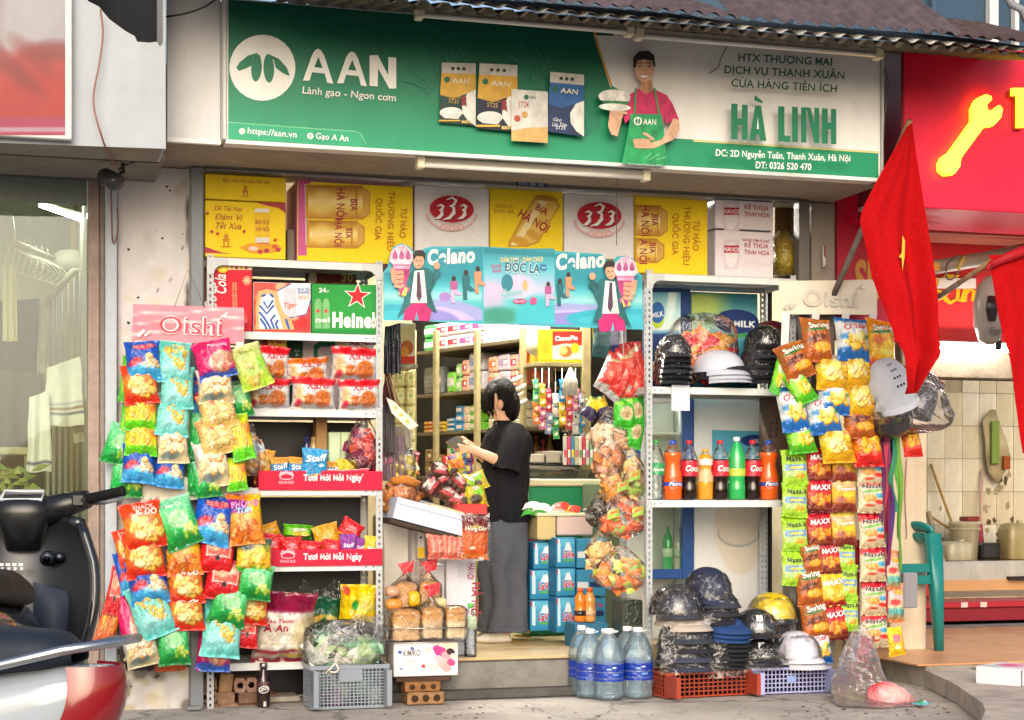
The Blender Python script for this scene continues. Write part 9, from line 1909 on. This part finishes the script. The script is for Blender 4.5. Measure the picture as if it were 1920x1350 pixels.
shN=vtx(W(955,815,-.10),.050,ch);elN=vtx(W(934,872,-.17),.040,shN);fa=vtx(W(902,858,-.20),.034,elN);wrN=vtx(W(876,847,-.20),.025,fa);hdN=vtx(W(864,842,-.20),.026,wrN)
shF=vtx(W(945,815,.12),.048,ch);elF=vtx(W(924,868,.10),.038,shF);wrF=vtx(W(884,838,-.04),.025,elF);hdF=vtx(W(868,833,-.10),.026,wrF)
for hd,dy,b in((hdN,-.02,(864,842,-.20)),(hdF,.02,(868,833,-.10))):
 for k in range(4):
  u0,v0,y0=b;f1=vtx(W(u0-9,v0-3+3.2*k,y0+dy*.6),.0085,hd);f2=vtx(W(u0-17,v0-5+3.4*k+(1 if k==3 else 0),y0+dy*1.0+.025),.0078,f1);vtx(W(u0-19+(2 if k in(0,3)else 0),v0-7+3.4*k,y0+.05),.007,f2)
 t1=vtx(W(u0-5,v0-9,y0-.02),.0095,hd);vtx(W(u0-13,v0-13,y0-.01),.008,t1)
for du,dy in((-4,-.09),(8,.09)):
 th=vtx(W(945+du,1010,dy),.085,pel);kn=vtx(W(942+du,1095,dy),.058,th);an=vtx(W(944+du,1168,dy),.036,kn);hl=vtx((W(944+du,1180,dy).x,yw_+dy,FZ+.045),.034,an);vtx((W(918+du,1184,dy).x,yw_+dy,FZ+.03),.026,hl)
me=bpy.data.meshes.new('body_cage');me.from_pydata(V_,E2,[]);ob=bpy.data.objects.new('body_cage',me);COL.objects.link(ob)
md=ob.modifiers.new('skin','SKIN');
for i,r in enumerate(Rr):
 sv=me.skin_vertices[0].data[i]if me.skin_vertices else None
 if sv:sv.radius=(r,r);sv.use_root=(i==0)
ss=ob.modifiers.new('sub','SUBSURF');ss.levels=2;ss.render_levels=2
dg=bpy.context.evaluated_depsgraph_get();dg.update();em=bpy.data.meshes.new_from_object(ob.evaluated_get(dg))
bv=[tuple(v.co)for v in em.vertices];bf=[tuple(p.vertices)for p in em.polygons];bpy.data.objects.remove(ob)
m=MB();m.add(bv,bf,hx('#e2b394'),0,True);body=m.build('body','skin',per)
m=MB();hc=W(935,742)
def hair(a,b):
 an,e=2*pi*a,-1.0+2.57*b;rx,ry,rz=.100,.092,.118;k=1+.04*noise.noise(Vector((cos(an)*3,sin(an)*3,e*3)))+.012*sin(an*40)
 x,y,z=rx*k*cos(an)*cos(e),ry*k*sin(an)*cos(e),rz*k*sin(e)
 if e<.1 and cos(an)<-.2:x*=.72;
 return(hc.x+x+.012,hc.y+y,hc.z+z+(.0 if cos(an)>-.3 else .02*max(0,-e)))
m.grid(hair,56,22,None,c='#120c0d')
q=W(956,756,.0);m.grid(lambda a,b:(q.x+.062*cos(2*pi*a)*sin(pi*b),q.y+.085*sin(2*pi*a)*sin(pi*b),q.z-.01+.105*cos(pi*b)+.012*sin(a*60)*sin(pi*b)),40,16,None,c='#100a0b')
for k in range(46):
 dy=-.088+.0036*k;u0=916+4*sin(k*1.7);m.tube([W(u0+8,722,dy*.8),W(u0-2,740,dy),W(u0-3+2*sin(k),765,dy),W(u0+2+3*sin(k*2),778+5*sin(k*1.7),dy)],[.009,.007,.0045,.001],'#150d0e',5)
m.build('hair','hair',per)
m=MB();q=W(931,760,-.082);m.loft([(q.x,q.y,q.z-.03,.006,.006),(q.x,q.y-.004,q.z-.015,.016,.01),(q.x,q.y-.004,q.z+.01,.02,.012),(q.x,q.y,q.z+.03,.008,.006)],'#dca889',12);m.build('ear','skin',per)
def ring(u,v,wpx,dep,dy=0.0):p=W(u,v,dy);return(p.x,p.y,p.z,wpx/2/SX(u,yw_),dep)
m=MB();base=[ring(945,977,92,.165),ring(945,960,92,.165),ring(945,935,86,.16),ring(946,905,82,.155),ring(948,870,80,.16),ring(951,840,78,.17),ring(952,818,74,.18),ring(951,805,62,.15),ring(948,797,40,.09),ring(943,791,30,.068),ring(942,789,29,.064)]
def shirt(a,b):
 k=b*(len(base)-1);i=min(int(k),len(base)-2);f=k-i;A0,B0=base[i],base[i+1];an=2*pi*a
 x,y,z,rx,ry=[A0[j]+(B0[j]-A0[j])*f for j in range(5)];fo=.020*(1.1-b)*noise.noise(Vector((cos(an)*4,sin(an)*4,b*7)))+.011*noise.noise(Vector((cos(an)*6+b*9,sin(an)*6,b*3)))+.008*sin(an*7+b*9)*(1-b)
 s=lambda c_:abs(c_)**.85*(1 if c_>0 else -1)
 return(x+(rx+fo)*s(cos(an)),y+(ry+fo)*s(sin(an)),z)
m.grid(shirt,48,44,None,c='#1b1c21')
for pts,rr in(([W(955,808,-.10),W(949,830,-.155),W(938,862,-.185),W(932,884,-.195)],[.075,.088,.085,.088]),([W(945,808,.12),W(938,835,.14),W(928,868,.12)],[.07,.082,.085])):m.tube(pts,rr,'#1b1c21',18,cap=False)
m.build('tshirt','cloth',per)
m=MB()
for du,dy in((-4,-.085),(6,.085)):
 rg=[(945,966,84,.10),(944+du,990,86,.115),(941+du,1030,84,.125),(941+du,1080,82,.125),(945+du,1130,80,.125),(944+du,1165,84,.13),(943+du,1182,88,.135)]
 def leg(a,b,rg=rg,dy=dy):
  k=b*(len(rg)-1);i=min(int(k),len(rg)-2);f=k-i;u,v,w,dp=[rg[i][j]+(rg[i+1][j]-rg[i][j])*f for j in range(4)];p=W(u,v,dy*min(1,.3+b*2));an=-2*pi*a
  fo=(.010+.012*b)*sin(an*5+b*3+dy*30)*min(1,b*2)+.014*noise.noise(Vector((cos(an)*3,sin(an)*3,b*7+dy*9)))+(.012*sin(b*60)*max(0,b-.86)*6 if b>.86 else 0)
  rx=w/2/SX(u,yw_);zz=max(p.z,FZ+.012)
  return(p.x+(rx+fo)*cos(an),p.y+(dp+fo)*sin(an),zz)
 m.grid(leg,44,46,None,c='#555963')
m.build('trousers','cloth',per)
for du,dy in((-2,-.085),(8,.085)):
 m=MB();x0,x1=P(886+du,0,yw_).x,P(955+du,0,yw_).x;L_=x1-x0
 m.loft([(x0+L_*.5,yw_+dy,FZ,L_*.48,.042),(x0+L_*.5,yw_+dy,FZ+.02,L_*.5,.045),(x0+L_*.52,yw_+dy,FZ+.024,L_*.47,.042),(x0+L_*.58,yw_+dy,FZ+.05,L_*.36,.038),(x0+L_*.70,yw_+dy,FZ+.075,L_*.22,.034)],['#c8b89c','#ece4d2','#f4eee0','#f4eee0','#eee6d6'],22,squash=2.4);m.build('shoe','rubber',per)
m=MB();q=W(847,832,-.13);M=Matrix.Translation(q)@Matrix.Rotation(radians(-28),4,'Y')@Matrix.Rotation(radians(24),4,'X');m=MB(M);m.box(-.045,.045,-.075,.075,-.006,.006,'#b06a3c',r=.004);m.box(-.042,.042,-.072,.072,.0062,.0075,'#20242c',r=.0005);solo(m,'phone','gloss','brown backed phone held by the woman','phone')
# SCOOTERS
def scooter(origin,heading,cb,cseat,cin,label,lamp,rail,sc=1.0,cat='scooter'):
 """x to the right of the rider, y forwards, z up; origin on the ground under the seat"""
 t=thing('scooter',label,cat,origin);M=Matrix.Translation(Vector(origin))@Matrix.Rotation(radians(heading),4,'Z')@Matrix.Scale(sc,4)
 def part(name,mt,f):m=MB(M);f(m);return m.build(name,mt,t)
 for y in(-.62,.66):
  def tyre(m,y=y):
   n=28;m.grid(lambda a,b:(.045*sin(2*pi*b),y+(.205+.045*cos(2*pi*b))*cos(2*pi*a),.25+(.205+.045*cos(2*pi*b))*sin(2*pi*a)),n,10,None,c='#1c1c1e')
  w=part('tyre','rubber',tyre)
  def rim(m,y=y):
   for k in range(5):a=2*pi*k/5;m.tube([(0,y,.25),(0,y+.17*cos(a),.25+.17*sin(a))],.016,'#9a9ca0',6)
   m.tube([(0,y+.165*cos(a),.25+.165*sin(a))for a in np.linspace(0,2*pi,25)],.014,'#8a8c90',6);m.tube([(-.05,y,.25),(.05,y,.25)],.04,'#6a6c70',10)
  r_=part('rim','metal',rim);r_.parent=w
 part('front_fender','gloss',lambda m:m.grid(lambda a,b:((.075-.02*abs(2*b-1))*(2*b-1),.66+.285*cos(.15+2.5*a),.25+(.285-.04*(2*b-1)**2)*sin(.15+2.5*a)),18,8,None,c=cb))
 part('fork','metal',lambda m:[m.tube([(sx,.66,.25),(sx,.55,.62)],.02,'#4a4c50',8)for sx in(-.085,.085)])
 def wid(b):return .12+.17*sin(min(1,b*1.25)*pi*.62)**.8+(-.05*max(0,b-.8)*5)
 def sh(a,b,o):x=(2*a-1)*wid(b);return(x,.44+.07*b-.16*(2*a-1)**2+o-.05*sin(b*pi),.26+.70*b+.02*cos((2*a-1)*1.5))
 part('leg_shield','gloss',lambda m:m.grid(lambda a,b:sh(a,b,.05),18,18,None,c=cb,flip=True))
 part('inner_panel','plastic',lambda m:m.grid(lambda a,b:sh(a,b,0),18,18,None,c=cin))
 def edge(m):
  for sx in(0,1):m.tube([Vector(sh(sx,k/14,.025))for k in range(15)],.022,cb,8)
  m.tube([Vector(sh(k/12,1,.025))for k in range(13)],.022,cb,8)
 part('shield_rim','gloss',edge)
 part('glove_box','satin',lambda m:[m.grid(lambda a,b:((.05+.16*a)*(1 if s>0 else -1),.40-.075*sin(pi*a)*sin(pi*b)**.6-.02*b,.36+.38*b*(1-.12*a)),12,12,None,c='#2c3442' if s>0 else '#20252e',flip=(s<0))for s in(1,-1)])
 part('centre_tunnel','plastic',lambda m:m.loft([(0,.32,.24,.06,.16),(0,.34,.45,.055,.12),(0,.40,.62,.05,.06)],'#20252c',16))
 part('key_switch','metal',lambda m:(m.tube([(.10,.425,.83),(.10,.395,.825)],.028,'#5a5f66',14),m.tube([(.10,.3945,.825),(.10,.39,.824)],.014,'#16181a',10),m.tube([(.145,.42,.832),(.145,.40,.828)],.02,'#4a4f56',12)))
 part('sticker','card',lambda m:[m.add([(x0,.384,z0),(x1,.384,z0),(x1,.386,z1),(x0,.386,z1)],[(0,1,2,3)],hx('#c8ccd0'))for x0,x1,z0,z1 in[(-.10+.024*k+(.006 if j%2 else 0),-.083+.024*k,.80-.016*j,.811-.016*j)for k in range(5)for j in range(2)]+[(-.09,.0-.02*j,.755-.012*j,.760-.012*j)for j in range(3)]])
 part('handlebar_cover','plastic',lambda m:(m.loft([(0,.50,.86,.07,.07),(0,.49,.94,.09,.08),(0,.48,1.0,.12,.09),(0,.49,1.05,.11,.085),(0,.51,1.075,.05,.04)],'#16181b',22,squash=2.6),m.tube([(.06,.48,1.0),(.16,.46,1.03),(.25,.43,1.055)],[.06,.05,.035],'#17191c',14),m.tube([(-.06,.48,1.0),(-.16,.46,1.03),(-.25,.43,1.055)],[.06,.05,.035],'#17191c',14)))
 part('dial','gloss',lambda m:(m.grid(lambda a,b:(-.07+.14*a,.425+.07*b,1.055+.022*b+.004),8,6,None,c='#3a3c44'),m.tube([(-.075,.42,1.052),(.075,.42,1.052),(.075,.50,1.085),(-.075,.50,1.085),(-.075,.42,1.052)],.007,'#c8ccd2',6)))
 for s in(1,-1):
  part('grip','rubber',lambda m,s=s:m.tube([(s*.25,.43,1.055),(s*.38,.40,1.085),(s*.385,.398,1.086)],[.020,.019,.022],'#141416',12))
  part('brake_lever','metal',lambda m,s=s:m.tube([(s*.22,.475,1.04),(s*.30,.475,1.04),(s*.38,.45,1.06)],.009,'#d0d4d8',8))
  part('switch_box','plastic',lambda m,s=s:m.box(s*.215-.03,s*.215+.03,.40,.47,1.02,1.08,'#1b1d20',r=.012))
 part('headlight','gloss',lambda m:m.loft([(0,.575,.95,.05,.02),(0,.58,.98,.09,.02),(0,.575,1.02,.08,.02),(0,.565,1.04,.04,.01)],'#c8ccd0',18))
 part('floorboard','rubber',lambda m:m.box(-.17,.17,.05,.42,.24,.27,'#1b1c1f',r=.01))
 def rear(m):
  rg=[(.10,.13,.30,.62),(-.05,.15,.30,.70),(-.25,.155,.34,.70),(-.50,.135,.44,.72),(-.70,.10,.54,.74),(-.82,.055,.62,.74)]
  def fn(a,b):
   k=b*(len(rg)-1);i=min(int(k),len(rg)-2);f=k-i;y,w,z0,z1=[rg[i][j]+(rg[i+1][j]-rg[i][j])*f for j in range(4)];an=2*pi*a
   return(w*abs(cos(an))**.7*(1 if cos(an)>0 else -1),y,(z0+z1)/2+(z1-z0)/2*abs(sin(an))**.8*(1 if sin(an)>0 else -1))
  m.grid(fn,30,30,None,c=cb);m.add([fn(k/30,1)for k in range(30)],[tuple(range(30))],hx(cb))
 part('rear_body','gloss',rear)
 def seat(m):
  rg=[(.14,.05,.70,.02),(.10,.10,.71,.05),(-.1,.135,.70,.085),(-.3,.145,.72,.10),(-.52,.13,.74,.09),(-.68,.10,.75,.07),(-.74,.05,.755,.03)]
  def fn(a,b):
   k=b*(len(rg)-1);i=min(int(k),len(rg)-2);f=k-i;y,w,z,h=[rg[i][j]+(rg[i+1][j]-rg[i][j])*f for j in range(4)];an=2*pi*a
   return(w*abs(cos(an))**.6*(1 if cos(an)>0 else -1),y,z+h*(abs(sin(an))**.7 if sin(an)>0 else -.3*abs(sin(an))))
  m.grid(fn,24,26,None,c=cseat)
 part('seat','satin',seat)
 if lamp:
  part('tail_lamp','gloss',lambda m:m.grid(lambda a,b:(.105*sin((2*a-1)*1.45)*(1-.18*b),-.735-.115*cos((2*a-1)*1.5)+.03*(1-b)-.02*sin(b*pi),.57+.17*b),20,10,None,c='#86141c'))
 if rail:part('grab_rail','metal',lambda m:m.tube([(.15,-.38,.70),(.165,-.55,.735),(.14,-.76,.785),(.07,-.86,.80),(-.07,-.86,.80),(-.14,-.76,.785),(-.165,-.55,.735),(-.15,-.38,.70)],.012,'#d8dce2',10))
 part('exhaust','metal',lambda m:m.tube([(.13,-.2,.22),(.16,-.45,.27),(.165,-.78,.33)],[.03,.055,.05],'#5a5c60',14))
 return t
D1=6.9;c=CAM+ray(12,V0)*D1
scooter((c.x-.02,c.y-.44,0.0),-10,'#1e2228','#2a2724','#15171b','black scooter parked with its handlebar turned away at the left edge',False,False,1.06)
D2=4.15;c=CAM+ray(222,V0)*D2
hd=62;a=radians(hd);tail=Vector((-.0,-.84,0));off=Matrix.Rotation(a,3,'Z')@tail
scooter((c.x-off.x,c.y-off.y,-.02),hd,'#a4aeb8','#222c3a','#8d959c','white scooter with a red tail lamp and chrome grab rail in the lower left corner',True,True,1.0)
print('OBJECTS',len(bpy.data.objects),'tris',sum(len(o.data.polygons)for o in bpy.data.objects if o.type=='MESH'))
